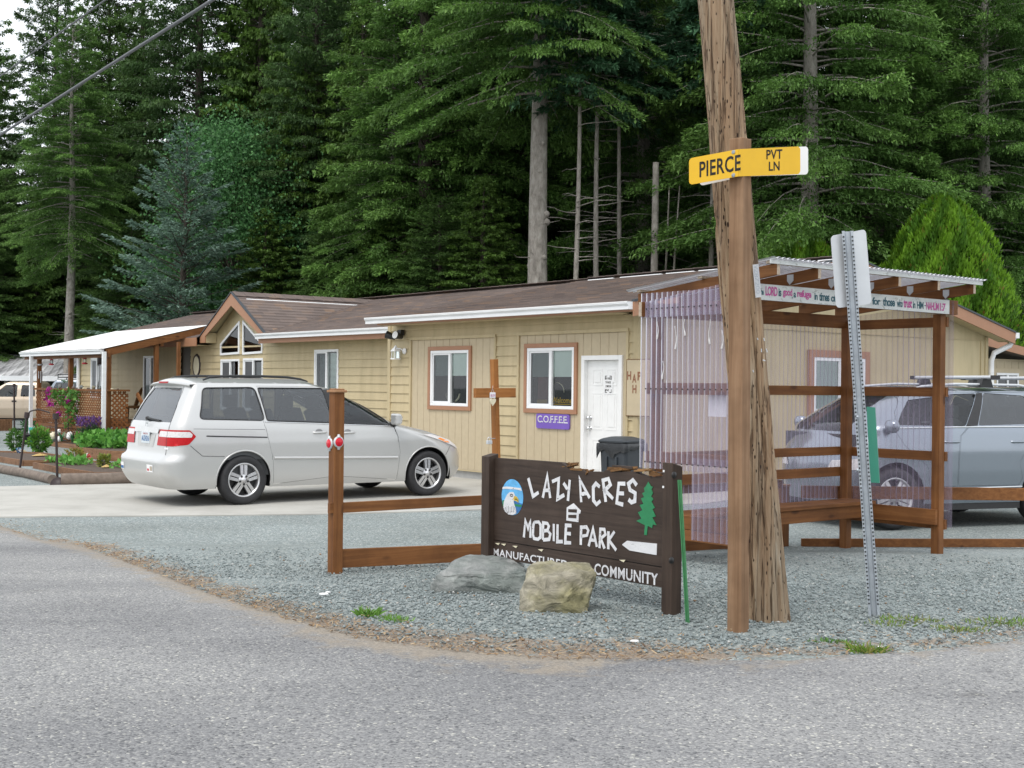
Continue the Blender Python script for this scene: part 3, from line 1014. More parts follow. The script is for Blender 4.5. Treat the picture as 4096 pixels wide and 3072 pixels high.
for zz in (1.02, 1.19):
    mb = MB(); Mh = Matrix.Translation((dx0 + .07, .035, zz)) @ Matrix.Rotation(R(90), 4, 'X')
    mb.lathe([(.0, .075), (.028, .07), (.033, .05), (.02, .03), (.014, .012), (.036, .008), (.036, 0)], 16, Mh)
    mb.build('door_handle' if zz < 1.1 else 'deadbolt', MAT['chrome'], door)
nx, nz = on_y(HF, 2434, 1537, .03)
mb = MB(); mb.box(nx - .10, nx + .10, .026, .030, nz - .16, nz + .16)
nob = mb.build('door_notice', MAT['paper'], door)
mb = MB()
for i, s_ in enumerate(('NO NEED', 'TO KNOCK', 'COME ON', 'IN!')):
    put_text(mb, s_, lambda a, b: (a, .0235, b), nx - .065, nz + .075 - i * .062, nx + .065 - (.05 if i == 3 else 0), nz + .11 - i * .062, .02)
for (a, b, c_, d) in ((-.075, -.03, .125, .135), (.03, .075, .125, .135), (-.075, -.066, .07, .135), (.066, .075, .07, .135), (-.075, -.03, -.135, -.125), (.03, .075, -.135, -.125), (-.075, -.066, -.135, -.08), (.066, .075, -.135, -.08)):
    mb.box(nx + a, nx + b, .0225, .0255, nz + c_, nz + d)
mb.build('notice_print', MAT['ink'], door)

# foundation strip
mb = MB(); mb.box(S_WL, S_R - .02, .02, .1, -.1, BASE); mb.box(S_R - .05, S_R, .02, BACK_T, -.1, BASE)
mb.box(S_L, S_WL, TM + .02, TM + .1, -.1, BASE + .4)
mb.build('foundation', MAT['stakewood'], house)

# main wall
Z_MS = 2.66
mb = MB()
siding(mb, S_L, S_WL - .101, .50, Z_MS, TM, [W3, G1, G2, DP, W4, DK])
# gable face above the eave line
gx, gz = on_y(HF, 926, 1190, TM)
GXC = on_y(HF, 926, 1169, .53)[0]; GHALF = (on_y(HF, 1060, 1328, .53)[0] - on_y(HF, 805, 1352, .53)[0]) / 2
GA = win_px(886, 963, 1300, 1421, TM)
zz = Z_MS
while zz < 3.75:
    f0 = (3.84 - zz) / (3.84 - Z_MS - .1); f1 = max(0, (3.84 - zz - LAP) / (3.84 - Z_MS - .1))
    a0, a1 = GXC - GHALF * f0, GXC + GHALF * f0; b0, b1 = GXC - GHALF * f1, GXC + GHALF * f1
    mb.face([(a0, TM - .018, zz), (a1, TM - .018, zz), (b1, TM - .005, zz + LAP), (b0, TM - .005, zz + LAP)])
    mb.face([(a0, TM, zz), (a1, TM, zz), (a1, TM - .018, zz), (a0, TM - .018, zz)])
    zz += LAP
main = mb.build('siding_wall', MAT['siding'], house)
# backing inside the walls keeps the house dark and closed
mb = MB()
mb.box(S_L + .02, S_L + .1, TM + .1, BACK_T, .1, Z_MS); mb.box(S_L + .1, S_R - .05, BACK_T - .1, BACK_T, .1, Z_MS)
mb.face([(S_L + .02, TM + .02, Z_MS), (S_L + .02, BACK_T, Z_MS), (S_L + .02, RIDGE_T, RIDGE_Z - .06)])
mb.build('rear_wall', MAT['siding'], house)
mb = MB()   # plain gable-end wall facing the shelter
E = .02
mb.face([(S_R, .0, BASE), (S_R, BACK_T, BASE), (S_R, BACK_T, 2.78), (S_R, RIDGE_T, RIDGE_Z - .1), (S_R, 0, 2.86)])
mb.box(S_R - .001, S_R + .018, .12, BACK_T, 2.70, 2.712)
mb.box(S_R + .001, S_R + .02, BACK_T - .26, BACK_T - .25, BASE, 2.7)
mb.box(S_R - .05, S_R + .021, BACK_T - .10, BACK_T, BASE, 2.78)
endw = mb.build('end_wall', MAT['siding'], house)
# window of the end wall
def win_x(ul, ur, vt, vb, s):
    vm = (vt + vb) / 2; um = (ul + ur) / 2
    return [on_x(HF, ul, vm, s)[0], on_x(HF, ur, vm, s)[0], on_x(HF, um, vb, s)[1], on_x(HF, um, vt, s)[1]]
we = win_x(3247, 3452, 1432, 1650, S_R)
y0, y1, z0, z1 = we
def endwin():
    mb = MB(); f = .06; xa, xb = S_R + .004, S_R + .05
    mb.box(xa, xb, y0, y1, z0, z0 + f); mb.box(xa, xb, y0, y1, z1 - f, z1); mb.box(xa, xb, y0, y0 + f, z0 + f, z1 - f); mb.box(xa, xb, y1 - f, y1, z0 + f, z1 - f)
    mb.box(xa, xb - .006, (y0 + y1) / 2 - .04, (y0 + y1) / 2 + .04, z0 + f, z1 - f)
    w = mb.build('window', MAT['vinyl'], house)
    tb = MB(); c = .13
    tb.box(xa, xb + .008, y0 - c, y1 + c, z1 + .002, z1 + c); tb.box(xa, xb + .008, y0 - c, y1 + c, z0 - c, z0 - .002)
    tb.box(xa, xb + .008, y0 - c, y0 - .002, z0 - .002, z1 + .002); tb.box(xa, xb + .008, y1 + .002, y1 + c, z0 - .002, z1 + .002)
    tb.build('window_trim', MAT['trim'], w)
    gb = MB(); gb.face([(S_R + .03, y0 + f, z0 + f), (S_R + .03, y1 - f, z0 + f), (S_R + .03, y1 - f, z1 - f), (S_R + .03, y0 + f, z1 - f)]); gb.build('pane', MAT['glass'], w)
    bb = MB(); bb.box(S_R + .006, S_R + .012, y0 + f, y1 - f, z0 + f, z1 - f); bb.build('blind', MAT['blind'], w)
endwin()

slider(W3, TM, 0, 0, 'glass')['label'] = 'tall sliding window with pale green slatted blinds'
def blinds_in(win, h, t, frac0=.5, frac1=1.0):
    mb = MB(); x0, x1, z0, z1 = h
    a, b = x0 + (x1 - x0) * frac0, x0 + (x1 - x0) * frac1
    z = z0 + .07
    while z < z1 - .08:
        mb.box(a, b, t + .07, t + .09, z, z + .018); z += .026
    return mb.build('slatted_blind', MAT['blind'], win)
wins3 = [o for o in house.children if o.name.startswith('window')][-1]
blinds_in(wins3, W3, TM, .08, .95)
g1 = slider(G1, TM, 0, 0, 'glass_dark'); g2 = slider(G2, TM, 0, 0, 'glass_dark')
blinds_in(g2, G2, TM, .55, .93)
slider(W4, TM, 0, 0, 'glass_dark')
# gable windows with a raked head
def rake_window(pts_px, t, nm):
    P = [on_y(HF, u, v, t) for u, v in pts_px]
    cx = sum(p[0] for p in P) / len(P); cz = sum(p[1] for p in P) / len(P)
    mb = MB()
    n = len(P)
    def inset(d):
        out = []
        for i in range(n):
            a, b, c = Vector(P[i - 1]), Vector(P[i]), Vector(P[(i + 1) % n])
            d1 = (b - a).normalized(); d2 = (c - b).normalized()
            n1 = Vector((-d1.y, d1.x)); n2 = Vector((-d2.y, d2.x))
            if n1.dot(Vector((cx, cz)) - b) < 0: n1, n2 = -n1, -n2
            m = (n1 + n2).normalized(); out.append(b + m * d / max(.35, m.dot(n1)))
        return out
    I = inset(.055)
    for i in range(n):
        j = (i + 1) % n
        q = [P[i], P[j], I[j], I[i]]
        mb.face([(a, t - .045, b) for a, b in q][::-1])
        mb.face([(P[i][0], t - .045, P[i][1]), (P[j][0], t - .045, P[j][1]), (P[j][0], t, P[j][1]), (P[i][0], t, P[i][1])])
        mb.face([(I[i][0], t - .045, I[i][1]), (I[j][0], t - .045, I[j][1]), (I[j][0], t + .03, I[j][1]), (I[i][0], t + .03, I[i][1])])
    w = mb.build('window', MAT['vinyl'], house); w['label'] = nm
    gb = MB(); gb.face([(a, t - .021, b) for a, b in I]); gb.build('pane', MAT['glass_dark'], w)
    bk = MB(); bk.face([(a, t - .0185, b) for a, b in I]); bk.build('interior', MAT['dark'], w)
    return w
rake_window([(886, 1422), (962, 1416), (963, 1283), (886, 1376)], TM, 'raked gable window, left half')
rake_window([(975, 1419), (1054, 1413), (1056, 1374), (976, 1281)], TM, 'raked gable window, right half')
# porch glass door and dark entrance
x0, x1, z0, z1 = DP
mb = MB(); f = .06
mb.box(x0, x1, TM - .03, TM + .05, z1 - f, z1); mb.box(x0, x0 + f, TM - .03, TM + .05, z0, z1 - f); mb.box(x1 - f, x1, TM - .03, TM + .05, z0, z1 - f)
mb.box((x0 + x1) / 2 - .04, (x0 + x1) / 2 + .04, TM - .03, TM + .04, z0, z1 - f)
dd = mb.build('sliding_door', MAT['vinyl'], house)
mb = MB(); mb.face([(x0 + f, TM, z0), (x1 - f, TM, z0), (x1 - f, TM, z1 - f), (x0 + f, TM, z1 - f)]); mb.build('pane', MAT['glass_dark'], dd)
room(DP, TM, dd)
x0, x1, z0, z1 = DK
mb = MB(); mb.box(x0, x1, TM + .02, TM + .06, z0, z1); mb.build('entrance_door', plain('dark_brown_door', (.075, .06, .045), .5), house)

# --- roofs
def slope_roof(s0, s1, t0, z0, t1, z1, name, mat, step=.138, thick=.012):
    """stepped shingle courses from the eave (t0, z0) to the ridge (t1, z1)"""
    mb = MB(); n = max(2, int(round(math.hypot(t1 - t0, z1 - z0) / step)))
    for k in range(n):
        a, b = k / n, (k + 1) / n
        ta, za = t0 + (t1 - t0) * a, z0 + (z1 - z0) * a
        tb, zb = t0 + (t1 - t0) * b, z0 + (z1 - z0) * b
        s = s0
        while s < s1:
            e = min(s1, s + rnd.choice((.6, .9, 1.2)))
            h = thick + rnd.uniform(0, .004)
            mb.face([(s, ta, za + h), (e, ta, za + h), (e, tb, zb + .002), (s, tb, zb + .002)])
            mb.face([(s, ta, za - .01), (e, ta, za - .01), (e, ta, za + h), (s, ta, za + h)])
            s = e
    return mb.build(name, MAT[mat], house)
SW0, SW1 = on_y(HF, 1508, 1310, -.45)[0], S_R + .32
ZE_W, ZE_M = 2.99, 2.86
ROOF_T = -.42
roof_w = slope_roof(SW0, SW1, ROOF_T, ZE_W, RIDGE_T, RIDGE_Z, 'roof', 'shingle')
GA0, GA1 = GXC - GHALF + .05, GXC + GHALF - .05
zmr = lambda t: ZE_M + (RIDGE_Z - .02 - ZE_M) * (t - TM + .42) / (RIDGE_T - TM + .42)
for a_, b_, t_ in ((S_L - .3, GA0, TM - .42), (GA0, GA1, TM + .12), (GA1, SW0 + 1.0, TM - .42)):
    roof_m = slope_roof(a_, b_, t_, zmr(t_), RIDGE_T, RIDGE_Z - .02, 'roof', 'shingle')
mb = MB()     # far slope and undersides
mb.face([(S_L - .3, RIDGE_T, RIDGE_Z), (SW1, RIDGE_T, RIDGE_Z), (SW1, BACK_T + .42, 2.90), (S_L - .3, BACK_T + .42, 2.90)])
mb.build('roof', MAT['shingle'], house)
mb = MB()
mb.face([(SW0, ROOF_T, ZE_W - .012), (SW1, ROOF_T, ZE_W - .012), (SW1, RIDGE_T, RIDGE_Z - .03), (SW0, RIDGE_T, RIDGE_Z - .03)])
for a_, b_ in ((S_L - .3, GA0), (GA1, SW0 + 1)):
    mb.face([(a_, TM - .42, ZE_M - .012), (b_, TM - .42, ZE_M - .012), (b_, RIDGE_T, RIDGE_Z - .05), (a_, RIDGE_T, RIDGE_Z - .05)])
    mb.box(a_, min(b_, SW0 + .8), TM - .40, TM, Z_MS - .01, Z_MS)
mb.face([(S_L - .3, RIDGE_T, RIDGE_Z - .03), (SW1, RIDGE_T, RIDGE_Z - .03), (SW1, BACK_T + .42, 2.87), (S_L - .3, BACK_T + .42, 2.87)])
mb.box(SW0 + .02, SW1 - .1, ROOF_T + .03, 0, Z_WS - .01, Z_WS)
mb.face([(SW0, ROOF_T, ZE_W - .012), (SW0, RIDGE_T, RIDGE_Z - .03), (SW0, RIDGE_T, RIDGE_Z - .3), (SW0, ROOF_T, Z_WS)])
mb.build('soffit', MAT['siding'], house)
mb = MB()     # ridge caps with a pale vent line below
for a, b in ((SW0 + .4, SW1), (S_L - .3, SW0 + .4)):
    z = RIDGE_Z + (.0 if a > SW0 else -.02)
    s = a
    while s < b:
        e = min(b, s + .28)
        mb.beam((s, RIDGE_T - .13, z + .018 - .024), (e, RIDGE_T - .13, z + .010 - .024), .30, .012, (0, .2, 1))
        mb.beam((s, RIDGE_T + .13, z + .018 - .024), (e, RIDGE_T + .13, z + .010 - .024), .30, .012, (0, -.2, 1))
        s = e
mb.build('ridge_cap', MAT['shingle'], house)
mb = MB(); s = SW0 + .5
while s < SW1:
    e = s + rnd.uniform(.5, 1.6)
    mb.beam((s, RIDGE_T - .33, RIDGE_Z - .055), (min(e, SW1), RIDGE_T - .33, RIDGE_Z - .055), .06, .016, (0, .2, 1)); s = e + rnd.uniform(.02, .25)
mb.build('ridge_vent', MAT['vinyl'], house)

# gutters and fascias
def gutter(s0, s1, t, ztop, name='gutter'):
    mb = MB(); d = .12; h = .115
    prof = [(0, 0), (0, h), (-.01, h), (-d, h), (-d, h - .03), (-d + .03, h * .45), (-d + .03, 0)]
    mb.prism([(a, b) for a, b in prof], lambda a, b, d_: (d_, t + a, ztop - h + b), s0, s1)
    o = mb.build(name, MAT['gutter'], house)
    lip = MB(); lip.box(s0, s1, t - d - .004, t - d + .012, ztop - .012, ztop + .004); lip.build('gutter_lip', MAT['white'], o)
    return o
gutter(SW0 - .28, SW1, ROOF_T - .03, ZE_W - .01)
gutter(on_y(HF, 1040, 1340, TM - .45)[0] - .08, SW0 + .9, TM - .45, ZE_M - .01)
mb = MB()
mb.box(SW0, SW1, ROOF_T - .03, ROOF_T, Z_WS - .005, ZE_W - .012)
mb.box(GXC + GHALF - .02, SW0 + .9, TM - .45, TM - .42, Z_MS - .03, ZE_M - .012)
mb.box(S_L - .3, GXC - GHALF + .02, TM - .45, TM - .42, Z_MS - .03, ZE_M - .012)
mb.build('fascia', MAT['trim'], house)
# bargeboards of the gable end
mb = MB()
for (t0, z0, t1, z1) in ((ROOF_T - .03, ZE_W, RIDGE_T, RIDGE_Z + .005), (RIDGE_T, RIDGE_Z + .005, BACK_T + .45, 2.885)):
    p = [(t0, z0 - .23), (t1, z1 - .23), (t1, z1 - .012), (t0, z0 - .012)]
    mb.prism(p, lambda a, b, d: (d, a, b), SW1, SW1 + .03)
mb.build('bargeboard', MAT['trim'], house)
mb = MB()
for (t0, z0, t1, z1) in ((ROOF_T - .03, ZE_W, RIDGE_T, RIDGE_Z + .005), (RIDGE_T, RIDGE_Z + .005, BACK_T + .45, 2.885)):
    p = [(t0, z0 - .010), (t1, z1 - .010), (t1, z1 + .025), (t0, z0 + .025)]
    mb.prism(p, lambda a, b, d: (d, a, b), SW1 - .03, SW1 + .045)
mb.build('drip_edge', MAT['grey_dark'], house)
# end soffit, rear downspout and elbow
mb = MB()
mb.face([(S_R, ROOF_T, ZE_W - .2), (SW1, ROOF_T, ZE_W - .2), (SW1, RIDGE_T, RIDGE_Z - .2), (S_R, RIDGE_T, RIDGE_Z - .2)])
mb.face([(S_R, RIDGE_T, RIDGE_Z - .2), (SW1, RIDGE_T, RIDGE_Z - .2), (SW1, BACK_T + .42, 2.69), (S_R, BACK_T + .42, 2.69)])
mb.build('soffit', MAT['siding'], house)
mb = MB(); yd = BACK_T + .05
mb.tube([(SW1 - .02, BACK_T + .50, 2.80), (SW1 - .08, BACK_T + .42, 2.62), (S_R + .08, yd + .06, 2.46), (S_R + .06, yd, 2.3), (S_R + .06, yd, .25)], .055, 8)
mb.build('downspout', MAT['gutter'], house)
mb = MB(); mb.box(SW1 - .2, SW1 + .05, BACK_T + .45, BACK_T + .57, 2.77, 2.88); mb.build('gutter', MAT['gutter'], house)
# lower rear wing with a small white window
s2 = 2.9
mb = MB(); y = BACK_T
while y < BACK_T + 5:
    mb.box(s2, s2 + .02, y + .005, y + .295, .1, 2.35); y += .3
mb.box(s2 - .02, s2 + .008, BACK_T, BACK_T + 5, .1, 2.4)
rw = mb.build('rear_wing', MAT['panel'], house)
a0 = on_x(HF, 3978, 1490, s2); a1 = on_x(HF, 4066, 1490, s2); zt = on_x(HF, 4020, 1492, s2)[1]
mb = MB(); f = .05; zb = zt - .75
for (p, q, r_, t_) in ((a0[0], a1[0], zt - f, zt), (a0[0], a1[0], zb, zb + f), (a0[0], a0[0] + f, zb + f, zt - f), (a1[0] - f, a1[0], zb + f, zt - f), ((a0[0] + a1[0]) / 2 - .03, (a0[0] + a1[0]) / 2 + .03, zb + f, zt - f)):
    mb.box(s2 + .022, s2 + .06, p, q, r_, t_)
wr = mb.build('window', MAT['vinyl'], house)
mb = MB(); mb.face([(s2 + .04, a0[0] + f, zb + f), (s2 + .04, a1[0] - f, zb + f), (s2 + .04, a1[0] - f, zt - f), (s2 + .04, a0[0] + f, zt - f)]); mb.build('pane', MAT['glass_dark'], wr)
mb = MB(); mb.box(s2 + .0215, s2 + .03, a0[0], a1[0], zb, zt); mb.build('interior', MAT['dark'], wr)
mb = MB(); c = .1
mb.box(s2 + .021, s2 + .045, a0[0] - c, a1[0] + c, zt + .003, zt + c); mb.box(s2 + .021, s2 + .045, a0[0] - c, a0[0] - .003, zb, zt + .003); mb.box(s2 + .021, s2 + .045, a1[0] + .003, a1[0] + c, zb, zt + .003)
mb.build('window_trim', MAT['panel'], wr)
p0 = on_x(HF, 3975, 1372, s2 + .35); p1 = on_x(HF, 4110, 1408, s2 + .35)
sl = (p1[1] - p0[1]) / (p1[0] - p0[0])
mb = MB(); zr = lambda y: p0[1] + sl * (y - p0[0])
ya, yb = BACK_T - .2, BACK_T + 5.2
mb.prism([(ya, zr(ya) - .1), (yb, zr(yb) - .1), (yb, zr(yb) + .08), (ya, zr(ya) + .08)], lambda a, b, d: (d, a, b), s2 + .35, s2 + .38)
mb.build('fascia', MAT['trim'], house)
mb = MB(); mb.face([(s2 + .37, ya, zr(ya) + .09), (s2 + .37, yb, zr(yb) + .09), (s2 - 4, yb, zr(yb) + .09), (s2 - 4, ya, zr(ya) + .09)])
mb.face([(s2 + .34, ya, zr(ya) - .05), (s2 + .34, yb, zr(yb) - .05), (s2 - 4, yb, zr(yb) - .05), (s2 - 4, ya, zr(ya) - .05)])
mb.build('roof', MAT['shingle'], house)

# --- cross gable over the front windows
GT = .53                                   # plane of the bargeboards
ax, az = on_y(HF, 926, 1169, GT)
lx, lz = on_y(HF, 805, 1352, GT); rx, rz = on_y(HF, 1060, 1328, GT)
half = (rx - lx) / 2 + .02; gcx = (lx + rx) / 2; zf = (lz + rz) / 2
az = az - .01
mb = MB(); n = int(math.hypot(half, az - zf) / .138)
for sgn in (-1, 1):
    for k in range(n):
        a, b = k / n, (k + 1) / n
        xa, za = gcx + sgn * half * (1 - a), zf + (az - zf) * a
        xb, zb = gcx + sgn * half * (1 - b), zf + (az - zf) * b
        t = GT
        while t < 4.9:
            e = t + rnd.choice((.6, .9, 1.2))
            h = .012 + rnd.uniform(0, .005)
            mb.face([(xa, t, za + h), (xa, e, za + h), (xb, e, zb + .002), (xb, t, zb + .002)])
            mb.face([(xa, t, za - .01), (xa, e, za - .01), (xa, e, za + h), (xa, t, za + h)])
            t = e
gab = mb.build('gable_roof', MAT['shingle_cross'], house)
mb = MB()
for sgn in (-1, 1):
    t = GT
    while t < 4.7:
        mb.beam((gcx + sgn * .10, t, az - .028), (gcx + sgn * .10, t + .28, az - .036), .24, .014, (-sgn * -.55, 0, 1)); t += .28
mb.build('ridge_cap', MAT['shingle_cross'], gab)
mb = MB(); mb.beam((gcx + .27, GT + .25, az - .165), (gcx + .27, 4.5, az - .165), .035, .02, (.55, 0, 1)); mb.build('ridge_vent', MAT['vinyl'], gab)
mb = MB()
for sgn in (-1, 1):
    x0_, x1_ = gcx + sgn * half, gcx
    dn = .25
    foot = zf - .02
    p = [(x0_, foot - .14), (x0_, zf - .012), (x1_, az - .012), (x1_, az - .012 - dn * 1.25), (x0_ - sgn * .30, zf + .0), (x0_ - sgn * .30, foot - .14)]
    mb.prism(p, lambda a, b, d: (a, d, b), GT - .03, GT)
mb.build('bargeboard', MAT['trim'], gab)
mb = MB()
for sgn in (-1, 1):
    a0_, a1_ = (gcx + sgn * (half + .02), zf + .012), (gcx, az + .022)
    p = [(a0_[0], a0_[1] - .03), a0_, a1_, (a1_[0], a1_[1] - .03)]
    mb.prism(p, lambda a, b, d: (a, d, b), GT - .05, GT + .02)
mb.build('drip_edge', MAT['grey_dark'], gab)
mb = MB()
for sgn in (-1, 1):
    x0_ = gcx + sgn * half
    mb.face([(x0_, GT, zf - .03), (x0_, TM + .4, zf - .03), (gcx, TM + .4, az - .04), (gcx, GT, az - .04)])
    # boxed return under the eave corner
    xi = x0_ - sgn * .30
    mb.face([(xi, GT, zf - .16), (xi, TM - .02, zf - .16), (xi, TM - .02, zf + .1), (xi, GT, zf + .1)])
    mb.face([(x0_, GT, zf - .16), (x0_, TM, zf - .16), (xi, TM, zf - .16), (xi, GT, zf - .16)])
mb.build('soffit', MAT['siding'], gab)

# --- wall fittings
def flood():
    x, z = on_y(HF, 1598, 1338, -.1)
    mb = MB(); mb.box(x - .05, x + .07, -.12, -.03, z - .02, z + .09)
    fl = mb.build('flood_light', MAT['black'], house)
    for (dx, ang, tilt) in ((-.16, -55, -20), (.10, 12, -10)):
        m = MB(); M = Matrix.Translation((x + dx, -.2, z - .03)) @ Matrix.Rotation(R(ang), 4, 'Z') @ Matrix.Rotation(R(90 + tilt), 4, 'X')
        m.lathe([(.0, -.11), (.045, -.10), (.06, -.02), (.078, .09)], 16, M); h = m.build('lamp_hood', MAT['black'], fl)
        m = MB(); m.lathe([(0, .088), (.072, .088)], 16, M); m.build('lamp_face', MAT['white'], fl)
flood()
def lantern():
    x, z = on_y(HF, 1582, 1415, -.14)
    mb = MB(); M = Matrix.Translation((x + .15, -.03, z + .05)) @ Matrix.Rotation(R(90), 4, 'X')
    mb.lathe([(.0, .03), (.05, .025), (.06, 0)], 16, M)
    mb.tube([(x + .15, -.05, z + .05), (x + .1, -.10, z + .10), (x + .03, -.14, z + .10)], .012, 6)
    for a in (-.055, .055):
        for b in (-.055, .055):
            mb.beam((x + a, -.14 + b, z - .09), (x + a * .92, -.14 + b * .92, z + .05), .014, .014, (0, 1, 0))
    mb.box(x - .07, x + .07, -.21, -.07, z - .11, z - .085)
    mb.lathe([(.105, z + .045), (.09, z + .07), (.03, z + .13), (.012, z + .16), (0, z + .17)], 4, Matrix.Translation((x, -.14, 0)) @ Matrix.Rotation(R(45), 4, 'Z'), False)
    la = mb.build('wall_lantern', MAT['white'], house)
    m = MB(); m.box(x - .05, x + .05, -.19, -.09, z - .085, z + .045); m.build('pane', MAT['glass'], la)
lantern()

# --- front porch
PT = -1.62
porch = MB()
xl0 = on_y(HF, 112, 1440, PT)[0]; xr0 = on_y(HF, 424, 1440, PT)[0]
zg_ = on_y(HF, 270, 1402, PT - .1)[1]
zi = on_y(HF, 814, 1302, 1.05)[1]
mb = MB(); t0, t1 = PT - .16, 1.05
zlo = zg_ + .01
zhi = zi
nn = int((xr0 - xl0 + .5) / .076)
pts, fs = [], []
for i in range(nn * 4 + 1):
    s = xl0 - .2 + (xr0 - xl0 + .45) * i / (nn * 4)
    dz = .009 * math.sin(i * math.pi / 2)
    pts += [(s, t0, zlo + dz), (s, t1, zhi + dz)]
for i in range(nn * 4): fs.append((2 * i, 2 * i + 2, 2 * i + 3, 2 * i + 1))
mb.add(pts, fs, True)
prf = mb.build('porch_roof', MAT['white'], house)
PZ = on_y(HF, 420, 1640, PT)[1]
mb = MB(); gutter(xl0 - .12, xr0 + .12, PT - .10, zlo - .02, 'gutter')
mb.box(xl0 - .15, xr0 + .3, PT - .05, PT + .0, zlo - .22, zlo - .03)
for s in np.linspace(xl0 + .05, xr0 + .18, 7):
    mb.beam((s, PT - .05, zlo - .07), (s, t1, zhi - .07), .04, .12)
mb.beam((xr0 + .22, PT - .07, zlo - .10), (xr0 + .22, t1 - .05, zhi - .12), .04, .17)
mb.box(xl0, xr0 + .2, TM - 1.1, TM - 1.02, 2.62, 2.76)
mb.build('porch_beam', wood('stained_beam', *[tuple(c * .9 for c in q) for q in ST], axis=1), house)
for i, (u, t) in enumerate(((156, PT + .02), (282, PT + .02), (433, PT + .02), (545, PT + .06))):
    x = on_y(HF, u, 1500, t)[0]
    if i == 3: x, t = xr0 + .12, -.35
    m = MB(); m.box(x - .055, x + .055, t - .045, t + .06, .1, zlo - .04 + (.25 if i == 3 else 0)); m.build('porch_post', MAT['cedar_z'], house)
xq = xr0 + .1
m = MB(); m.box(on_y(HF, 714, 1450, -.35)[0] - .04, on_y(HF, 714, 1450, -.35)[0] + .04, -.39, -.31, .1, on_y(HF, 714, 1368, -.35)[1]); m.build('porch_post', MAT['cedar_z'], house)
for u in (127, 418):
    x = on_y(HF, u, 1500, PT - .14)[0]
    m = MB(); m.box(x - .04, x + .04, PT - .2, PT - .11, .1, zlo - .08); m.build('downspout', MAT['gutter'], house)
x = on_y(HF, 316, 1500, TM - .06)[0]
m = MB(); m.tube([(x - 1.0, TM - .4, Z_MS + .05), (x - .25, TM - .25, Z_MS), (x, TM - .08, Z_MS - .22), (x, TM - .08, .3)], .06, 8); m.build('downspout', MAT['gutter'], house)
# lattice panels round the deck
ZTOP = on_y(HF, 300, 1555, PT)[1]
def lattice(sa, sb, z0, z1, fixed_t=None, along='s', gap=.088, wd=.044):
    mb = MB(); M = lambda a, b, d: (a, fixed_t + d, b) if along == 's' else (fixed_t + d, a, b)
    w, h = sb - sa, z1 - z0
    for k, sg in ((0, 1), (1, -1)):
        c = -h
        while c < w + h:
            # line x = c + sg*z clipped to the rectangle
            P = []
            x_at0, x_at1 = (c, c + h) if sg == 1 else (c + h, c)
            za, zb = 0, h
            def xz(z): return x_at0 + (x_at1 - x_at0) * z / h
            lo_, hi_ = 0, h
            for lim in (0, w):
                zz_ = (lim - x_at0) / (x_at1 - x_at0) * h
                inc = x_at1 > x_at0
                if (lim == 0) == inc: lo_ = max(lo_, zz_)
                else: hi_ = min(hi_, zz_)
            if hi_ - lo_ > .03:
                p = Vector((sa + xz(lo_), z0 + lo_)); q = Vector((sa + xz(hi_), z0 + hi_))
                d = (q - p).normalized(); nrm = Vector((-d.y, d.x)) * wd / 2
                quad = [p + nrm, q + nrm, q - nrm, p - nrm]
                mb.prism([tuple(v) for v in quad], M, k * .007 - .007, k * .007 - .0005)
            c += gap * 1.41
    return mb
xa, xb = on_y(HF, 152, 1600, PT)[0], on_y(HF, 412, 1600, PT)[0]
LW = wood('lattice_wood', (.13, .045, .014), (.22, .082, .024), (.31, .13, .042), axis=0)
lattice(xa, xb, .12, ZTOP - .04, PT - .05).build('lattice', LW, house)
mb = MB(); mb.box(xa - .1, xb + .15, PT - .09, PT + .06, ZTOP - .05, ZTOP); mb.box(xa, xb, PT - .075, PT - .06, .45, .52)
mb.box(xr0 + .17, xr0 + .3, PT - .05, -1.1, ZTOP - .045, ZTOP + .002)
mb.build('deck_rail', MAT['cedar_x'], house)
lattice(PT + .06, -1.13, .12, ZTOP - .05, xr0 + .24, 't').build('lattice', LW, house)
mb = MB()
mb.box(xl0, xr0 + .2, PT + .08, TM - .1, .55, .62)
mb.beam((xr0 + .5, -1.0, ZTOP - .1), (xr0 + 1.5, -.9, .5), .05, .09); mb.beam((xr0 + .3, -.98, .1), (xr0 + .3, -.98, ZTOP), .07, .07)
mb.box(xr0 + .2, on_y(HF, 716, 1500, -.3)[0], -.38, -.30, on_y(HF, 690, 1524, -.34)[1] - .05, on_y(HF, 690, 1524, -.34)[1])
mb.build('deck', MAT['cedar_y'], house)
# oval house plaque and wall details
x, z = on_y(HF, 785, 1463, TM - .04)
M = Matrix.Translation((x, TM - .02, z)) @ Matrix.Rotation(R(90), 4, 'X') @ Matrix.Diagonal((.7, 1, 1, 1))
mb = MB(); mb.lathe([(0, .02), (.27, .02), (.30, .03), (.32, 0)], 28, M); pq = mb.build('house_plaque', MAT['iron'], house)
mb = MB(); mb.lathe([(0, .024), (.25, .024)], 28, M); mb.build('plaque_face', MAT['cream'], pq)

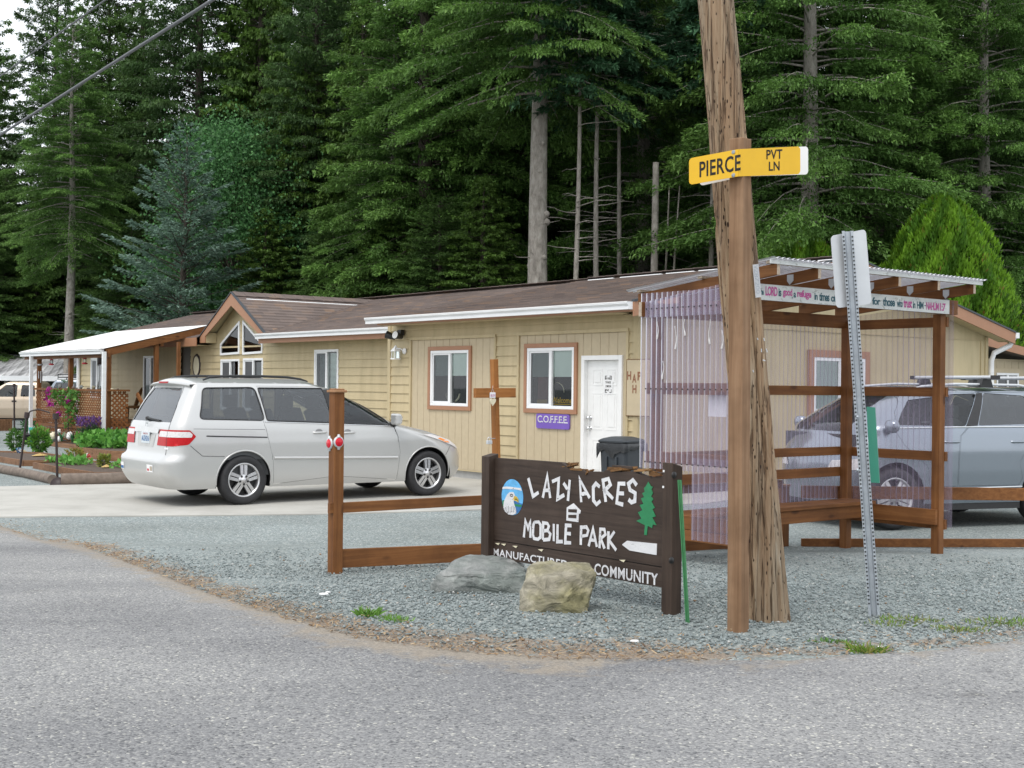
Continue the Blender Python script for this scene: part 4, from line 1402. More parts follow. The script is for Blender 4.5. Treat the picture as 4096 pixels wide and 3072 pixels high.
# --- flat things fixed to the wall
def coffee():
    x0, z1 = on_y(HF, 2147, 1668, -.03); x1, z0 = on_y(HF, 2279, 1704, -.03)
    z0 = on_y(HF, 2213, 1715.5, -.03)[1]; z1 = on_y(HF, 2213, 1656, -.03)[1]
    F = HF @ Matrix.Translation((0, 0, 0))
    t = thing('coffee_sign', 'purple wooden sign reading C.O.F.F.E.E. under the window by the door', 'sign', HF @ Matrix.Translation(((x0 + x1) / 2, -.02, z0)))
    w, h = (x1 - x0), z1 - z0
    pl = []
    for (cx, cz, a0) in ((w / 2 - .035, .035, -90), (w / 2 - .035, h - .035, 0), (-w / 2 + .035, h - .035, 90), (-w / 2 + .035, .035, 180)):
        for k in range(5):
            a = R(a0 + k * 22.5); pl.append((cx + .035 * math.cos(a), cz + .035 * math.sin(a)))
    mb = MB(); mb.prism(pl, lambda a, b, d: (a, d, b), -.022, 0); mb.build('board', MAT['purple'], t)
    mb = MB(); put_text(mb, 'C.O.F.F.E.E.', lambda a, b: (a, -.0245, b), -w * .46, h * .40, w * .46, h * .88, -.012, .9)
    put_text(mb, 'C.O.F.F.E.E.', lambda a, b: (a, -.0245, b), -w * .46, h * .40, w * .46, h * .88, .012, .9)
    mb.build('lettering', MAT['paper'], t)
coffee()
def happy():
    x0, z1 = on_y(HF, 2511, 1440, -.03); z0 = on_y(HF, 2511, 1661, -.03)[1]
    w = .62
    t = thing('wall_board', 'tan wooden board with brown cut out letters beside the white door', 'sign', HF @ Matrix.Translation((x0, -.02, z0)))
    h = z1 - z0
    mb = MB(); mb.box(0, w, -.028, -.005, 0, h); mb.build('board', MAT['panel'], t)
    mb = MB(); e = .008
    mb.box(-e, w + e, -.03, -.004, h + .001, h + .012); mb.box(-e, w + e, -.03, -.004, -.012, -.001); mb.box(-.01, -.001, -.03, -.004, 0, h)
    mb.build('board_edge', MAT['rot'], t)
    mb = MB()
    for i, (c, zz) in enumerate((('H', .64), ('A', .59), ('P', .63))):
        put_text(mb, c, lambda a, b: (a, -.0305, b), .01 + i * .115, h * zz, .10 + i * .115, h * zz + .135, .03)
    put_text(mb, 'H', lambda a, b: (a, -.0305, b), .13, h * .40, .22, h * .40 + .13, .03)
    mb.build('lettering', MAT['letter_brown'], t)
happy()
# ---------------------------------------------------------------- vehicles
def pip(P, poly):
    """points inside polygon, vectorised"""
    x, y = P[:, 0], P[:, 1]
    q = np.asarray(poly); inside = np.zeros(len(P), bool)
    j = len(q) - 1
    for i in range(len(q)):
        xi, yi, xj, yj = q[i][0], q[i][1], q[j][0], q[j][1]
        c = ((yi > y) != (yj > y)) & (x < (xj - xi) * (y - yi) / (yj - yi + 1e-12) + xi)
        inside ^= c; j = i
    return inside

def dens(poly, step, closed=True):
    out = []
    n = len(poly)
    for i in range(n if closed else n - 1):
        a, b = np.array(poly[i], float), np.array(poly[(i + 1) % n], float)
        k = max(1, int(np.ceil(np.linalg.norm(b - a) / step)))
        for j in range(k): out.append(tuple(a + (b - a) * j / k))
    if not closed: out.append(tuple(poly[-1]))
    return out

def rounded(poly, r, k=4):
    out = []
    n = len(poly)
    for i in range(n):
        a, b, c = Vector(poly[i - 1]), Vector(poly[i]), Vector(poly[(i + 1) % n])
        rr = min(r, (a - b).length * .45, (c - b).length * .45)
        p, q = b + (a - b).normalized() * rr, b + (c - b).normalized() * rr
        for j in range(k + 1):
            t = j / k
            out.append(tuple((1 - t) ** 2 * p + 2 * t * (1 - t) * b + t * t * q))
    return out

class Body:
    """car body as a stack of rounded plan outlines; x forward, y left, z up"""
    def __init__(s, rear, front, width, zt, rc=(.10, .30), fc=(.24, .6), crown=.07, arch=()):
        s.rear, s.front, s.width, s.zt, s.crown = rear, front, width, zt, crown
        # nominal half outline, from rear centre along the right side to front centre
        rx, ry = rc; fx, fy = fc
        P = [(-1 - .0, 0.0)]
        for t in np.linspace(0, 1, 10)[1:]: P.append((-1 + .035 * rx * t * t, -t * (1 - ry)))
        for a in np.linspace(0, math.pi / 2, 14)[1:]: P.append((-1 + rx - rx * math.cos(a) * .965, -(1 - ry) - ry * math.sin(a)))
        for t in np.linspace(0, 1, 30)[1:]: P.append((-1 + rx + t * (2 - rx - fx), -1))
        for a in np.linspace(0, math.pi / 2, 20)[1:]: P.append((1 - fx + fx * math.sin(a) * .93, -(1 - fy) - fy * math.cos(a)))
        for t in np.linspace(0, 1, 8)[1:]: P.append((1 - fx * .07 + fx * .07 * math.sin(t * math.pi / 2), -(1 - t) * (1 - fy)))
        P = np.array(P)
        seg = np.hypot(np.diff(P[:, 0]) * 2.5, np.diff(P[:, 1]) * .95)
        s.p = np.concatenate([[0], np.cumsum(seg)]); s.N = P; s.pmax = s.p[-1]
        s.side0 = 10 + 12; s.side1 = 10 + 13 + 29
    def ii(s, tab, z):
        a = np.array(tab); return np.interp(z, a[:, 0], a[:, 1])
    def xr(s, z): return s.ii(s.rear, z)
    def xf(s, z): return s.ii(s.front, z)
    def W(s, z): return s.ii(s.width, z)
    def pos(s, p, z):
        nx = np.interp(p, s.p, s.N[:, 0]); ny = np.interp(p, s.p, s.N[:, 1])
        a, b = s.xr(z), s.xf(z)
        x = a + (b - a) * (nx + 1) / 2
        taper = 1 - .035 * np.clip((np.abs(x) - 1.2) / 1.3, 0, 1) ** 2
        return np.stack([x, ny * s.W(z) * taper, np.asarray(z) + 0 * x], -1)
    def nrm(s, p, z):
        e = 1e-3
        a = s.pos(p + e, z) - s.pos(p - e, z); b = s.pos(p, z + e) - s.pos(p, z - e)
        n = np.cross(a, b); n /= np.linalg.norm(n, axis=-1, keepdims=True) + 1e-9
        return n
    def inv(s, x, z):
        """side coordinate p of a point (x, z) seen from the side"""
        nx = 2 * (x - s.xr(z)) / (s.xf(z) - s.xr(z)) - 1
        m = s.N[:, 0]; k = slice(9, len(m))
        return np.interp(nx, np.maximum.accumulate(m[k]), s.p[k])
    def side(s, poly, step=.05):
        return [(float(s.inv(x, z)), z) for x, z in dens(poly, step)]
    def skin(s, mb, region, holes=(), off=0.0, grid=(.055, .04), mirror=True, flip=False):
        """triangulate region minus holes, all in (p, z); push out by off"""
        cons = [dens(region, .045)] + [dens(h, .045) for h in holes]
        V, Eg = [], []
        for c in cons:
            n0 = len(V); V += [Vector(q) for q in c]
            Eg += [(n0 + i, n0 + (i + 1) % len(c)) for i in range(len(c))]
        r = np.array(region)
        gp = np.arange(r[:, 0].min(), r[:, 0].max(), grid[0]) + .013; gz = np.arange(r[:, 1].min(), r[:, 1].max(), grid[1]) + .009
        G = np.array([(a, b) for a in gp for b in gz]).reshape(-1, 2)
        if len(G):
            ok = pip(G, region)
            for h in holes: ok &= ~pip(G, h)
            allc = np.array([q for c in cons for q in c])
            G = G[ok]
            if len(G):
                d = np.min(np.hypot(G[:, None, 0] - allc[None, :, 0], G[:, None, 1] - allc[None, :, 1]), 1)
                V += [Vector(q) for q in G[d > .016]]
        vo, _, fo, _, _, _ = delaunay_2d_cdt(V, Eg, [], 0, 1e-5)
        P = np.array([(q.x, q.y) for q in vo]); F = np.array([list(f) for f in fo if len(f) == 3])
        c = P[F].mean(1)
        ok = pip(c, region)
        for h in holes: ok &= ~pip(c, h)
        F = F[ok]
        X = s.pos(P[:, 0], P[:, 1])
        if off: X = X + s.nrm(P[:, 0], P[:, 1]) * (off if np.isscalar(off) else 1)
        used = np.unique(F); m = -np.ones(len(P), int); m[used] = np.arange(len(used))
        F = m[F]; X = X[used]
        # orient outwards
        n = np.cross(X[F[:, 1]] - X[F[:, 0]], X[F[:, 2]] - X[F[:, 0]])
        cc = X[F].mean(1); outw = cc - np.array([0, 0, .9]); outw[:, 0] *= .25
        bad = (n * s.nrm(*(P[used][F].mean(1).T))).sum(1) < 0
        F[bad] = F[bad][:, ::-1]
        mb.add([tuple(q) for q in X], [tuple(f) for f in F], True)
        if mirror:
            Y = X.copy(); Y[:, 1] *= -1
            mb.add([tuple(q) for q in Y], [tuple(f[::-1]) for f in F], True)
    def roof(s, mb, rise=.075, rings=8, x_shrink=.25):
        p = np.linspace(0, s.pmax, 90); z0 = s.zt
        base = s.pos(p, np.full_like(p, z0)); xc = (base[:, 0].min() + base[:, 0].max()) / 2
        rows = []
        for j in range(rings + 1):
            t = j / rings; k = 1 - t
            q = base.copy()
            q[:, 1] *= k; q[:, 0] = xc + (q[:, 0] - xc) * (1 - x_shrink * t * .5)
            q[:, 2] = z0 + rise * (1 - k ** 2.2)
            rows.append(q)
        for sgn in (1, -1):
            pts = [(a, b * sgn, c) for q in rows for a, b, c in q]; n = len(p)
            fs = []
            for j in range(rings):
                for i in range(n - 1):
                    f = (j * n + i, j * n + i + 1, (j + 1) * n + i + 1, (j + 1) * n + i)
                    fs.append(f if sgn == 1 else f[::-1])
            mb.add(pts, fs, True)

def arch_outline(body, zb, arches, r, zc):
    """bottom edge with wheel openings then up and over: region polygon in (p, z)"""
    pts = []
    pr = body.inv
    low = [(0.0, zb)]
    edge = []
    for xa in sorted(arches):
        h = math.sqrt(max(0, r * r - (zb - zc) ** 2))
        a0 = math.atan2(zb - zc, -h); a1 = math.atan2(zb - zc, h)
        if a0 < 0: a0 += 2 * math.pi
        for t in np.linspace(a0, a1, 26):
            x, z = xa + r * math.cos(t), zc + r * math.sin(t)
            edge.append((float(pr(x, z)), z))
    return low + edge + [(body.pmax, zb)], None

def wheel(parent, x, y, r, side, rim_r, spokes, w=.215, hub=None, double=True):
    """tyre with rim, spokes and nuts; side -1 = right"""
    F = Matrix.Translation((x, y, r)) @ Matrix.Rotation(R(90 if side < 0 else -90), 4, 'X')
    # local z points outwards
    mb = MB(); h = w / 2
    prof = [(rim_r, -h * .8), (rim_r + .02, -h), (r * .93, -h), (r * .985, -h * .75), (r, -h * .4), (r, h * .4), (r * .985, h * .75), (r * .93, h), (r * .84, h * 1.04), (rim_r + .035, h * .98), (rim_r + .004, h * .86), (rim_r, h * .7)]
    mb.lathe(prof, 48, F)
    ty = mb.build('wheel', MAT['rubber'], parent)
    mb = MB()
    mb.lathe([(rim_r, -h * .8), (rim_r - .012, -h * .5), (rim_r - .018, h * .5), (rim_r - .008, h * .86), (rim_r + .006, h * .93), (rim_r + .012, h * .88)], 48, F)
    zf = h * .80
    for k in range(spokes):
        a = 2 * math.pi * k / spokes + .31
        for off in ((-1, 1) if double else (0,)):
            er, et = Vector((math.cos(a), math.sin(a), 0)), Vector((-math.sin(a), math.cos(a), 0))
            w0, w1 = (.019, .022) if double else (.030, .026)
            p0 = er * rim_r * .26 + et * off * .026; p1 = er * (rim_r - .003) + et * off * .031
            d = (p1 - p0).normalized(); nn = Vector((-d.y, d.x, 0))
            q = [p0 + nn * w0, p1 + nn * w1 * 1.15, p1 - nn * w1 * 1.15, p0 - nn * w0]
            top = [Vector((v.x, v.y, zf - (.016 if i in (1, 2) else .004))) for i, v in enumerate(q)]
            bot = [Vector((v.x * 1.0, v.y, zf - .055)) for v in q]
            mb.add([F @ v for v in top + bot], [(3, 2, 1, 0), (0, 1, 5, 4), (1, 2, 6, 5), (2, 3, 7, 6), (3, 0, 4, 7)], False)
    mb.lathe([(rim_r * .36, zf - .06), (rim_r * .36, zf - .012), (rim_r * .30, zf), (rim_r * .16, zf + .002), (rim_r * .15, zf + .012), (0, zf + .014)], 28, F)
    rim = mb.build('rim', MAT['alloy'], ty)
    mb = MB()
    for k in range(5):
        a = 2 * math.pi * k / 5 + .31 + math.pi / 5
        M = F @ Matrix.Translation((rim_r * .27 * math.cos(a), rim_r * .27 * math.sin(a), zf))
        mb.lathe([(.017, 0.002), (.017, .004), (.009, .005), (.009, .012), (0, .013)], 8, M)
    mb.build('wheel_nuts', MAT['black'], ty)
    mb = MB(); mb.lathe([(0, -h * .1), (rim_r * .98, -h * .1)], 32, F); mb.build('brake_disc', MAT['black'], ty)
    return ty

def pair(name, mat, parent, body, region, holes=(), off=0.0, split=True):
    mb = MB(); body.skin(mb, region, holes, off, mirror=False)
    o = mb.build(name, MAT[mat] if isinstance(mat, str) else mat, parent)
    m2 = MB(); m2.v = [(a, -b, c) for a, b, c in mb.v]; m2.f = [f[::-1] for f in mb.f]; m2.mi = mb.mi; m2.sm = mb.sm
    return o, m2.build(name, MAT[mat] if isinstance(mat, str) else mat, parent)

def well(xa, y0, y1, r, zc, zb, parent):
    """dark liner over a wheel, open below"""
    a0 = math.asin((zb - zc) / r); mb = MB(); n = 20
    T = [a0 + (math.pi - 2 * a0) * i / n for i in range(n + 1)]
    P = [(xa + r * math.cos(t), zc + r * math.sin(t)) for t in T]
    pts = [(x, y0, z) for x, z in P] + [(x, y1, z) for x, z in P]
    mb.add(pts, [(i, i + 1, n + 2 + i, n + 1 + i) for i in range(n)] + [list(range(n + 1, 2 * n + 2))], False)
    return mb.build('wheel_well', MAT['black'], parent)

# ------------------------------------------------- silver minivan
VA = R(36.3)
v_near = gpt(965, 2021)
fw, lf = Vector((math.cos(VA), math.sin(VA), 0)), Vector((-math.sin(VA), math.cos(VA), 0))
VO = v_near + lf * .87 + fw * 1.5
VF = frame((VO.x, VO.y, .012), VA)
van = thing('minivan', 'silver minivan with tinted rear windows and black roof rails parked on the driveway', 'minivan', VF)
def vp(x, y, Y=-.955):
    return on_y(VF, 400 + x * .6781, 1400 + y * .6783, Y)
vb = Body(rear=[(.20, -2.46), (.30, -2.56), (.42, -2.63), (.60, -2.64), (.645, -2.625), (.665, -2.57), (.72, -2.555), (.95, -2.53), (1.08, -2.50), (1.14, -2.47), (1.40, -2.34), (1.58, -2.235), (1.66, -2.20), (1.70, -2.18)],
          front=[(.20, 2.22), (.28, 2.37), (.40, 2.43), (.56, 2.43), (.66, 2.40), (.74, 2.34), (.82, 2.22), (.90, 2.02), (.97, 1.78), (1.03, 1.52), (1.08, 1.28), (1.13, 1.10), (1.20, .95), (1.34, .68), (1.50, .34), (1.60, .10), (1.66, -.10), (1.70, -.30)],
          width=[(.18, .90), (.26, .935), (.34, .955), (.42, .965), (.60, .978), (.72, .98), (.86, .982), (.92, .976), (1.02, .968), (1.10, .955), (1.14, .945), (1.35, .880), (1.55, .800), (1.64, .745), (1.68, .71), (1.70, .68)],
          zt=1.675, rc=(.10, .26), fc=(.30, .66))
ZB = .235
# glass openings, traced as the side shows them
def win_pts(L, y):
    return [vp(a, b, y) for a, b in L]
q1 = rounded(win_pts([(579, 407), (600, 330), (622, 224), (928, 221), (960, 415)], -.87), .07)
q2 = win_pts([(974, 416), (948, 224), (1286, 226), (1334, 290), (1345, 428)], -.87)
xB = q2[3][0]
q2 = rounded([q2[0], q2[1], (q2[2][0] + .12, q2[2][1]), (q2[4][0] + .05, q2[4][1])], .03)
q3a = win_pts([(1425, 434), (1425, 232), (1500, 262), (1600, 330), (1690, 405), (1697, 442)], -.87)
q3a[0] = (q2[-1][0] + .16, q3a[0][1]); q3a[1] = (q2[-6][0] + .12, max(q3a[1][1], 1.58))
q3 = rounded([q3a[0], q3a[1], q3a[2], q3a[3], q3a[4], q3a[5]], .04)
q4 = rounded([(1.0, 1.055), (.93, 1.15), (.74, 1.22), (.72, 1.06)], .02)      # quarter light by the mirror
# keep quarter light just ahead of the door glass
xq = q3a[5][0]
q4 = rounded([(xq + .06, 1.105), (xq + .05, 1.235), (xq + .31, 1.115)], .02)
H1, H2, H3, H4 = [vb.side(q, .05) for q in (q1, q2, q3, q4)]
# tailgate glass and windscreen in (p, z)
pc = vb.p[9]
def rear_pw(y, z):                         # y is half-width fraction across the rear
    return y * pc
RG = [(0, 1.135), (pc * 1.06, 1.135), (pc * 1.05, 1.35), (pc * .93, 1.60), (0, 1.605)]
pF = vb.pmax
WS = [(pF, 1.13), (pF - .98, 1.15), (pF - .97, 1.30), (pF - .94, 1.50), (pF - .90, 1.60), (pF, 1.64)]
edge, _ = arch_outline(vb, ZB, (-1.5, 1.5), .405, .345)
outer = edge + [(pF, 1.675), (0, 1.675)]
# doors as separate panels: sliding door and front door
dS = vb.side([vp(1026, 792, -.96), vp(1018, 650, -.96), vp(985, 500, -.96), vp(962, 418, -.93), vp(936, 212, -.82), (q2[-1][0] + .075, 1.642), (q2[-1][0] + .075, 1.10), (q2[-1][0] + .075, .35)], .06)
xd0 = q2[-1][0] + .085
fdz = [(xd0, .35), (xd0, 1.10), (xd0, 1.642), (q3a[2][0] + .05, q3a[2][1] + .055), (q3a[3][0] + .05, q3a[3][1] + .06), (q3a[4][0] + .065, q3a[4][1] + .055), (q3a[5][0] + .05, 1.07), vp(1752, 500, -.96), vp(1768, 600, -.96), vp(1752, 765, -.96)]
dF = vb.side(fdz, .06)
def shrink(poly, d):
    c = []
    n = len(poly)
    A = sum(poly[i - 1][0] * poly[i][1] - poly[i][0] * poly[i - 1][1] for i in range(n))
    for i in range(n):
        a, b, e = Vector(poly[i - 1]), Vector(poly[i]), Vector(poly[(i + 1) % n])
        d1, d2 = (b - a), (e - b)
        if d1.length < 1e-6 or d2.length < 1e-6: c.append(tuple(b)); continue
        d1.normalize(); d2.normalize()
        m = Vector((-(d1 + d2).y, (d1 + d2).x)); m = m.normalized() if m.length > 1e-6 else Vector((0, 0))
        c.append(tuple(b + m * d * (1 if A > 0 else -1)))
    return c
mb = MB()
vb.skin(mb, outer, [RG, WS, H1, H4, dS, dF], 0)
vb.roof(mb)
mb.build('body', MAT['silver'], van, merge=True)
for nm, d_, h_, lab in (('sliding_door', dS, H2, None), ('front_door', dF, H3, None)):
    mb = MB(); vb.skin(mb, shrink(d_, .004), [h_], 0, mirror=False); dd = mb.build(nm, MAT['silver'], van)
    mb = MB(); vb.skin(mb, shrink(d_, .004), [h_], 0, mirror=False)
    mb.v = [(a, -b, c) for a, b, c in mb.v]; mb.f = [f[::-1] for f in mb.f]; d2 = mb.build(nm, MAT['silver'], van)
    # handle bowls, handles and rub strips on the right side
    if nm == 'sliding_door': hx = vp(1298, 487, -.98)
    else: hx = vp(1466, 488, -.98)
    for sgn, par in ((1, dd), (-1, d2)):
        yy = -(vb.W(hx[1]) + .012) * sgn
        m = MB(); m.tube([(hx[0] - .10, yy + .022 * sgn, hx[1]), (hx[0] - .07, yy - .012 * sgn, hx[1]), (hx[0] + .07, yy - .012 * sgn, hx[1] + .004), (hx[0] + .11, yy + .022 * sgn, hx[1] + .002)], .016, 8); m.build('handle', MAT['silver'], par)
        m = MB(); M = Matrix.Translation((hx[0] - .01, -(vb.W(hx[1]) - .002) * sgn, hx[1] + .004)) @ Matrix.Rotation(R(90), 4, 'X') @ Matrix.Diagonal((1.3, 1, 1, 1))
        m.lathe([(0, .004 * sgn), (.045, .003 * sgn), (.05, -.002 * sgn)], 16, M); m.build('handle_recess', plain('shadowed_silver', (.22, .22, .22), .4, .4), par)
def strip(name, pts_side, mat, w=.012, off=.006, both=True, parent=None):
    """thin strip following the body side"""
    mb = MB()
    P = dens(pts_side, .05, False)
    for sgn in ((1, -1) if both else (1,)):
        path = []
        for x, z in P:
            p = float(vb.inv(x, z)); q = vb.pos(np.array([p]), np.array([z]))[0] + vb.nrm(np.array([p]), np.array([z]))[0] * off
            path.append(Vector((q[0], q[1] * sgn, q[2])))
        mb.tube(path, w, 6)
    return mb.build(name, MAT[mat] if isinstance(mat, str) else mat, parent or van)
strip('rub_strip', [vp(1026, 636, -.975), vp(1335, 635, -.975), vp(1340, 635, -.975), vp(1755, 633, -.975)], 'silver', .022, .0)
strip('slide_rail', [vp(632, 508, -.98), vp(700, 510, -.98), vp(988, 515, -.98)], 'black', .009, .001)
strip('belt_molding', [vp(974, 424, -.95), vp(1345, 436, -.95), vp(1700, 448, -.95)], 'chrome', .007, .004)
strip('panel_seam', [vp(536, 566, -.97), vp(606, 626, -.97), vp(735, 628, -.97)], 'black', .0035, .0)
strip('panel_seam', [vp(556, 466, -.96), vp(975, 469, -.97)], 'black', .003, -.001)
def arch_lip():
    mb = MB()
    for xa in (-1.5, 1.5):
        for sgn in (1, -1):
            path = []
            for t in np.linspace(-.28, math.pi + .28, 30):
                x, z = xa + .405 * math.cos(t), .345 + .405 * math.sin(t)
                if z < ZB: continue
                p = float(vb.inv(x, z)); q = vb.pos(np.array([p]), np.array([z]))[0]
                path.append(Vector((q[0], (q[1] + .004) * sgn, q[2])))
            mb.tube(path, .012, 6)
    mb.build('arch_lip', MAT['silver'], van)
    for xa in (-1.5, 1.5):
        for sgn in (1, -1):
            M = Matrix.Translation((xa, -.93 * sgn, .345)) @ Matrix.Rotation(R(-90 * sgn), 4, 'X')
            well(xa, .93 * sgn, .66 * sgn, .415, .345, .24, van)
arch_lip()
# glazing
for nm, h_, mt in (('side_window', H1, 'car_glass_tint'), ('side_window', H2, 'car_glass_tint'), ('side_window', H3, 'car_glass'), ('side_window', H4, 'car_glass_tint'), ('rear_window', RG, 'car_glass_tint'), ('windscreen', WS, 'car_glass')):
    if nm == 'side_window': pair(nm, mt, van, vb, h_, [], -.006); continue
    mb = MB(); vb.skin(mb, h_, [], -.006); mb.build(nm, MAT[mt], van)
def ring(name, loop, mat, w=.012, off=.002, both=True, parent=None):
    mb = MB()
    L_ = dens(loop, .04)
    for sgn in ((1, -1) if both else (1,)):
        a = np.array(L_); Q = vb.pos(a[:, 0], a[:, 1]) + vb.nrm(a[:, 0], a[:, 1]) * off
        path = [Vector((q[0], q[1] * sgn, q[2])) for q in Q]; path.append(path[0])
        mb.tube(path, w, 5, cap=False)
    return mb.build(name, MAT[mat], parent or van)
ring('window_seal', H1, 'black', .008); ring('window_seal', H2, 'black', .010, -.002); ring('window_seal', H3, 'black', .010, -.002)
# blacked pillar between the door windows
mb = MB()
pz = [(q2[-1][0] + .01, 1.11), (q2[-6][0] + .0, 1.60), (q3a[1][0] + .01, 1.60), (q3a[0][0] - .005, 1.11)]
pair('pillar_trim', 'black', van, vb, vb.side(pz), [], .002)
pz = [(q1[-1][0] + .01, 1.19), (q1[-6][0] + .02, 1.60), (q2[3][0] - .0, 1.61), (q2[1][0] - .0, 1.19)]
# lamps
tl_red = rounded([vp(318, 570, -.9), vp(330, 474, -.9), vp(545, 474, -.96), vp(570, 505, -.97), vp(535, 556, -.97), vp(440, 572, -.97)], .02)
def rear_lamp():
    # polygon in (p, z): inner edge on the tailgate, outer tip on the side
    tip = float(vb.inv(*vp(571, 508, -.975))); zt_ = vp(545, 474, -.97)[1]; zb_ = vp(440, 572, -.97)[1]
    p_in0 = vb.p[9] * .62
    poly = [(p_in0, zb_), (p_in0 + .035, zt_), (tip - .10, zt_), (tip, (zt_ * .62 + zb_ * .38)), (tip - .13, zb_ + .025), (tip - .35, zb_)]
    lm, lm2 = pair('tail_lamp', 'tail_red', van, vb, rounded(poly, .02), [], .008)
    zc = zt_ * .55 + zb_ * .45
    poly2 = [(p_in0 + .045, zc), (p_in0 + .06, zt_ - .022), (tip - .10, zt_ - .022), (tip - .055, zc + .04), (tip - .075, zc)]
    mb = MB(); vb.skin(mb, rounded(poly2, .015), [], .0105); mb.build('reverse_lens', MAT['tail_clear'], lm)
    pm = vb.p[9] + (vb.p[22] - vb.p[9]) * .12
    poly3 = [(pm - .003, zb_), (pm - .003, zt_), (pm + .003, zt_), (pm + .003, zb_)]
    mb = MB(); vb.skin(mb, poly3, [], .012); mb.build('lamp_seam', MAT['black'], lm)
    return p_in0, zt_, zb_
p_in0, zt_, zb_ = rear_lamp()
# tailgate outline, garnish, plate recess, plate, emblem, wiper, spoiler, stickers
pg = vb.p[9] + (vb.p[22] - vb.p[9]) * .12
def gate_seams():
    mb = MB()
    for sgn in (1, -1):
        L_ = [(pg, .70), (pg, zb_)] ; L2 = [(pg, zt_), (pg * .985, 1.2), (pg * .95, 1.45), (pg * .92, 1.66)]
        for seg in (L_, L2):
            a = np.array(dens(seg, .05, False)); Q = vb.pos(a[:, 0], a[:, 1])
            mb.tube([Vector((q[0], q[1] * sgn, q[2])) for q in Q], .0035, 5)
    a = np.array(dens([(0, .668), (pg, .668)], .05, False)); Q = vb.pos(a[:, 0], a[:, 1])
    for sgn in (1, -1): mb.tube([Vector((q[0] - .002, q[1] * sgn, q[2])) for q in Q], .006, 5)
    mb.build('tailgate_seam', MAT['black'], van)
gate_seams()
mb = MB(); vb.skin(mb, [(0, zt_ - .055), (0, zt_ + .012), (p_in0 + .03, zt_ + .004), (p_in0 + .012, zt_ - .06)], [], .022); mb.build('tailgate_garnish', MAT['silver'], van)
def rear_plane(mb, y0, y1, z0, z1, off, M=None):
    xx = vb.xr((z0 + z1) / 2) - off
    mb.box(xx, xx + .006, y0, y1, z0, z1)
zp1 = zt_ - .075; zp0 = zb_ - .03
mb = MB(); vb.skin(mb, [(0, zp0), (0, zp1), (.34, zp1), (.30, zp0 + .03), (.27, zp0)], [], .003); mb.build('plate_recess', plain('recess_silver', (.5, .5, .49), .5, .3), van)
xx = vb.xr(.9) - .014
mb = MB(); mb.box(xx, xx + .006, -.155, .155, zp0 + .045, zp0 + .20); pl = mb.build('licence_plate', plain('plate_white', (.62, .68, .72), .4), van)
mb = MB(); put_text(mb, 'AUZ4216', lambda a, b: (xx - .002, -a, b), -.14, zp0 + .075, .14, zp0 + .15, .02); mb.build('plate_digits', MAT['deep_blue'], pl)
mb = MB(); put_text(mb, 'WASHINGTON', lambda a, b: (xx - .002, -a, b), -.09, zp0 + .165, .09, zp0 + .187); mb.build('plate_state', MAT['red'], pl)
xx = vb.xr(1.05) - .022
mb = MB(); ez = zt_ + .075
stroke(mb, [(-.045, ez - .045), (-.032, ez + .045)], .016, lambda a, b: (xx, -a, b)); stroke(mb, [(.045, ez - .045), (.032, ez + .045)], .016, lambda a, b: (xx, -a, b)); stroke(mb, [(-.036, ez - .004), (.036, ez - .004)], .014, lambda a, b: (xx, -a, b))
mb.build('emblem', MAT['chrome'], van)
mb = MB(); xw = vb.xr(1.17) - .03
mb.tube([(xw + .01, .12, 1.165), (xw, .10, 1.175)], .03, 8); mb.beam((xw, .12, 1.18), (xw + .015, -.34, 1.15), .02, .03, (1, 0, 0)); mb.build('wiper', MAT['black'], van)
# spoiler
mb = MB(); n = 22; pts = []; fs = []
for i in range(n + 1):
    y = -.72 + 1.44 * i / n; c = (y / .72) ** 2
    xe = -2.30 + .09 * c; zz = 1.685 - .035 * c
    pts += [(xe + .30, y * .98, zz + .045 - .02 * c), (xe, y, zz), (xe + .008, y, zz - .028), (xe + .12, y * .98, zz - .05), (xe + .3, y * .97, zz - .03)]
for i in range(n):
    for k in range(4): fs.append((i * 5 + k, i * 5 + k + 1, (i + 1) * 5 + k + 1, (i + 1) * 5 + k))
mb.add(pts, fs, True)
mb.build('spoiler', MAT['silver'], van)
mb = MB(); mb.box(-2.306, -2.28, -.15, .15, 1.667, 1.69); mb.build('brake_lamp', MAT['tail_red'], van)
# bumper stickers and corner badge
def on_rear(name, mat, p0, p1, z0, z1, sgn=1, off=.004, par=None):
    mb = MB(); vb.skin(mb, [(p0, z0), (p1, z0), (p1, z1), (p0, z1)], [], off, mirror=False)
    if sgn < 0:
        mb.v = [(a, -b, c) for a, b, c in mb.v]; mb.f = [f[::-1] for f in mb.f]
    return mb.build(name, MAT[mat], par or van)
st = on_rear('bumper_sticker', 'paper', .30, .52, .455, .555); on_rear('sticker_print', 'red', .32, .39, .47, .50, par=st, off=.006); on_rear('sticker_picture', 'beige_car', .42, .50, .475, .535, par=st, off=.006)
st2 = on_rear('bumper_sticker', 'paper', .62, .76, .44, .54, -1); on_rear('sticker_print', 'deep_blue', .63, .75, .45, .49, -1, .006, st2)
on_rear('badge', 'chrome', .70, .80, .775, .80)
# headlamps, fog, grille
hl = [(pF - 1.05, .80), (pF - 1.22, .925), (pF - 1.0, .93), (pF - .70, .83), (pF - .62, .70), (pF - .80, .69)]
hd, hd2 = pair('headlamp', 'tail_clear', van, vb, rounded(hl, .03), [], .006)
mb = MB(); vb.skin(mb, [(pF - 1.04, .80), (pF - 1.07, .86), (pF - .95, .87), (pF - .90, .79)], [], .009); mb.build('indicator', MAT['amber'], hd)
mb = MB(); vb.skin(mb, rounded([(pF, .60), (pF - .22, .61), (pF - .22, .74), (pF, .745)], .03), [], .005); mb.build('grille', MAT['black'], van)
# bumper seams
strip('panel_seam', [vp(2035, 622, -.95), vp(2068, 570, -.93)], 'black', .003, .001)
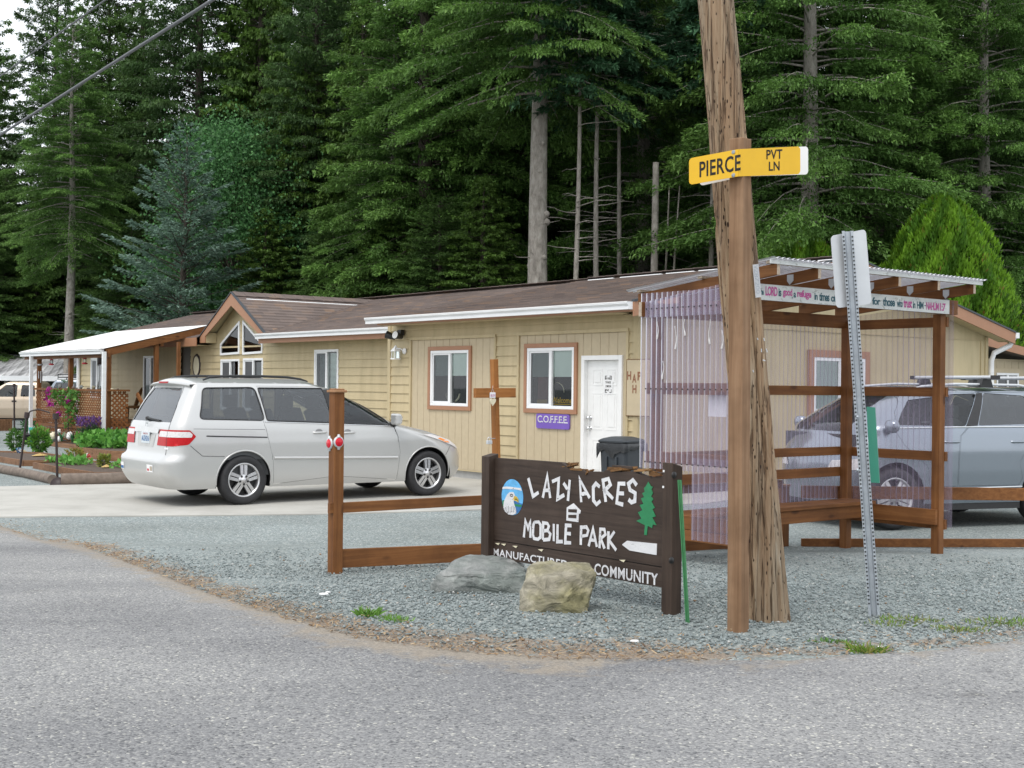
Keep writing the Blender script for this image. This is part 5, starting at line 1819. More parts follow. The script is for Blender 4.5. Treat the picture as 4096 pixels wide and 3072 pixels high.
# mirrors
for sgn in (1, -1):
    mx = vp(1716, 405, -1.12)
    m = MB(); cx_ = xq + .03
    m.prism([(-.05, -.085), (.06, -.075), (.075, .04), (.04, .085), (-.05, .09)], lambda a, b, d: (cx_ + a, d, 1.165 + b), -1.06 * sgn - .09, -1.06 * sgn + .09)
    mi = m.build('mirror', MAT['silver'], van, bev=.03)
    m = MB(); m.beam((xq + .06, -.91 * sgn, 1.09), (xq + .03, -1.02 * sgn, 1.10), .10, .05); m.build('mirror_arm', MAT['black'], mi)
# roof rails
for sgn in (1, -1):
    m = MB(); yr = .63 * sgn
    m.tube([(-1.98, yr, 1.715), (-1.88, yr, 1.755), (-1.6, yr, 1.775), (-1.1, yr, 1.778), (-.70, yr, 1.768), (-.5, yr, 1.745), (-.38, yr, 1.712)], [.012, .018, .019, .019, .018, .016, .010], 8)
    m.build('roof_rail', MAT['black'], van)
for xa in (-1.5, 1.5):
    for sd in (-1, 1): wheel(van, xa, .865 * sd, .343, sd, .225, 5)
# underside, cabin floor, seats, wheel
mb = MB(); mb.box(-2.2, 1.9, -.72, .72, .26, .40); mb.box(-2.2, -1.95, -.55, .2, .20, .28); mb.beam((-1.5, -.75, .33), (-1.5, .75, .33), .12, .10); mb.beam((1.5, -.75, .33), (1.5, .75, .33), .12, .10)
mb.build('underbody', MAT['black'], van)
mb = MB(); mb.box(-2.3, 1.1, -.86, .86, .40, .62); mb.box(.75, 1.3, -.8, .8, .62, 1.02)
for sgn in (-1, 1): mb.box(-2.2, 1.0, sgn * .9 - .01, sgn * .9 + .01, .62, 1.06)
mb.build('cabin', plain('grey_cabin', (.16, .165, .17), .8), van)
def seat(x, y, wd=.5, col='cushion'):
    m = MB()
    m.box(x - .02, x + .48, y - wd / 2, y + wd / 2, .62, .80)
    m.beam((x + .02, y, .76), (x - .20, y, 1.30), wd * .96, .16, (1, 0, .3))
    m.box(x - .30, x - .18, y - .13, y + .13, 1.31, 1.50)
    return m.build('car_seat', MAT[col], van, bev=.03)
for x, yy in ((.05, (-.42, .42)), (-.85, (-.45, .45)), (-1.75, (-.42, .42))):
    for y in yy: seat(x, y, .52)
m = MB(); M = Matrix.Translation((.62, .42, 1.02)) @ Matrix.Rotation(R(-62), 4, 'Y')
m.lathe([(.175, -.012), (.19, 0), (.175, .012), (.16, 0), (.175, -.012)], 28, M); m.beam(M @ Vector((-.16, 0, 0)), M @ Vector((.16, 0, 0)), .04, .02, (1, 0, 1)); m.build('steering_wheel', MAT['black'], van)
m = MB(); m.box(.36, .40, -.13, .13, 1.48, 1.56); m.tube([(.38, -.02, 1.48), (.38, -.02, 1.38)], .004, 4); m.box(.375, .385, -.06, .02, 1.28, 1.38); m.build('rear_view_mirror', MAT['black'], van)
mb = MB(); mb.face([(-2.1, -.55, 1.667), (-.25, -.55, 1.667), (-.25, .55, 1.667), (-2.1, .55, 1.667)]); mb.build('headliner', plain('headliner_grey', (.35, .35, .34), .9), van)

# ------------------------------------------------- blue-silver crossover behind the shelter
SA = R(20 + 180)
s_near = gpt(4168, 2097)
fw, lf = Vector((math.cos(SA), math.sin(SA), 0)), Vector((-math.sin(SA), math.cos(SA), 0))
SO = s_near - lf * .82 + fw * 1.40
SF = frame((SO.x, SO.y, .004), SA)
suv = thing('crossover_car', 'blue silver crossover with roof bars parked on gravel behind the shelter', 'car', SF)
sb = Body(rear=[(.22, -2.2), (.35, -2.28), (.60, -2.32), (.80, -2.30), (.88, -2.26), (1.1, -2.24), (1.22, -2.2), (1.5, -2.0), (1.64, -1.88), (1.70, -1.80)],
          front=[(.22, 1.44), (.34, 1.54), (.56, 1.59), (.78, 1.58), (.90, 1.55), (.98, 1.51), (1.05, 1.47), (1.10, 1.43), (1.16, 1.40), (1.24, 1.38), (1.40, 1.12), (1.55, .84), (1.64, .62), (1.68, .45), (1.70, .35)],
          width=[(.20, .86), (.30, .90), (.40, .925), (.52, .93), (.68, .945), (.95, .95), (1.08, .935), (1.2, .92), (1.28, .89), (1.5, .79), (1.62, .72), (1.67, .68), (1.70, .64)],
          zt=1.685, rc=(.12, .3), fc=(.24, .6))
def spx(x, y, Y): return on_y(SF, 3596 + x * .4521, 1400 + y * .4521, Y)
# right/near side of the picture is this car's own left side: mirror is symmetric, so use -y plane values mirrored
def sp(x, y, Y=.93):
    return spx(x, y, Y)
wr1 = [sp(683, 668, .86), sp(778, 380, .76), sp(1106, 400, .76)]
zb1 = wr1[0][1]; zt1 = wr1[1][1]
xb0 = wr1[0][0]; xb1 = wr1[1][0]
r2 = rounded([(xb0, zb1), (xb1, zt1), (xb1 - .62, zt1 - .03), (xb0 - .86, zb1 + .02)], .04)
r3 = rounded([(xb0 - .93, zb1 + .02), (xb1 - .70, zt1 - .035), (xb1 - 1.0, zt1 - .12), (xb0 - 1.35, zb1 + .08)], .04)
f0 = sp(567, 674, .86); f1 = sp(708, 385, .76); f2 = sp(430, 412, .76)
r1 = rounded([f0, f1, (f1[0] + .35, 1.645), (.60, 1.565), (.78, 1.40), (.88, 1.262)], .04)
T1, T2, T3 = [sb.side(q) for q in (r1, r2, r3)]
edge, _ = arch_outline(sb, .30, (-1.40, .92), .435, .38)
out2 = edge + [(sb.pmax, 1.685), (0, 1.685)]
pcs = sb.p[9]; pFs = sb.pmax
RGs = [(0, 1.18), (pcs * 1.0, 1.18), (pcs * .9, 1.62), (0, 1.63)]
WSs = [(pFs, 1.17), (pFs - .62, 1.17), (pFs - .58, 1.4), (pFs - .52, 1.62), (pFs, 1.65)]
seam = [sp(523, 1228), sp(515, 1110), sp(523, 900), sp(545, 760), sp(612, 676, .9), (sp(745, 372, .75)[0], 1.672)]
xs_ = [q[0] for q in seam]
dr = [(seam[0][0] - .012, seam[0][1] + .03)] + [(a - .012, b) for a, b in seam[1:]] + [(xb1 - .68, 1.672), (xb0 - .90, zb1), (-.93, .80), (-.98, .60), (-.93, seam[0][1] + .03)]
df = [(seam[0][0], seam[0][1] + .03), (.42, seam[0][1] + .03), (.45, .75), (.80, 1.02), (.94, 1.22), (.84, 1.42), (.62, 1.62), (f1[0] + .35, 1.672)] + [(a, b) for a, b in seam[::-1][:-1]]
DR, DFs = sb.side(dr, .06), sb.side(df, .06)
mb = MB(); sb.skin(mb, out2, [RGs, WSs, T3, DR, DFs]); sb.roof(mb, .06); mb.build('body', MAT['bluegrey'], suv, merge=True)
for nm, d_, h_ in (('rear_door', DR, T2), ('front_door', DFs, T1)):
    for sgn in (1, -1):
        mb = MB(); sb.skin(mb, shrink(d_, .004), [h_], 0, mirror=False)
        if sgn < 0: mb.v = [(a, -b, c) for a, b, c in mb.v]; mb.f = [f[::-1] for f in mb.f]
        dd = mb.build(nm, MAT['bluegrey'], suv)
        hx = sp(1050, 811) if nm == 'rear_door' else sp(460, 813)
        yy = (sb.W(hx[1]) + .012) * -sgn
        m = MB(); m.tube([(hx[0] - .12, yy + .02 * sgn, hx[1]), (hx[0] - .09, yy - .014 * sgn, hx[1]), (hx[0] + .07, yy - .014 * sgn, hx[1]), (hx[0] + .10, yy + .02 * sgn, hx[1])], .016, 8); m.build('handle', MAT['bluegrey'], dd)
for nm, h_, mt in (('side_window', T1, 'car_glass'), ('side_window', T2, 'car_glass_tint'), ('side_window', T3, 'car_glass_tint'), ('rear_window', RGs, 'car_glass_tint'), ('windscreen', WSs, 'car_glass')):
    if nm == 'side_window': pair(nm, mt, suv, sb, h_, [], -.006); continue
    mb = MB(); sb.skin(mb, h_, [], -.006); mb.build(nm, MAT[mt], suv)
mb = MB(); sb.skin(mb, sb.side([(f0[0] - .01, f0[1]), (xb0 + .01, zb1), (xb1 + .01, zt1), (f1[0] - .01, f1[1])]), [], .002); mb.build('pillar_trim', MAT['black'], suv)
def sstrip(name, pts, mat, w=.01, off=.004):
    mb = MB(); P = dens(pts, .05, False)
    for sgn in (1, -1):
        path = []
        for x, z in P:
            p = float(sb.inv(x, z)); q = sb.pos(np.array([p]), np.array([z]))[0]
            path.append(Vector((q[0], (q[1] - off) * sgn, q[2])))
        mb.tube(path, w, 6)
    return mb.build(name, MAT[mat], suv)
sstrip('belt_molding', [(-1.25, zb1 - .012), (0, zb1 - .018), (.90, f0[1] - .022)], 'chrome', .010)
zs = sp(700, 1222)[1]
sstrip('sill_molding', [(-.98, zs + .01), (.42, zs - .005)], 'chrome', .010, .0)
mb = MB()
for sgn in (1, -1): mb.box(-.98, .98, sgn * .80 - .09, sgn * .80 + .09, .22, .36)
mb.box(-2.1, 1.4, -.7, .7, .24, .38); mb.build('underbody', MAT['black'], suv)
for xa in (-1.4, .92):
    for sgn in (1, -1):
        M = Matrix.Translation((xa, -.89 * sgn, .38)) @ Matrix.Rotation(R(-90 * sgn), 4, 'X'); well(xa, .89 * sgn, .63 * sgn, .445, .38, .30, suv)
for sgn in (1, -1):
    m = MB(); yr = .60 * sgn
    m.tube([(.48, yr, 1.68), (.30, yr, 1.735), (-.2, yr, 1.77), (-1.2, yr, 1.765), (-1.6, yr, 1.70)], .017, 8); m.build('roof_rail', MAT['alu'], suv)
for xc_ in (sp(755, 290, .6)[0], sp(755, 290, .6)[0] - .85):
    m = MB(); m.tube([(xc_, -.80, 1.86), (xc_, .80, 1.86)], .024, 8); rb = m.build('roof_bar', MAT['alu'], suv)
    for sgn in (1, -1):
        m = MB(); m.prism([(xc_ - .10, 1.73), (xc_ + .10, 1.73), (xc_ + .06, 1.84), (xc_ - .06, 1.84)], lambda a, b, d: (a, d, b), sgn * .60 - .05, sgn * .60 + .05)
        m.box(xc_ - .05, xc_ + .05, sgn * .80 - .03, sgn * .80 + .03, 1.835, 1.885); m.build('bar_foot', MAT['black'], rb)
for xa in (-1.4, .92):
    for sd in (-1, 1): wheel(suv, xa, .825 * sd, .375, sd, .245, 5, .235)
mb = MB(); mb.box(-1.9, 1.0, -.8, .8, .4, .6); mb.box(.8, 1.4, -.75, .75, .6, 1.14); mb.build('cabin', MAT['cushion'], suv)
for x, yy in ((-.05, (-.40, .40)), (-.95, (-.4, .4))):
    for y in yy:
        m = MB(); m.box(x - .02, x + .45, y - .25, y + .25, .66, .84); m.beam((x, y, .8), (x - .2, y, 1.32), .48, .15, (1, 0, .3)); m.box(x - .29, x - .18, y - .13, y + .13, 1.32, 1.50); m.build('car_seat', MAT['cushion'], suv, bev=.03)
m = MB(); M = Matrix.Translation((.62, .40, 1.16)) @ Matrix.Rotation(R(-62), 4, 'Y'); m.lathe([(.175, -.012), (.19, 0), (.175, .012), (.16, 0), (.175, -.012)], 24, M); m.build('steering_wheel', MAT['black'], suv)
for sgn in (1, -1):
    m = MB(); M = Matrix.Translation((1.02, -.99 * sgn, 1.25)) @ Matrix.Diagonal((.08, .11, .08, 1)); m.lathe([(math.sin(a) ** .6 if a > .01 else 0, -math.cos(a)) for a in np.linspace(.001, math.pi - .001, 12)], 18, M); m.build('mirror', MAT['bluegrey'], suv)
m = MB(); m.box(.52, .56, -.13, .13, 1.50, 1.58); m.build('rear_view_mirror', MAT['black'], suv)
pair('headlamp', 'tail_clear', suv, sb, [(pFs - .9, .72), (pFs - .95, .86), (pFs - .5, .82), (pFs - .45, .72)], [], .005)
pair('tail_lamp', 'tail_red', suv, sb, [(.30, .88), (.30, 1.06), (.95, 1.04), (.95, .92)], [], .006)

# ------------------------------------------------- beige pickup far left
PA = R(180 + 8)
pk = at_y(60, 1688, 44.0)
PF = frame((pk.x, 44.6, 0), PA)
pick = thing('pickup_truck', 'beige extended cab pickup parked beyond the porch by the metal roofed carport', 'pickup', PF)
pb = Body(rear=[(.4, -2.4), (.6, -2.5), (1.05, -2.5), (1.10, -2.48), (1.13, -.95), (1.3, -.90), (1.62, -.78), (1.66, -.7)],
          front=[(.4, 2.45), (.6, 2.52), (.9, 2.45), (.98, 2.30), (1.05, 1.6), (1.10, 1.22), (1.3, .92), (1.55, .50), (1.62, .38), (1.66, .25)],
          width=[(.35, .85), (.5, .88), (.75, .90), (1.05, .88), (1.12, .85), (1.4, .77), (1.6, .68), (1.66, .62)], zt=1.64, rc=(.05, .12), fc=(.10, .3))
edge, _ = arch_outline(pb, .42, (-1.55, 1.6), .43, .37)
# left side of the truck faces the camera
wA = rounded([(-.02, 1.14), (-.02, 1.55), (.36, 1.55), (.80, 1.14)], .05); wB = rounded([(-.62, 1.16), (-.58, 1.54), (-.16, 1.55), (-.14, 1.15)], .05)
A_, B_ = pb.side(wA), pb.side(wB)
WSp = [(pb.pmax, 1.12), (pb.pmax - .72, 1.12), (pb.pmax - .66, 1.58), (pb.pmax, 1.60)]
mb = MB(); pb.skin(mb, edge + [(pb.pmax, 1.64), (0, 1.64)], [A_, B_, WSp]); pb.roof(mb, .05); mb.build('body', MAT['beige_car'], pick, merge=True)
for h_ in (A_, B_, WSp):
    if h_ is not WSp: pair('side_window', 'car_glass', pick, pb, h_, [], -.006); continue
    mb = MB(); pb.skin(mb, h_, [], -.006); mb.build('windscreen', MAT['car_glass'], pick)
mb = MB(); mb.box(-.75, 1.1, -.76, .76, .5, 1.0); mb.build('cabin', MAT['cushion'], pick)
for y in (-.38, .38):
    m = MB(); m.beam((.05, y, .95), (-.12, y, 1.42), .5, .16, (1, 0, .3)); m.build('car_seat', MAT['cushion'], pick)
for sgn in (1, -1):
    m = MB(); m.box(.72, .92, sgn * .98 - .1, sgn * .98 + .1, 1.06, 1.24); m.build('mirror', MAT['black'], pick, bev=.03)
    m = MB(); m.box(-.02, .13, sgn * .895 - .01, sgn * .895 + .01, .97, 1.02); m.build('handle', MAT['black'], pick)
for xa in (-1.55, 1.6):
    for sd in (-1, 1): wheel(pick, xa, .79 * sd, .36, sd, .2, 5)
mb = MB(); mb.box(-2.3, 2.3, -.7, .7, .36, .50); mb.build('underbody', MAT['black'], pick)

# ------------------------------------------------- dark off-roader with a rack, behind the porch posts
jk = at_y(250, 1560, 50.0)
JF = frame((jk.x + .4, 50.0, 0), R(180 + 4))
jeep = thing('offroad_car', 'dark off road car with a loaded roof rack seen between the porch posts', 'car', JF)
jb = Body(rear=[(.45, -2.1), (.6, -2.15), (1.1, -2.15), (1.7, -2.0), (1.74, -1.95)], front=[(.45, 2.1), (.7, 2.15), (1.05, 2.05), (1.12, 1.0), (1.2, .82), (1.6, .6), (1.74, .5)], width=[(.4, .85), (.7, .9), (1.1, .88), (1.7, .75), (1.74, .72)], zt=1.72, rc=(.05, .12), fc=(.1, .3))
edge, _ = arch_outline(jb, .45, (-1.3, 1.35), .44, .4)
Ws = [jb.side(rounded(q, .05)) for q in ([(-.15, 1.2), (-.15, 1.64), (.42, 1.64), (.62, 1.2)], [(-1.05, 1.2), (-1.05, 1.64), (-.25, 1.64), (-.25, 1.2)], [(-1.9, 1.2), (-1.85, 1.64), (-1.15, 1.64), (-1.15, 1.2)])]
mb = MB(); jb.skin(mb, edge + [(jb.pmax, 1.72), (0, 1.72)], Ws); jb.roof(mb, .04); mb.build('body', MAT['bluegrey'], jeep, merge=True)
for h_ in Ws:
    pair('side_window', 'car_glass_tint', jeep, jb, h_, [], -.006)
mb = MB(); mb.box(-1.9, .8, -.7, .7, .5, 1.1); mb.build('cabin', MAT['cushion'], jeep)
mb = MB()
for y in (-.6, .6):
    mb.tube([(-1.8, y, 1.95), (.4, y, 1.95)], .02, 6); mb.tube([(-1.8, y, 1.84), (.4, y, 1.84)], .02, 6)
    for x in np.linspace(-1.8, .4, 6): mb.tube([(x, y, 1.76), (x, y, 1.95)], .016, 5)
for x in np.linspace(-1.8, .4, 9): mb.tube([(x, -.6, 1.84), (x, .6, 1.84)], .016, 5)
mb.build('roof_rack', MAT['black'], jeep)
for k, x in enumerate((-1.5, -.9, -.3, .1)):
    m = MB(); m.box(x - .16, x + .16, -.4, .4, 1.86, 1.98); m.build('rack_load', MAT['paper' if k % 2 else 'dark_car'], jeep)
for xa in (-1.3, 1.35):
    for sd in (-1, 1): wheel(jeep, xa, .8 * sd, .38, sd, .2, 5)
# ---------------------------------------------------------------- things between the road and the house
DIRB = Vector((.779, .627, 0)); DIRA = Vector((.627, -.779, 0))

# --- driveway fence: reflector post, rails, posts
def timber_fence():
    p1 = gpt(1340, 2290)
    F = frame(p1, math.atan2(.627, .779))          # x along the fence
    f = thing('fence', 'brown stained post and rail fence with a tall reflector post by the driveway', 'fence', F)
    L = 5.58; z0 = zg(0, p1.y)
    s = .0455
    top = on_y(F, 1340, 1560, 0)[1]
    mb = MB(); mb.box(-s, s, -s, s, -.3, top - .02); pst = mb.build('post', MAT['cedar_z'], f, bev=.005)
    mb = MB(); mb.box(-s - .015, s + .015, -s - .015, s + .015, top - .02, top); mb.box(-s, s, -s, s, top + .0005, top + .012); mb.build('post_cap', MAT['cedar_pale_z'], pst, bev=.004)
    def gl(x): return zg(0, (F @ Vector((x, 0, 0))).y) - p1.z
    zt = on_y(F, 1375, 2011, -.05)[1]; zb = on_y(F, 1375, 2052, -.05)[1]
    zt2 = on_y(F, 1930, 1991, -.05)[1]
    for (za, zb_, yy) in (((zt + zb) / 2, (zt2 - (zt - zb) / 2), -.02), (gl(0) + .11, gl(L) + .075, .0)):
        mb = MB(); mb.beam((-.075 if za > .3 else s, yy, za), (L - .065, yy, zb_), .04, zt - zb if za > .3 else .15)
        mb.build('rail', MAT['cedar_x'], f, bev=.003)
    # far corner post and the run to the right
    Q = F @ Vector((L, 0, gl(L)))
    QI = F.inverted()
    mb = MB(); zq = gl(L)
    ztq = on_y(F, 3172, 1935, 0)[1]
    mb.box(L - s, L + s, -s, s, zq - .3, ztq - .02); q = mb.build('post', MAT['cedar_z'], f, bev=.005)
    mb = MB(); mb.box(L - s - .012, L + s + .012, -s - .012, s + .012, ztq - .02, ztq); mb.build('post_cap', MAT['cedar_pale_z'], q)
    Y2 = Q.y
    def loc(u, v): return QI @ at_y(u, v, Y2)
    for (v0, v1, v2, v3) in ((1945, 1962, 1989, 2006), (2157, 2157, 2184, 2190)):
        a = loc(3205, (v0 + v2) / 2); b = loc(4700, (v1 + v3) / 2)
        mb = MB(); mb.beam(a, b, .04, (v2 - v0 + 6) / FPX * Y2)
        mb.build('rail', wood('stained_cedar_rail', *ST, axis=0), f, bev=.003)
    # reflectors on two faces of the near post
    for (u, v, ang) in ((1320, 1774, 0), (1353.5, 1768, 1)):
        if ang == 0:
            a, b = on_x(F, u, v, -s); M = F.inverted().to_3x3()
            Mr = Matrix.Translation((-s - .001, a, b)) @ Matrix.Rotation(R(-90), 4, 'Y')
        else:
            a, b = on_y(F, u, v, -s); Mr = Matrix.Translation((a, -s - .001, b)) @ Matrix.Rotation(R(90), 4, 'X')
        m = MB(); m.lathe([(.047, 0), (.047, .006), (.036, .012), (0, .012)], 24, Mr); rf = m.build('reflector', MAT['alu'], f)
        m = MB(); m.lathe([(.036, .0125), (.030, .017), (0, .019)], 24, Mr); m.build('reflector_lens', MAT['red_refl'], rf)
        m = MB()
        for sg in (1, -1):
            q_ = Mr @ Vector((0, 0, .003))
            ax = Vector((0, 0, 1))
            m.tube([q_ + ax * sg * .04, q_ + ax * sg * .062], [.018, .009], 8)
        m.build('reflector_tab', MAT['alu'], rf)
    return F, L
FENCE_F, FENCE_L = timber_fence()

# --- wooden cross fixed to the fence
def cross():
    Y = 11.55
    b = at_y(1977, 1700, Y)
    F = frame((b.x, b.y, zg(0, Y)), math.atan2(.627, .779))
    t = thing('wooden_cross', 'brown wooden cross with a hanging heart plaque standing behind the sign', 'cross', F)
    x0, z0 = on_y(F, 1976, 1437, 0); x1, z1 = on_y(F, 1985, 1818, 0)
    d = Vector((x1 - x0, 0, z1 - z0)).normalized(); zb = -.1
    k = (zb - z0) / d.z
    mb = MB(); mb.beam((x0, 0, z0), (x0 + d.x * k, 0, zb), .05, .06, (0, 1, 0)); up = mb.build('upright', wood('cross_wood', (.20, .075, .018), (.35, .14, .035), (.46, .21, .065), axis=2), t, bev=.002)
    xa, za = on_y(F, 1899, 1572, -.045); xb, zb2 = on_y(F, 2058, 1571, -.045)
    mb = MB(); mb.beam((xa, -.045, za), (xb, -.045, zb2), .04, .085); mb.build('crosspiece', wood('cross_wood_x', (.20, .075, .018), (.35, .14, .035), (.46, .21, .065), axis=0), t, bev=.002)
    px, pz = on_y(F, 1970, 1581, -.072)
    mb = MB(); mb.box(px - .032, px + .032, -.078, -.070, pz - .025, pz + .025); pq = mb.build('plaque', MAT['paper'], t, bev=.004)
    mb = MB(); mb.tube([(px - .015, -.074, pz + .025), (px, -.07, pz + .06), (px + .015, -.074, pz + .025)], .0018, 4); mb.tube([(px, -.07, pz + .06), (px + .006, -.068, pz + .085)], .0018, 4); mb.build('hanging_wire', MAT['alu'], pq)
    mb = MB(); put_text(mb, 'BELIEVE', lambda a, b: (a, -.0788, b), px - .026, pz - .012, px + .026, pz + .008, .01); mb.build('lettering', MAT['pink_ink'], pq)
    hx, hz = on_y(F, 1970, 1606, -.07)
    H = []
    for a in np.linspace(0, 2 * math.pi, 28)[:-1]:
        H.append((hx + .0021 * 16 * math.sin(a) ** 3, hz + .0024 * (13 * math.cos(a) - 5 * math.cos(2 * a) - 2 * math.cos(3 * a) - math.cos(4 * a))))
    mb = MB(); mb.prism(H, lambda a, b, d_: (a, d_, b), -.078, -.068); mb.build('heart', MAT['cream'], t)
    lx, lz = on_y(F, 1957, 1763, -.05)
    mb = MB(); mb.tube([(lx - .015, -.05, lz), (lx - .015, -.05, lz + .025), (lx, -.05, lz + .034), (lx + .015, -.05, lz + .025), (lx + .015, -.05, lz)], .0045, 6); mb.tube([(lx + .01, -.05, lz + .02), (lx + .07, -.045, lz + .02)], .004, 5)
    pk_ = mb.build('padlock', MAT['chrome'], t)
    mb = MB(); mb.box(lx - .026, lx + .026, -.064, -.036, lz - .03, lz + .003); mb.build('padlock_body', MAT['alu'], pk_, bev=.004)
cross()

# --- carved park sign
def park_sign():
    pr = gpt(2667, 2452)
    F0 = frame(pr, HA)
    # frame: x from the left post to the right post
    F = F0
    t = thing('park_sign', 'dark brown carved wooden LAZY ACRES MOBILE PARK sign between two square posts', 'sign', F)
    C = .42198
    def sc(x, y, Y=-.012): return on_y(F, 1900 + x * C, 1800 + y * C, Y)
    yb = .012                                   # board front plane
    # posts
    w = .0455
    xr_, ztr = sc(1826, 150, -w)
    mb = MB(); mb.prism([(-w, ztr + .02), (-w, -.3), (w, -.3), (w, ztr - .005)], lambda a, b, d: (xr_ + d, a, b), -w, w)
    rp = mb.build('post', MAT['sign_brown_z'], t, bev=.004)
    for (x, y) in ((1885, 236), (1860, 1046)):
        a, b = on_x(F, 1900 + x * C, 1800 + y * C, xr_ + w)
        m = MB(); M = Matrix.Translation((xr_ + w, a, b)) @ Matrix.Rotation(R(90), 4, 'Y'); m.lathe([(.022, 0), (.020, .006), (0, .008)], 12, M); m.build('bolt_head', MAT['black'], rp)
    m = MB()
    for (x, y) in ((1790, 200), (1785, 350)):
        a, b = sc(x, y, -w - .001); m.box(a - .007, a + .007, -w - .003, -w - .0005, b - .007, b + .007)
    m.build('paint_chip', MAT['paper'], rp)
    xl_, ztl = sc(98, 60, -w)
    mb = MB(); mb.prism([(-w, ztl + .0), (-w, -.3), (w, -.3), (w, ztl + .02)], lambda a, b, d: (xl_ + d, a, b), -w, w); mb.build('post', MAT['sign_brown_z'], t, bev=.004)
    # main board with a rotten top edge
    xa, xb = xl_ + w, xr_ - w
    top = [sc(195, 78), sc(500, 98), sc(790, 120), sc(840, 150), sc(860, 180), sc(930, 186), sc(1000, 190), sc(1035, 225), sc(1060, 205), sc(1100, 205), sc(1190, 212), sc(1215, 190), sc(1300, 205), sc(1390, 208), sc(1450, 205), sc(1500, 215), sc(1560, 240), sc(1640, 262), sc(1700, 250), sc(1750, 240)]
    zsplit = [sc(160, 888)[1], sc(1740, 1075)[1]]; zs_ = sum(zsplit) / 2
    zbot = (sc(160, 1015)[1] + sc(1740, 1308)[1]) / 2 + .0
    zbot = sc(1740, 1308)[1]
    P = [(xa, zs_ + .004)] + [(xa, top[0][1])] + top[1:-1] + [(xb, top[-1][1]), (xb, zs_ + .004)]
    mb = MB(); mb.prism(P, lambda a, b, d: (a, d, b), yb, yb + .045); brd = mb.build('board', MAT['sign_brown'], t)
    mb = MB(); mb.box(xa, xb, yb + .002, yb + .043, zbot, zs_ - .003); lb = mb.build('lower_board', MAT['sign_brown'], t)
    mb = MB(); mb.box(xa, xb, yb + .02, yb + .03, zs_ - .006, zs_ + .006); mb.build('board_gap', MAT['black'], brd)
    # splinters of rotten wood along the top
    mb = MB()
    for (x0, x1, y0, y1) in ((800, 970, 125, 165), (845, 1010, 180, 195), (1210, 1500, 160, 200), (1250, 1390, 165, 205), (1480, 1660, 185, 205), (1560, 1745, 225, 240), (1600, 1700, 205, 222), (1020, 1060, 190, 235)):
        for k in range(7):
            a = sc(rnd.uniform(x0, x0 + (x1 - x0) * .5), rnd.uniform(y0, y1)); b = sc(rnd.uniform(x0 + (x1 - x0) * .5, x1), rnd.uniform(y0, y1))
            yy = rnd.uniform(yb - .004, yb + .045)
            mb.beam((a[0], yy, a[1]), (b[0], yy + rnd.uniform(-.01, .01), b[1]), rnd.uniform(.008, .02), rnd.uniform(.006, .016))
    mb.build('rotten_edge', MAT['rot'], brd)
    mb = MB()
    for (x0, x1, y0, y1) in ((1480, 1660, 178, 188), (1250, 1480, 152, 164), (1640, 1750, 212, 222)):
        for k in range(3):
            a = sc(x0 + rnd.uniform(0, 20), rnd.uniform(y0, y1)); b = sc(x1 - rnd.uniform(0, 30), rnd.uniform(y0, y1) + 12)
            mb.beam((a[0], yb + .03, a[1]), (b[0], yb + .02, b[1]), .03, .01)
    mb.build('split_strip', MAT['sign_brown'], brd)
    T = lambda off: (lambda a, b: (a, yb - off, b))
    def S(mb, pts, w_, off=.003, closed=False): stroke(mb, [sc(x, y, yb) for x, y in pts], w_, T(off), closed, .12)
    W = .027
    letters = [('L', [[(508, 266), (553, 438), (606, 402)]]), ('A', [[(646, 452), (688, 240), (716, 455)], [(650, 385), (704, 380)]]),
               ('Z', [[(733, 300), (797, 272), (786, 462), (850, 425)]]), ('Y', [[(842, 312), (880, 372)], [(902, 282), (884, 482)]]),
               ('A', [[(1010, 495), (997, 280), (1090, 455)], [(1010, 420), (1062, 408)]]), ('C', [[(1186, 350), (1150, 318), (1124, 352), (1126, 478), (1155, 516), (1192, 482)]]),
               ('R', [[(1243, 492), (1216, 288), (1268, 272), (1286, 328), (1234, 382), (1312, 462)]]), ('E', [[(1428, 320), (1366, 318), (1346, 500), (1408, 518)], [(1358, 410), (1416, 412)]]),
               ('S', [[(1536, 335), (1500, 284), (1458, 320), (1472, 378), (1522, 408), (1518, 484), (1486, 496), (1458, 468)]])]
    mb = MB()
    for c, st_ in letters:
        for k, s_ in enumerate(st_): S(mb, s_, W, .003 + .0006 * k)
    l2 = [[(466, 828), (480, 668), (506, 742), (528, 680), (528, 832)], [(566, 684), (608, 682), (626, 712), (624, 826), (600, 846), (562, 838), (552, 800), (556, 712), (566, 684)],
          [(648, 852), (650, 690), (690, 696), (704, 722), (690, 762), (650, 766)], [(690, 762), (718, 796), (706, 846), (648, 852)], [(750, 700), (750, 864)], [(787, 704), (784, 868), (836, 868)],
          [(918, 716), (866, 714), (858, 878), (914, 880)], [(866, 790), (912, 794)],
          [(1006, 900), (1010, 732), (1060, 730), (1078, 762), (1066, 808), (1008, 818)], [(1080, 912), (1122, 744), (1158, 918)], [(1094, 852), (1148, 856)],
          [(1184, 930), (1192, 750), (1230, 752), (1240, 800), (1196, 838), (1232, 934)], [(1266, 940), (1268, 770)], [(1326, 772), (1272, 852), (1342, 950)]]
    for k, s_ in enumerate(l2): S(mb, s_, .024, .003 + .0004 * (k % 3))
    mb.build('lettering', MAT['letter_white'], brd)
    # little house
    mb = MB(); hp = [sc(x, y, yb) for x, y in ((872, 545), (936, 504), (1006, 576), (1000, 602), (986, 606), (982, 684), (868, 668))]
    mb.prism(hp, lambda a, b, d: (a, d, b), yb - .003, yb - .0005); ho = mb.build('house_emblem', MAT['letter_white'], brd)
    mb = MB()
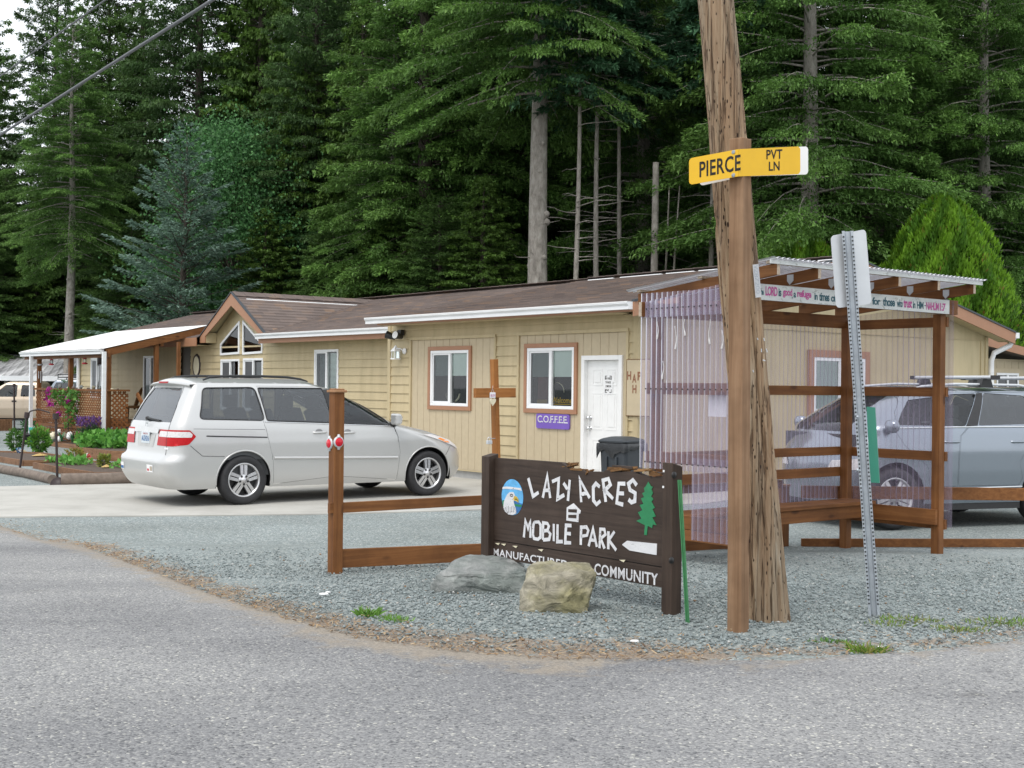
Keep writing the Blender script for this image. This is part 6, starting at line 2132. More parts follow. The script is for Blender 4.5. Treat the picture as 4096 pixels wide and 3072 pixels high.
    for q in (((888, 560), (970, 562), (968, 594), (888, 588)), ((888, 614), (966, 614), (964, 648), (888, 642))):
        mb.prism([sc(x, y, yb) for x, y in q], lambda a, b, d: (a, d, b), yb - .0045, yb - .0032)
    mb.build('emblem_window', MAT['sign_brown'], ho)
    # arrow
    mb = MB(); mb.prism([sc(x, y, yb) for x, y in ((1395, 897), (1445, 860), (1500, 866), (1728, 888), (1724, 996), (1468, 952))], lambda a, b, d: (a, d, b), yb - .004, yb - .0005); mb.build('arrow', MAT['letter_white'], brd)
    # green tree
    tp = [(1646, 300), (1668, 340), (1690, 352), (1676, 372), (1690, 410), (1672, 440), (1694, 466), (1676, 490), (1708, 548), (1684, 560), (1716, 628), (1684, 640), (1722, 712), (1690, 706), (1682, 740), (1640, 718), (1632, 806), (1606, 804), (1614, 712), (1532, 672), (1580, 650), (1548, 590), (1590, 570), (1564, 520), (1600, 510), (1576, 458), (1606, 446), (1588, 410), (1612, 396), (1604, 360), (1622, 344)]
    mb = MB(); mb.prism([sc(x, y, yb) for x, y in tp], lambda a, b, d: (a, d, b), yb - .004, yb - .0005); mb.build('tree_emblem', MAT['tree_paint'], brd)
    mb = MB()
    for x, y in ((1546, 590), (1560, 520), (1574, 458), (1532, 672), (1590, 410)):
        mb.prism([sc(a, b, yb) for a, b in ((x, y), (x + 44, y - 22), (x + 34, y - 34), (x + 24, y - 18))], lambda a, b, d: (a, d, b), yb - .0030, yb - .0004)
    mb.build('carved_cut', MAT['black'], brd)
    # eagle medallion
    cx, cz = sc(355, 447, yb); rxm = (sc(457, 450, yb)[0] - sc(253, 450, yb)[0]) / 2; rzm = (sc(355, 276, yb)[1] - sc(355, 618, yb)[1]) / 2
    ell = [(cx + rxm * math.cos(a), cz + rzm * math.sin(a)) for a in np.linspace(0, 2 * math.pi, 36)[:-1]]
    mb = MB(); mb.prism(ell, lambda a, b, d: (a, d, b), yb - .002, yb - .0005); md = mb.build('medallion', MAT['sky_paint'], brd)
    def flat(name, pts, mat, off, par=md):
        m = MB(); m.prism([sc(x, y, yb) for x, y in pts], lambda a, b, d: (a, d, b), yb - off, yb - off + .001); return m.build(name, MAT[mat], par)
    flat('cloud', [(266, 350), (300, 346), (350, 350), (400, 358), (438, 360), (446, 388), (420, 380), (380, 372), (340, 372), (300, 368), (262, 370)], 'letter_white', .0036)
    flat('water', [(285, 560), (290, 470), (360, 480), (452, 510), (444, 545), (420, 585), (390, 606), (340, 612)], 'deep_blue', .0032)
    flat('hills', [(262, 478), (300, 470), (380, 512), (448, 520), (440, 540), (380, 532), (268, 530)], 'tree_paint', .0042)
    flat('eagle_head', [(310, 420), (335, 398), (368, 398), (384, 430), (374, 460), (372, 500), (392, 560), (396, 600), (362, 616), (320, 610), (288, 580), (272, 545), (278, 490), (298, 445)], 'letter_white', .0052)
    flat('beak', [(380, 434), (402, 442), (418, 470), (416, 500), (402, 486), (380, 480), (366, 464)], 'beak', .0060)
    m = MB()
    for q in (((338, 424), (352, 418), (366, 426)), ((338, 432), (352, 440), (368, 434)), ((384, 465), (402, 466), (412, 480))): stroke(m, [sc(x, y, yb) for x, y in q], .006, T(.0066))
    for k in range(7):
        x = 296 + k * 14; stroke(m, [sc(x, 540 - 6 * (k % 3), yb), sc(x - 6 + k * 2, 600 - 8 * abs(3 - k), yb)], .004, T(.0058))
    m.build('eagle_lines', MAT['ink'], md)
    # lower line of words
    mb = MB()
    def words(txt, u0, vt0, vb0, u1, vt1, vb1):
        x0, za = sc(u0, (vt0 + vb0) / 2, yb); x1, zb_ = sc(u1, (vt1 + vb1) / 2, yb)
        h = (sc(u0, vt0, yb)[1] - sc(u0, vb0, yb)[1] + sc(u1, vt1, yb)[1] - sc(u1, vb1, yb)[1]) / 2
        zc = (za + zb_) / 2
        for bd in (-.01, .018): put_text(mb, txt, T(.0015 + bd * .01), x0, zc - h / 2, x1, zc + h / 2, bd, 1.05)
    words('MANUFACTURED', 172, 946, 1012, 880, 1030, 1110)
    words('COMMUNITY', 1133, 1078, 1188, 1735, 1165, 1278)
    mb.build('lettering', MAT['letter_white'], lb)
    # scars of bare wood at the joint
    mb = MB()
    for x, y in ((215, 885), (272, 892), (382, 912), (625, 945), (1400, 1045)):
        a, b = sc(x, y, yb); mb.prism([(a - .03, b), (a + .03, b + .006), (a + .012, b - .012)], lambda p, q, d: (p, d, q), yb - .004, yb - .001)
    mb.build('bare_wood', MAT['cream'], brd)
park_sign()

# --- boulders
def boulder(name, label, u, vb, back, pts3, mat, seed):
    g = gpt(u, vb)
    bm = bmesh.new()
    for p in pts3: bm.verts.new(p)
    r = bmesh.ops.convex_hull(bm, input=bm.verts)
    bmesh.ops.delete(bm, geom=list({e for e in r['geom_interior'] + r['geom_unused'] if isinstance(e, bmesh.types.BMVert)}), context='VERTS')
    bmesh.ops.bevel(bm, geom=bm.edges[:], offset=.016, segments=1, affect='EDGES')
    bmesh.ops.triangulate(bm, faces=bm.faces)
    for k in range(3): bmesh.ops.subdivide_edges(bm, edges=[e for e in bm.edges if e.calc_length() > .014], cuts=1, use_grid_fill=True); bmesh.ops.triangulate(bm, faces=bm.faces)
    bm.normal_update()
    S = Vector((seed, seed * .7, 0))
    for v in bm.verts:
        q = v.co + S
        n = noise.noise(q * 6) * .022 + (.5 - abs(noise.noise(q * 13))) * .022 + noise.noise(q * 30) * .008 + noise.noise(q * 75) * .0035
        v.co = v.co + v.normal * (n - .008)
    me = bpy.data.meshes.new(name); bm.to_mesh(me); bm.free()
    me.polygons.foreach_set('use_smooth', [True] * len(me.polygons)); me.set_sharp_from_angle(angle=R(28))
    me.materials.append(MAT[mat])
    o = bpy.data.objects.new(name, me); scene.collection.objects.link(o)
    o.location = (g.x, g.y + back, g.z); o.scale = (1.05, 1, .80)
    tag(o, label, 'rock')
    return o
boulder('boulder', 'low flat grey boulder in front of the left end of the park sign', 1909, 2370, .20,
        [(-.34, -.20, -.06), (.35, -.20, -.06), (.36, .25, -.06), (-.30, .30, -.06), (-.31, -.18, .14), (-.24, -.05, .18), (-.05, -.23, .09), (.10, -.21, .11), (.34, -.15, .17), (-.10, .18, .29), (.12, .22, .28), (.31, .16, .22)], 'rock_grey', 4)
boulder('boulder', 'taller tan lichen covered boulder in front of the middle of the park sign', 2234, 2448, .18,
        [(-.26, -.16, -.06), (.17, -.20, -.06), (.20, .20, -.06), (-.20, .22, -.06), (-.19, -.12, .27), (.0, -.17, .285), (.235, -.10, .32), (.22, .12, .345), (-.05, .16, .355), (-.18, .08, .335), (.225, -.13, .2), (-.235, -.15, .1), (.02, -.24, .10)], 'rock_tan', 11)

# --- green steel stake
def stake():
    b = gpt(2759, 2489)
    F = frame(b, R(-20))
    top = at_y(2719, 1920, b.y)
    d = F.inverted() @ top
    mb = MB()
    pr = [(-.013, -.007), (-.008, -.009), (-.003, 0), (.003, 0), (.008, -.009), (.013, -.007), (.007, .005), (-.007, .005)]
    n = len(pr); pts = []
    for k, z in ((-.12, -.3), (1, d.z)):
        for a, c in pr: pts.append((a + d.x * k, c + d.y * k, z))
    mb.add(pts, [list(range(n))[::-1], list(range(n, 2 * n))] + [(i, (i + 1) % n, n + (i + 1) % n, n + i) for i in range(n)], False)
    o = mb.build('steel_stake', MAT['green_paint']); o.matrix_world = F
    tag(o, 'thin green steel fence stake leaning beside the right sign post', 'stake')
stake()

# --- leaning utility pole and its cables
def utility_pole():
    b = gpt(3074, 2492); b.y += .13; b.z = zg(0, b.y)
    a = at_y(3074, 2492, b.y); tp = at_y(2861, 0, b.y)
    d = (tp - a); d = d / d.z
    H = 7.6
    F = frame((a.x, b.y, b.z), 0)
    t = thing('utility_pole', 'old leaning splintered timber utility pole behind the yellow street name post', 'pole', F)
    r0 = 162 / FPX * b.y / 2 * 1.0; rt = 140 / FPX * b.y / 2
    n = 72; pts, fs = [], []
    zs = list(np.linspace(-.3, 5.2, 90)) + [6.3, H]
    for i, z in enumerate(zs):
        r = r0 + (rt - r0) * max(0, z) / 4.0
        if z < .6: r *= 1 + .06 * (.6 - z)
        for k in range(n):
            th = 2 * math.pi * k / n
            e = noise.noise(Vector((math.cos(th) * 3, math.sin(th) * 3, z * .5))) * .06 + noise.noise(Vector((math.cos(th) * 9, math.sin(th) * 9, z * .35))) * .075 + noise.noise(Vector((math.cos(th) * 20, math.sin(th) * 20, z * 2.2))) * .05
            g = noise.noise(Vector((math.cos(th) * 14, math.sin(th) * 14, z * 9 + 5)))
            if g > .42: e -= .10 * (g - .42) * 4
            for c0, wd_, dp in ((3.9, .05, .16), (4.6, .035, .12), (5.15, .04, .14), (4.25, .03, .08)):
                e -= dp * math.exp(-((th - c0 - .10 * math.sin(z * .9 + c0 * 3)) / wd_) ** 2)
            rr = r * (1 + e)
            pts.append((d.x * z + rr * math.cos(th), rr * math.sin(th), z))
    for i in range(len(zs) - 1):
        for k in range(n):
            k2 = (k + 1) % n; fs.append((i * n + k, i * n + k2, (i + 1) * n + k2, (i + 1) * n + k))
    mb = MB(); mb.add(pts, fs, True); mb.add(pts[-n:], [list(range(n))], False)
    mb.build('pole', MAT['pole'], t)
    # vertical metal number strip and staples
    def onp(u, v):
        q = at_y(u, v, b.y - r0 * .96); return F.inverted() @ q
    p, q = onp(3021, 1058), onp(3033, 1190)
    p.y = q.y = -r0 * 1.02
    mb = MB(); mb.beam(p, q, .036, .006, (0, -1, 0)); ns = mb.build('number_strip', MAT['alu'], t)
    mb = MB(); dz = (q - p)
    for i, c in enumerate('VZ87200'):
        o_ = p + dz * (.08 + i * .125)
        put_text(mb, c, lambda a, b_: (o_.x - .012 + b_ , o_.y - .0045, o_.z + .012 - a), 0, 0, .024, .024)
    mb.build('strip_digits', MAT['galv'], ns)
    mb = MB()
    for (u, v, dx, dy) in ((3053, 1352, 4, 12), (3028, 1352, 3, 8), (3044, 1395, 1, 14), (3063, 1395, 5, 14), (3050, 1440, 10, 4), (3010, 1480, 3, 9)):
        a_, c_ = onp(u, v), onp(u + dx, v + dy); a_.y = c_.y = -r0 * 1.03; mb.tube([a_, c_], .004, 5)
    mb.build('staples', MAT['alu'], t)
    mb = MB(); mb.box(d.x * 6.9 - .5, d.x * 6.9 + .5, -.16, -.06, 6.85, 6.97); mb.build('crossarm', MAT['cedar_x'], t)
    # cables to the far left
    for nm, (u0, v0), (u1, v1), rad, lab in (('power_cable', (850, 0), (0, 540), .021, 'thick grey overhead cable crossing the upper left corner, lower one'), ('power_cable', (370, 37), (0, 305), .013, 'thin grey overhead cable crossing the top left corner, upper one')):
        sl = (v1 - v0) / (u1 - u0)
        up = 2700.0; z_end = at_y(up, v0 + sl * (up - u0), b.y)
        far = at_y(-900, v0 + sl * (-900 - u0), 46.0)
        path = []
        for k in range(25):
            s = k / 24; q_ = z_end.lerp(far, s); q_.z -= 0.0 * math.sin(math.pi * s); path.append(q_)
        m = MB(); m.tube(path, rad, 6); o = m.build(nm, MAT['wire']); tag(o, lab, 'cable', 'overhead cables')
utility_pole()

# --- street name post with bent yellow plate
def name_post():
    b = gpt(2952, 2524)
    F = frame(b, R(45 + 4))
    t = thing('street_name_post', 'square timber post carrying a bent yellow PIERCE PVT LN street name plate', 'sign post', F)
    hw = 45.5 / FPX * b.y / math.sqrt(2) * 1.0
    topc = F.inverted() @ at_y(2962, 556, b.y)
    sl = topc / topc.z; H = topc.z
    def pt(x, y, z): return (x + sl.x * z, y + sl.y * z, z)
    mb = MB(); q = [pt(x * hw, y * hw, z) for z in (-.3, H) for y in (-1, 1) for x in (-1, 1)]
    mb.add(q, [(0, 2, 3, 1), (4, 5, 7, 6), (0, 1, 5, 4), (2, 6, 7, 3), (0, 4, 6, 2), (1, 3, 7, 5)], False)
    mb.build('post', wood('rough_post', (.16, .088, .046), (.26, .155, .088), (.34, .22, .135), axis=2, grain=30, rough=.85), t, bev=.006)
    # plate wraps the corner that points at the camera; left leaf on face -x side, right leaf on the -y side
    Fi = F.inverted()
    def px(u, v, Y): return Fi @ at_y(u, v, Y)
    C = .48216
    def cu(x, y): return 2600 + x * C, 400 + y * C
    yc = b.y - hw * 1.62
    # corner points (near edge) and ends
    k1 = px(*cu(735, 408), yc); k2 = px(*cu(735, 634), yc)
    rT, rB = px(*cu(1245, 385), yc + .20), px(*cu(1245, 615), yc + .20)
    lT, lB = px(*cu(325, 485), yc + .13), px(*cu(325, 705), yc + .13)
    def sheet(name, A, B, Cc, D, mat, r, th, off, parent):
        """plate between edge A-B (at the bend, top/bottom) and edge Cc-D (free end, top/bottom), rounded free corners"""
        e1 = (Cc - A); e2 = (B - A); L = e1.length; Hh = e2.length
        nrm = e1.cross(e2).normalized()
        pl = [(0, 0)]
        for (cx, cy, a0) in ((L - r, r, -90), (L - r, Hh - r, 0)):
            for k in range(7):
                a = R(a0 + k * 15); pl.append((cx + r * math.cos(a), cy + r * math.sin(a)))
        pl.append((0, Hh))
        ux = e1.normalized()
        def to3(a, b_, d_):
            f = b_ / Hh
            base = A.lerp(B, f); end = Cc.lerp(D, f)
            return base.lerp(end, a / L) + nrm * d_
        mb = MB(); mb.prism(pl, to3, off, off + th)
        return mb.build(name, MAT[mat], parent), to3, L, Hh, nrm
    cam_l = Fi @ CAM_P
    def face_cam(A, B, Cc):
        n = (Cc - A).cross(B - A); return 1 if n.dot(cam_l - A) > 0 else -1
    plates = MB()
    sr = face_cam(k1, k2, rT); slf = face_cam(k1, k2, lT)
    pr_, to_r, Lr, Hr, _ = sheet('name_plate', k1, k2, rT, rB, 'yellow', .022, .0025 * sr, 0, t)
    pl_, to_l, Ll, Hl, _ = sheet('name_plate', k1, k2, lT, lB, 'yellow', .022, .0025 * slf, 0, t)
    # rear white plate, shifted right and down
    bk1 = px(*cu(800, 404), yc + .16); bk2 = px(*cu(800, 634), yc + .16); wr, wrb = px(*cu(1312, 385), yc + .37), px(*cu(1312, 617), yc + .37)
    sheet('name_plate', bk1, bk2, wr, wrb, 'white', .022, .0025, 0, t)
    lk1 = px(*cu(720, 440), yc + .17); lk2 = px(*cu(720, 648), yc + .17); wl_, wlb = px(*cu(400, 500), yc + .26), px(*cu(415, 713), yc + .26)
    sheet('name_plate', lk1, lk2, wl_, wlb, 'white', .022, .0025, 0, t)
    # black letters
    def letters(txt, to3, L, Hh, sgn, left, pxbox, parent):
        mb = MB()
        (xa, xb, ya, yb_) = pxbox            # fractions from the bend, and from the top
        def place(a, b_): return to3(a * L, b_ * Hh, .0040 * sgn)
        for bd in (-.004, .018): put_text(mb, txt, lambda a, b_: place(a, b_), xa, yb_, xb, ya, bd, 1.05)
        return mb.build('lettering', MAT['ink'], parent)
    # left leaf runs leftwards from the bend: fraction a = 1 at the left end
    letters('PIERCE', to_l, Ll, Hl, slf, True, (.785, -.045, .20, .795), pl_)
    letters('PVT', to_r, Lr, Hr, sr, False, (.44, .70, .075, .42), pr_)
    letters('LN', to_r, Lr, Hr, sr, False, (.48, .655, .51, .84), pr_)
    for (x, y) in ((694, 433), (694, 625)):
        q = px(*cu(x, y), yc + .012); m = MB(); dirc = (cam_l - q).normalized()
        M = Matrix.Translation(q) @ dirc.to_track_quat('Z', 'Y').to_matrix().to_4x4()
        m.lathe([(.013, -.004), (.013, .003), (.008, .0035), (.008, .009), (0, .0095)], 8, M, False); m.build('bolt_head', MAT['galv'], t)
name_post()

# --- perforated channel post with the back of a sign and a green reflector board
def channel_post():
    b = gpt(3497, 2463)
    F = frame(b, R(-14))
    t = thing('channel_sign_post', 'leaning galvanised perforated steel post with a grey sign back and green board', 'sign post', F)
    Fi = F.inverted()
    topc = Fi @ at_y(3390, 925, b.y); sl = topc / topc.z; H = topc.z
    w = 44 / FPX * b.y / 2
    pr = [(-w, .012), (-w * .98, -.002), (-w * .42, -.004), (-w * .25, -.034), (w * .25, -.034), (w * .42, -.004), (w * .98, -.002), (w, .012)]
    pr = [(-w, -.020), (-w * .55, -.020), (-w * .40, .012), (w * .40, .012), (w * .55, -.020), (w, -.020)]
    zs = np.linspace(-.3, H, 2)
    mb = MB(); n = len(pr); pts = []
    for z in zs:
        for a, c in pr: pts.append((a + sl.x * z, c + sl.y * z, z))
    for z in zs:
        for a, c in pr: pts.append((a + sl.x * z, c + sl.y * z + .004, z))
    fs = []
    for i in range(n - 1): fs.append((i, i + 1, n + i + 1, n + i)); fs.append((2 * n + i + 1, 2 * n + i, 3 * n + i, 3 * n + i + 1))
    fs += [(0, n, 3 * n, 2 * n), (n - 1, 3 * n - 1, 4 * n - 1, 2 * n - 1)]
    for i in range(n - 1): fs.append((n + i, n + i + 1, 3 * n + i + 1, 3 * n + i))
    mb.add(pts, fs, False); pst = mb.build('post', MAT['galv'], t)
    hb = MB(); z = .08
    while z < H - .02:
        for sx in (-.77, .77):
            M = Matrix.Translation((w * sx + sl.x * z, -.0215 + sl.y * z, z)) @ Matrix.Rotation(R(90), 4, 'X')
            hb.lathe([(.0062, 0), (.0062, .0008), (0, .0008)], 8, M, False)
        z += .0255
    tag(hb.build('holes', MAT['black'], pst), kind='stuff')
    # sign plate, seen from behind
    C = .48216
    def q(u, v, dy=.03): return Fi @ at_y(u, v, b.y + dy)
    P = [q(3323, 944, .0), q(3463, 917, .10), q(3487, 1215, .10), q(3345, 1233, .0)]
    c = sum(P, Vector()) / 4
    off = Vector((0, .045 - c.y + sl.y * c.z, 0))
    P = [p + off for p in P]
    e1, e2 = P[1] - P[0], P[3] - P[0]; nrm = e1.cross(e2).normalized()
    r = .028; L, Hh = e1.length, e2.length; pl = []
    for (cx, cy, a0) in ((r, r, 180), (L - r, r, 270), (L - r, Hh - r, 0), (r, Hh - r, 90)):
        for k in range(6):
            a = R(a0 + k * 18); pl.append((cx + r * math.cos(a), cy + r * math.sin(a)))
    def to3(a, b_, d_):
        u, v = a / L, b_ / Hh
        return (P[0] * (1 - u) + P[1] * u) * (1 - v) + (P[3] * (1 - u) + P[2] * u) * v + nrm * d_
    mb = MB(); mb.prism(pl, to3, 0, .003); mb.build('sign_plate', MAT['alu'], t)
    # green board set almost edge-on
    A = [q(3466, 1627, .06), q(3500, 1630, .12), q(3518, 1932, .12), q(3480, 1930, .06)]
    n2 = (A[1] - A[0]).cross(A[3] - A[0]).normalized()
    mb = MB(); pts = A + [p + Vector((.004, .03, 0)) for p in A]
    mb.add(pts, [(0, 1, 2, 3), (7, 6, 5, 4), (0, 4, 5, 1), (1, 5, 6, 2), (2, 6, 7, 3), (3, 7, 4, 0)], False); mb.build('green_board', MAT['teal_sign'], t)
    mb = MB()
    for v in (1667, 1880):
        p = q(3430, v, -.03); M = Matrix.Translation(p) @ Matrix.Rotation(R(90), 4, 'X'); mb.lathe([(.010, -.004), (.010, .004), (0, .006)], 10, M)
    mb.build('bolt_head', MAT['galv'], t)
channel_post()

# --- rubbish bin by the door
def bin_():
    x, _ = on_y(HF, 2488, 1800, -.62)
    F = HF @ Matrix.Translation((x, -.62, .012)) @ Matrix.Rotation(R(10), 4, 'Z')
    t = thing('rubbish_bin', 'dark grey wheeled rubbish bin lined with a black bag beside the white door', 'bin', F)
    zt = on_y(HF, 2488, 1748, -.62)[1]
    h = zt - .10
    def sqr(z, hw, hd, r=.06):
        out = []
        for (cx, cy, a0) in ((hw - r, hd - r, 0), (-hw + r, hd - r, 90), (-hw + r, -hd + r, 180), (hw - r, -hd + r, 270)):
            for k in range(4):
                a = R(a0 + k * 30); out.append((cx + r * math.cos(a), cy + r * math.sin(a), z))
        return out
    def loft(rings):
        mb = MB(); n = len(rings[0]); pts = [p for r in rings for p in r]
        fs = [(i * n + k, i * n + (k + 1) % n, (i + 1) * n + (k + 1) % n, (i + 1) * n + k) for i in range(len(rings) - 1) for k in range(n)]
        fs.append(list(range(n))[::-1]); fs.append(list(range((len(rings) - 1) * n, len(rings) * n)))
        return mb.add(pts, fs, False)
    sqw = .265
    b_ = loft([sqr(0, .22, .22), sqr(.05, .225, .225), sqr(h, sqw - .015, sqw - .015)])
    for s in (-.09, .09): b_.box(s - .012, s + .012, -.275, -.2, .12, h - .2)
    b_.build('tub', MAT['grey_dark'], t)
    loft([sqr(h, sqw, sqw), sqr(h + .035, sqw + .012, sqw + .012), sqr(h + .065, sqw * .92, sqw * .92, .1), sqr(h + .095, sqw * .55, sqw * .55, .1)]).build('lid', MAT['grey_dark'], t, bev=.012)
    mb = MB(); n = 56; ring0 = sqr(h - .005, sqw + .004, sqw + .004); pts = []; fs = []
    for k in range(n):
        a = 2 * math.pi * k / n
        c, s = math.cos(a), math.sin(a); m_ = max(abs(c), abs(s)); X, Y = c / m_ * (sqw + .004), s / m_ * (sqw + .004)
        dl = .10 + .07 * noise.noise(Vector((c * 2.3, s * 2.3, 1.1))) + .05 * noise.noise(Vector((c * 7, s * 7, 4)))
        if abs(Y + sqw + .004) < .01: dl += .10 * math.exp(-((X - .02) / .10) ** 2) + .12 * math.exp(-((X + .26) / .05) ** 2)
        for j in range(5):
            f = j / 4; w_ = 1 + .012 * noise.noise(Vector((c * 12, s * 12, f * 3))) + (.02 if 0 < j < 4 else .0)
            pts.append((X * w_, Y * w_, h - .002 - dl * f))
    for k in range(n):
        k2 = (k + 1) % n
        for j in range(4): fs.append((k * 5 + j, k2 * 5 + j, k2 * 5 + j + 1, k * 5 + j + 1))
    mb.add(pts, fs, True); mb.build('bin_liner', MAT['bag'], t)
    for s in (-1, 1):
        m = MB(); M = Matrix.Translation((s * .2, .22, .09)) @ Matrix.Rotation(R(90), 4, 'Y'); m.lathe([(.09, -.025), (.09, .025), (0, .026)], 18, M); m.build('wheel', MAT['black'], t)
bin_()

# --- bus shelter of stained timber and corrugated plastic
def shelter():
    Rr = gpt(3748, 2213)                       # front right post
    ld = 1.112
    M_ = Rr - DIRA * ld                        # rear right
    Wd = 2.87
    F0 = M_ - DIRB * Wd
    # local frame: x along the front (towards the right, away), y towards the back
    # origin at the rear left post: x along DIRB, y along -DIRA (towards the house)
    org = Vector((F0.x, F0.y, 0)) + DIRA * ld
    F = frame((org.x, org.y, 0), math.atan2(.627, .779))
    t = thing('bus_shelter', 'small open timber shelter with bench and clear corrugated plastic walls and roof', 'shelter', F)
    s = .045
    px = {'fl': (0, 0), 'fr': (Wd, 0), 'bl': (0, ld), 'br': (Wd, ld)}
    zb = on_y(F, 3790, 1258, -s)[1]; ztb = on_y(F, 3790, 1201, -s)[1]     # front beam
    gz = lambda x, y: zg(0, (F @ Vector((x, y, 0))).y)
    # rear beam
    xr_, zr1 = on_y(F, 2527, 1203, ld); zr0 = on_y(F, 2527, 1262, ld)[1]
    # roof plane: through the rear and front beams
    slope = (ztb + .01 - (zr1 + .005)) / (0 - ld)
    def zroof(y): return ztb + .01 + slope * y
    for k, (x, y) in px.items():
        g = gz(x, y); top = zb if k[0] == 'f' else zr0
        mb = MB(); mb.box(x - s, x + s, y - s, y + s, g - .12, top)
        mb.build('post', MAT['cedar_z'], t, bev=.004)
    mb = MB(); mb.box(-.18, Wd + .20, -s - .035, -s + .0, zb, ztb); fb = mb.build('front_beam', MAT['cedar_x'], t, bev=.003)
    mb = MB(); mb.box(Wd + .2005, Wd + .203, -s - .034, -s - .001, zb + .001, ztb - .001); mb.build('beam_end', MAT['endgrain'], fb)
    mb = MB(); mb.box(-.16, Wd + .08, ld + s, ld + s + .04, zr0, zr1); rb = mb.build('rear_beam', MAT['cedar_x'], t, bev=.003)
    mb = MB(); mb.box(-.163, -.1603, ld + s + .001, ld + s + .039, zr0 + .001, zr1 - .001); mb.build('beam_end', MAT['endgrain'], rb)
    # text board
    xe = on_y(F, 3794, 1230, -s - .04)[0]
    tb0, tb1 = on_y(F, 3790, 1256, -s - .045)[1], on_y(F, 3790, 1201, -s - .045)[1]
    mb = MB(); mb.box(-.16, xe, -s - .050, -s - .036, tb0, tb1); tb = mb.build('verse_board', MAT['board_white'], t)
    pink, teal = MB(), MB()
    def wpx(u, v): return on_y(F, u, v, -s - .051)
    C = 500 / 2212
    def L1(x): return 3000 + x * C
    def L2(x): return 3500 + x * C
    def word(mb, txt, u0, u1, f0=.22, f1=.78):
        x0 = wpx(u0, 1225)[0]; x1 = wpx(u1, 1225)[0]; h = tb1 - tb0
        z0, z1 = tb0 + h * f0, tb0 + h * f1
        for bd in (.0, .03): put_text(mb, txt, lambda a, b: (a, -s - .0515 - bd * .01, b), x0, z0, x1, z1, bd, .85)
    word(teal, 'The', L1(150), L1(240), .3, .72)
    word(pink, 'LORD', L1(272), L1(485), .28, .88); word(teal, 'is', L1(503), L1(552), .30, .80); word(pink, 'good', L1(580), L1(745), .24, .84); word(teal, ',', L1(738), L1(752), .2, .34); word(teal, 'a', L1(768), L1(812), .30, .62)
    word(pink, 'refuge', L1(832), L1(1085), .22, .82); word(teal, 'in', L1(1138), L1(1195), .26, .70); word(teal, 'times', L1(1222), L1(1405), .22, .76); word(teal, 'of', L1(1430), L1(1530), .22, .74)
    word(pink, 'cares', L2(-560), L2(-330), .20, .62); word(teal, 'for', L2(-290), L2(95), .24, .70) if False else word(teal, 'for', L2(-50), L2(95), .24, .76)
    word(teal, 'those', L2(138), L2(352), .22, .82); word(teal, 'who', L2(388), L2(490), .22, .76); word(pink, 'trust', L2(505), L2(655), .22, .76); word(teal, 'in', L2(672), L2(715), .22, .70); word(teal, 'HIM', L2(742), L2(858), .22, .72); word(teal, '-', L2(874), L2(902), .44, .50); word(pink, 'NAHUM', L2(905), L2(1130), .18, .74); word(pink, '1:7', L2(1148), L2(1250), .18, .74)
    pink.build('lettering', MAT['pink_ink'], tb); teal.build('lettering', MAT['teal_ink'], tb)
    # rafters
    fo, bo = -.36, ld + .18
    xs = []
    for u, v in ((3898, 1160), (3698, 1165), (3460, 1150), (3277, 1110), (3045, 1090)):
        xs.append(on_y(F, u, v, fo)[0])
    xs = [Wd + .04, Wd * .80, Wd * .58, Wd * .375, Wd * .17, -.06]
    for i, x in enumerate(xs):
        mb = MB(); hh = .10
        mb.prism([(fo, zroof(fo)), (bo, zroof(bo)), (bo, zroof(bo) + hh), (fo, zroof(fo) + hh)], lambda a, b, d: (d, a, b), x - .02, x + .02)
        rf = mb.build('rafter', MAT['cedar_y'], t, bev=.003)
        mb = MB(); mb.prism([(fo - .003, zroof(fo) + .001), (fo - .0005, zroof(fo) + .001), (fo - .0005, zroof(fo) + hh - .001), (fo - .003, zroof(fo) + hh - .001)], lambda a, b, d: (d, a, b), x - .019, x + .019)
        mb.build('rafter_end', MAT['endgrain'], rf)
        # steel tie at the front beam
        mb = MB(); zt_ = zroof(-.06); mb.prism([(-.095, zt_ + .085), (-.025, zt_ + .085), (-.025, zt_ + .03), (-.055, zt_ - .005), (-.095, zt_ + .03)], lambda a, b, d: (d, a, b), x - .0235, x - .0205)
        mb.box(x - .03, x + .0, -s - .053, -s - .0505, tb1 - .0, zt_ + .005) if False else None
        mb.build('steel_tie', MAT['alu'], rf)
        if i in (3, 5):
            yb_ = ld + s - .002 if i != 5 else ld - .02
            z_ = zr1 - .01
            mb = MB(); mb.prism([(x - .03, z_ + .09), (x + .01, z_ + .02), (x + .07, z_ - .05), (x + .02, z_ - .10), (x - .05, z_ - .01)], lambda a, b, d: (a, d, b), yb_ - .012, yb_ - .006); mb.build('hanger_plate', MAT['alu'], rf)
    # purlins and corrugated roof
    hh = .10
    for y in (fo + .05, ld * .42, bo - .06):
        mb = MB(); mb.beam((-.13, y, zroof(y) + hh + .012), (Wd + .12, y, zroof(y) + hh + .012), .05, .02, (0, slope * -1, 1)); mb.build('purlin', MAT['endgrain'], t)
    mb = MB(); pitch = .0665; x = -.17; pts = []; fs = []; nper = 8
    ncol = int((Wd + .34) / pitch * nper); yy = [fo - .05, ld * .3, bo + .07]
    for i in range(ncol + 1):
        xx = x + (Wd + .36) * i / ncol
        dz = .0095 * math.cos(2 * math.pi * i / nper)
        for y in yy: pts.append((xx, y, zroof(y) + hh + .033 + dz))
    for i in range(ncol):
        for j in range(2): fs.append((i * 3 + j, (i + 1) * 3 + j, (i + 1) * 3 + j + 1, i * 3 + j + 1))
    mb.add(pts, fs, True); mb.build('roof_sheet', MAT['poly_roof'], t)
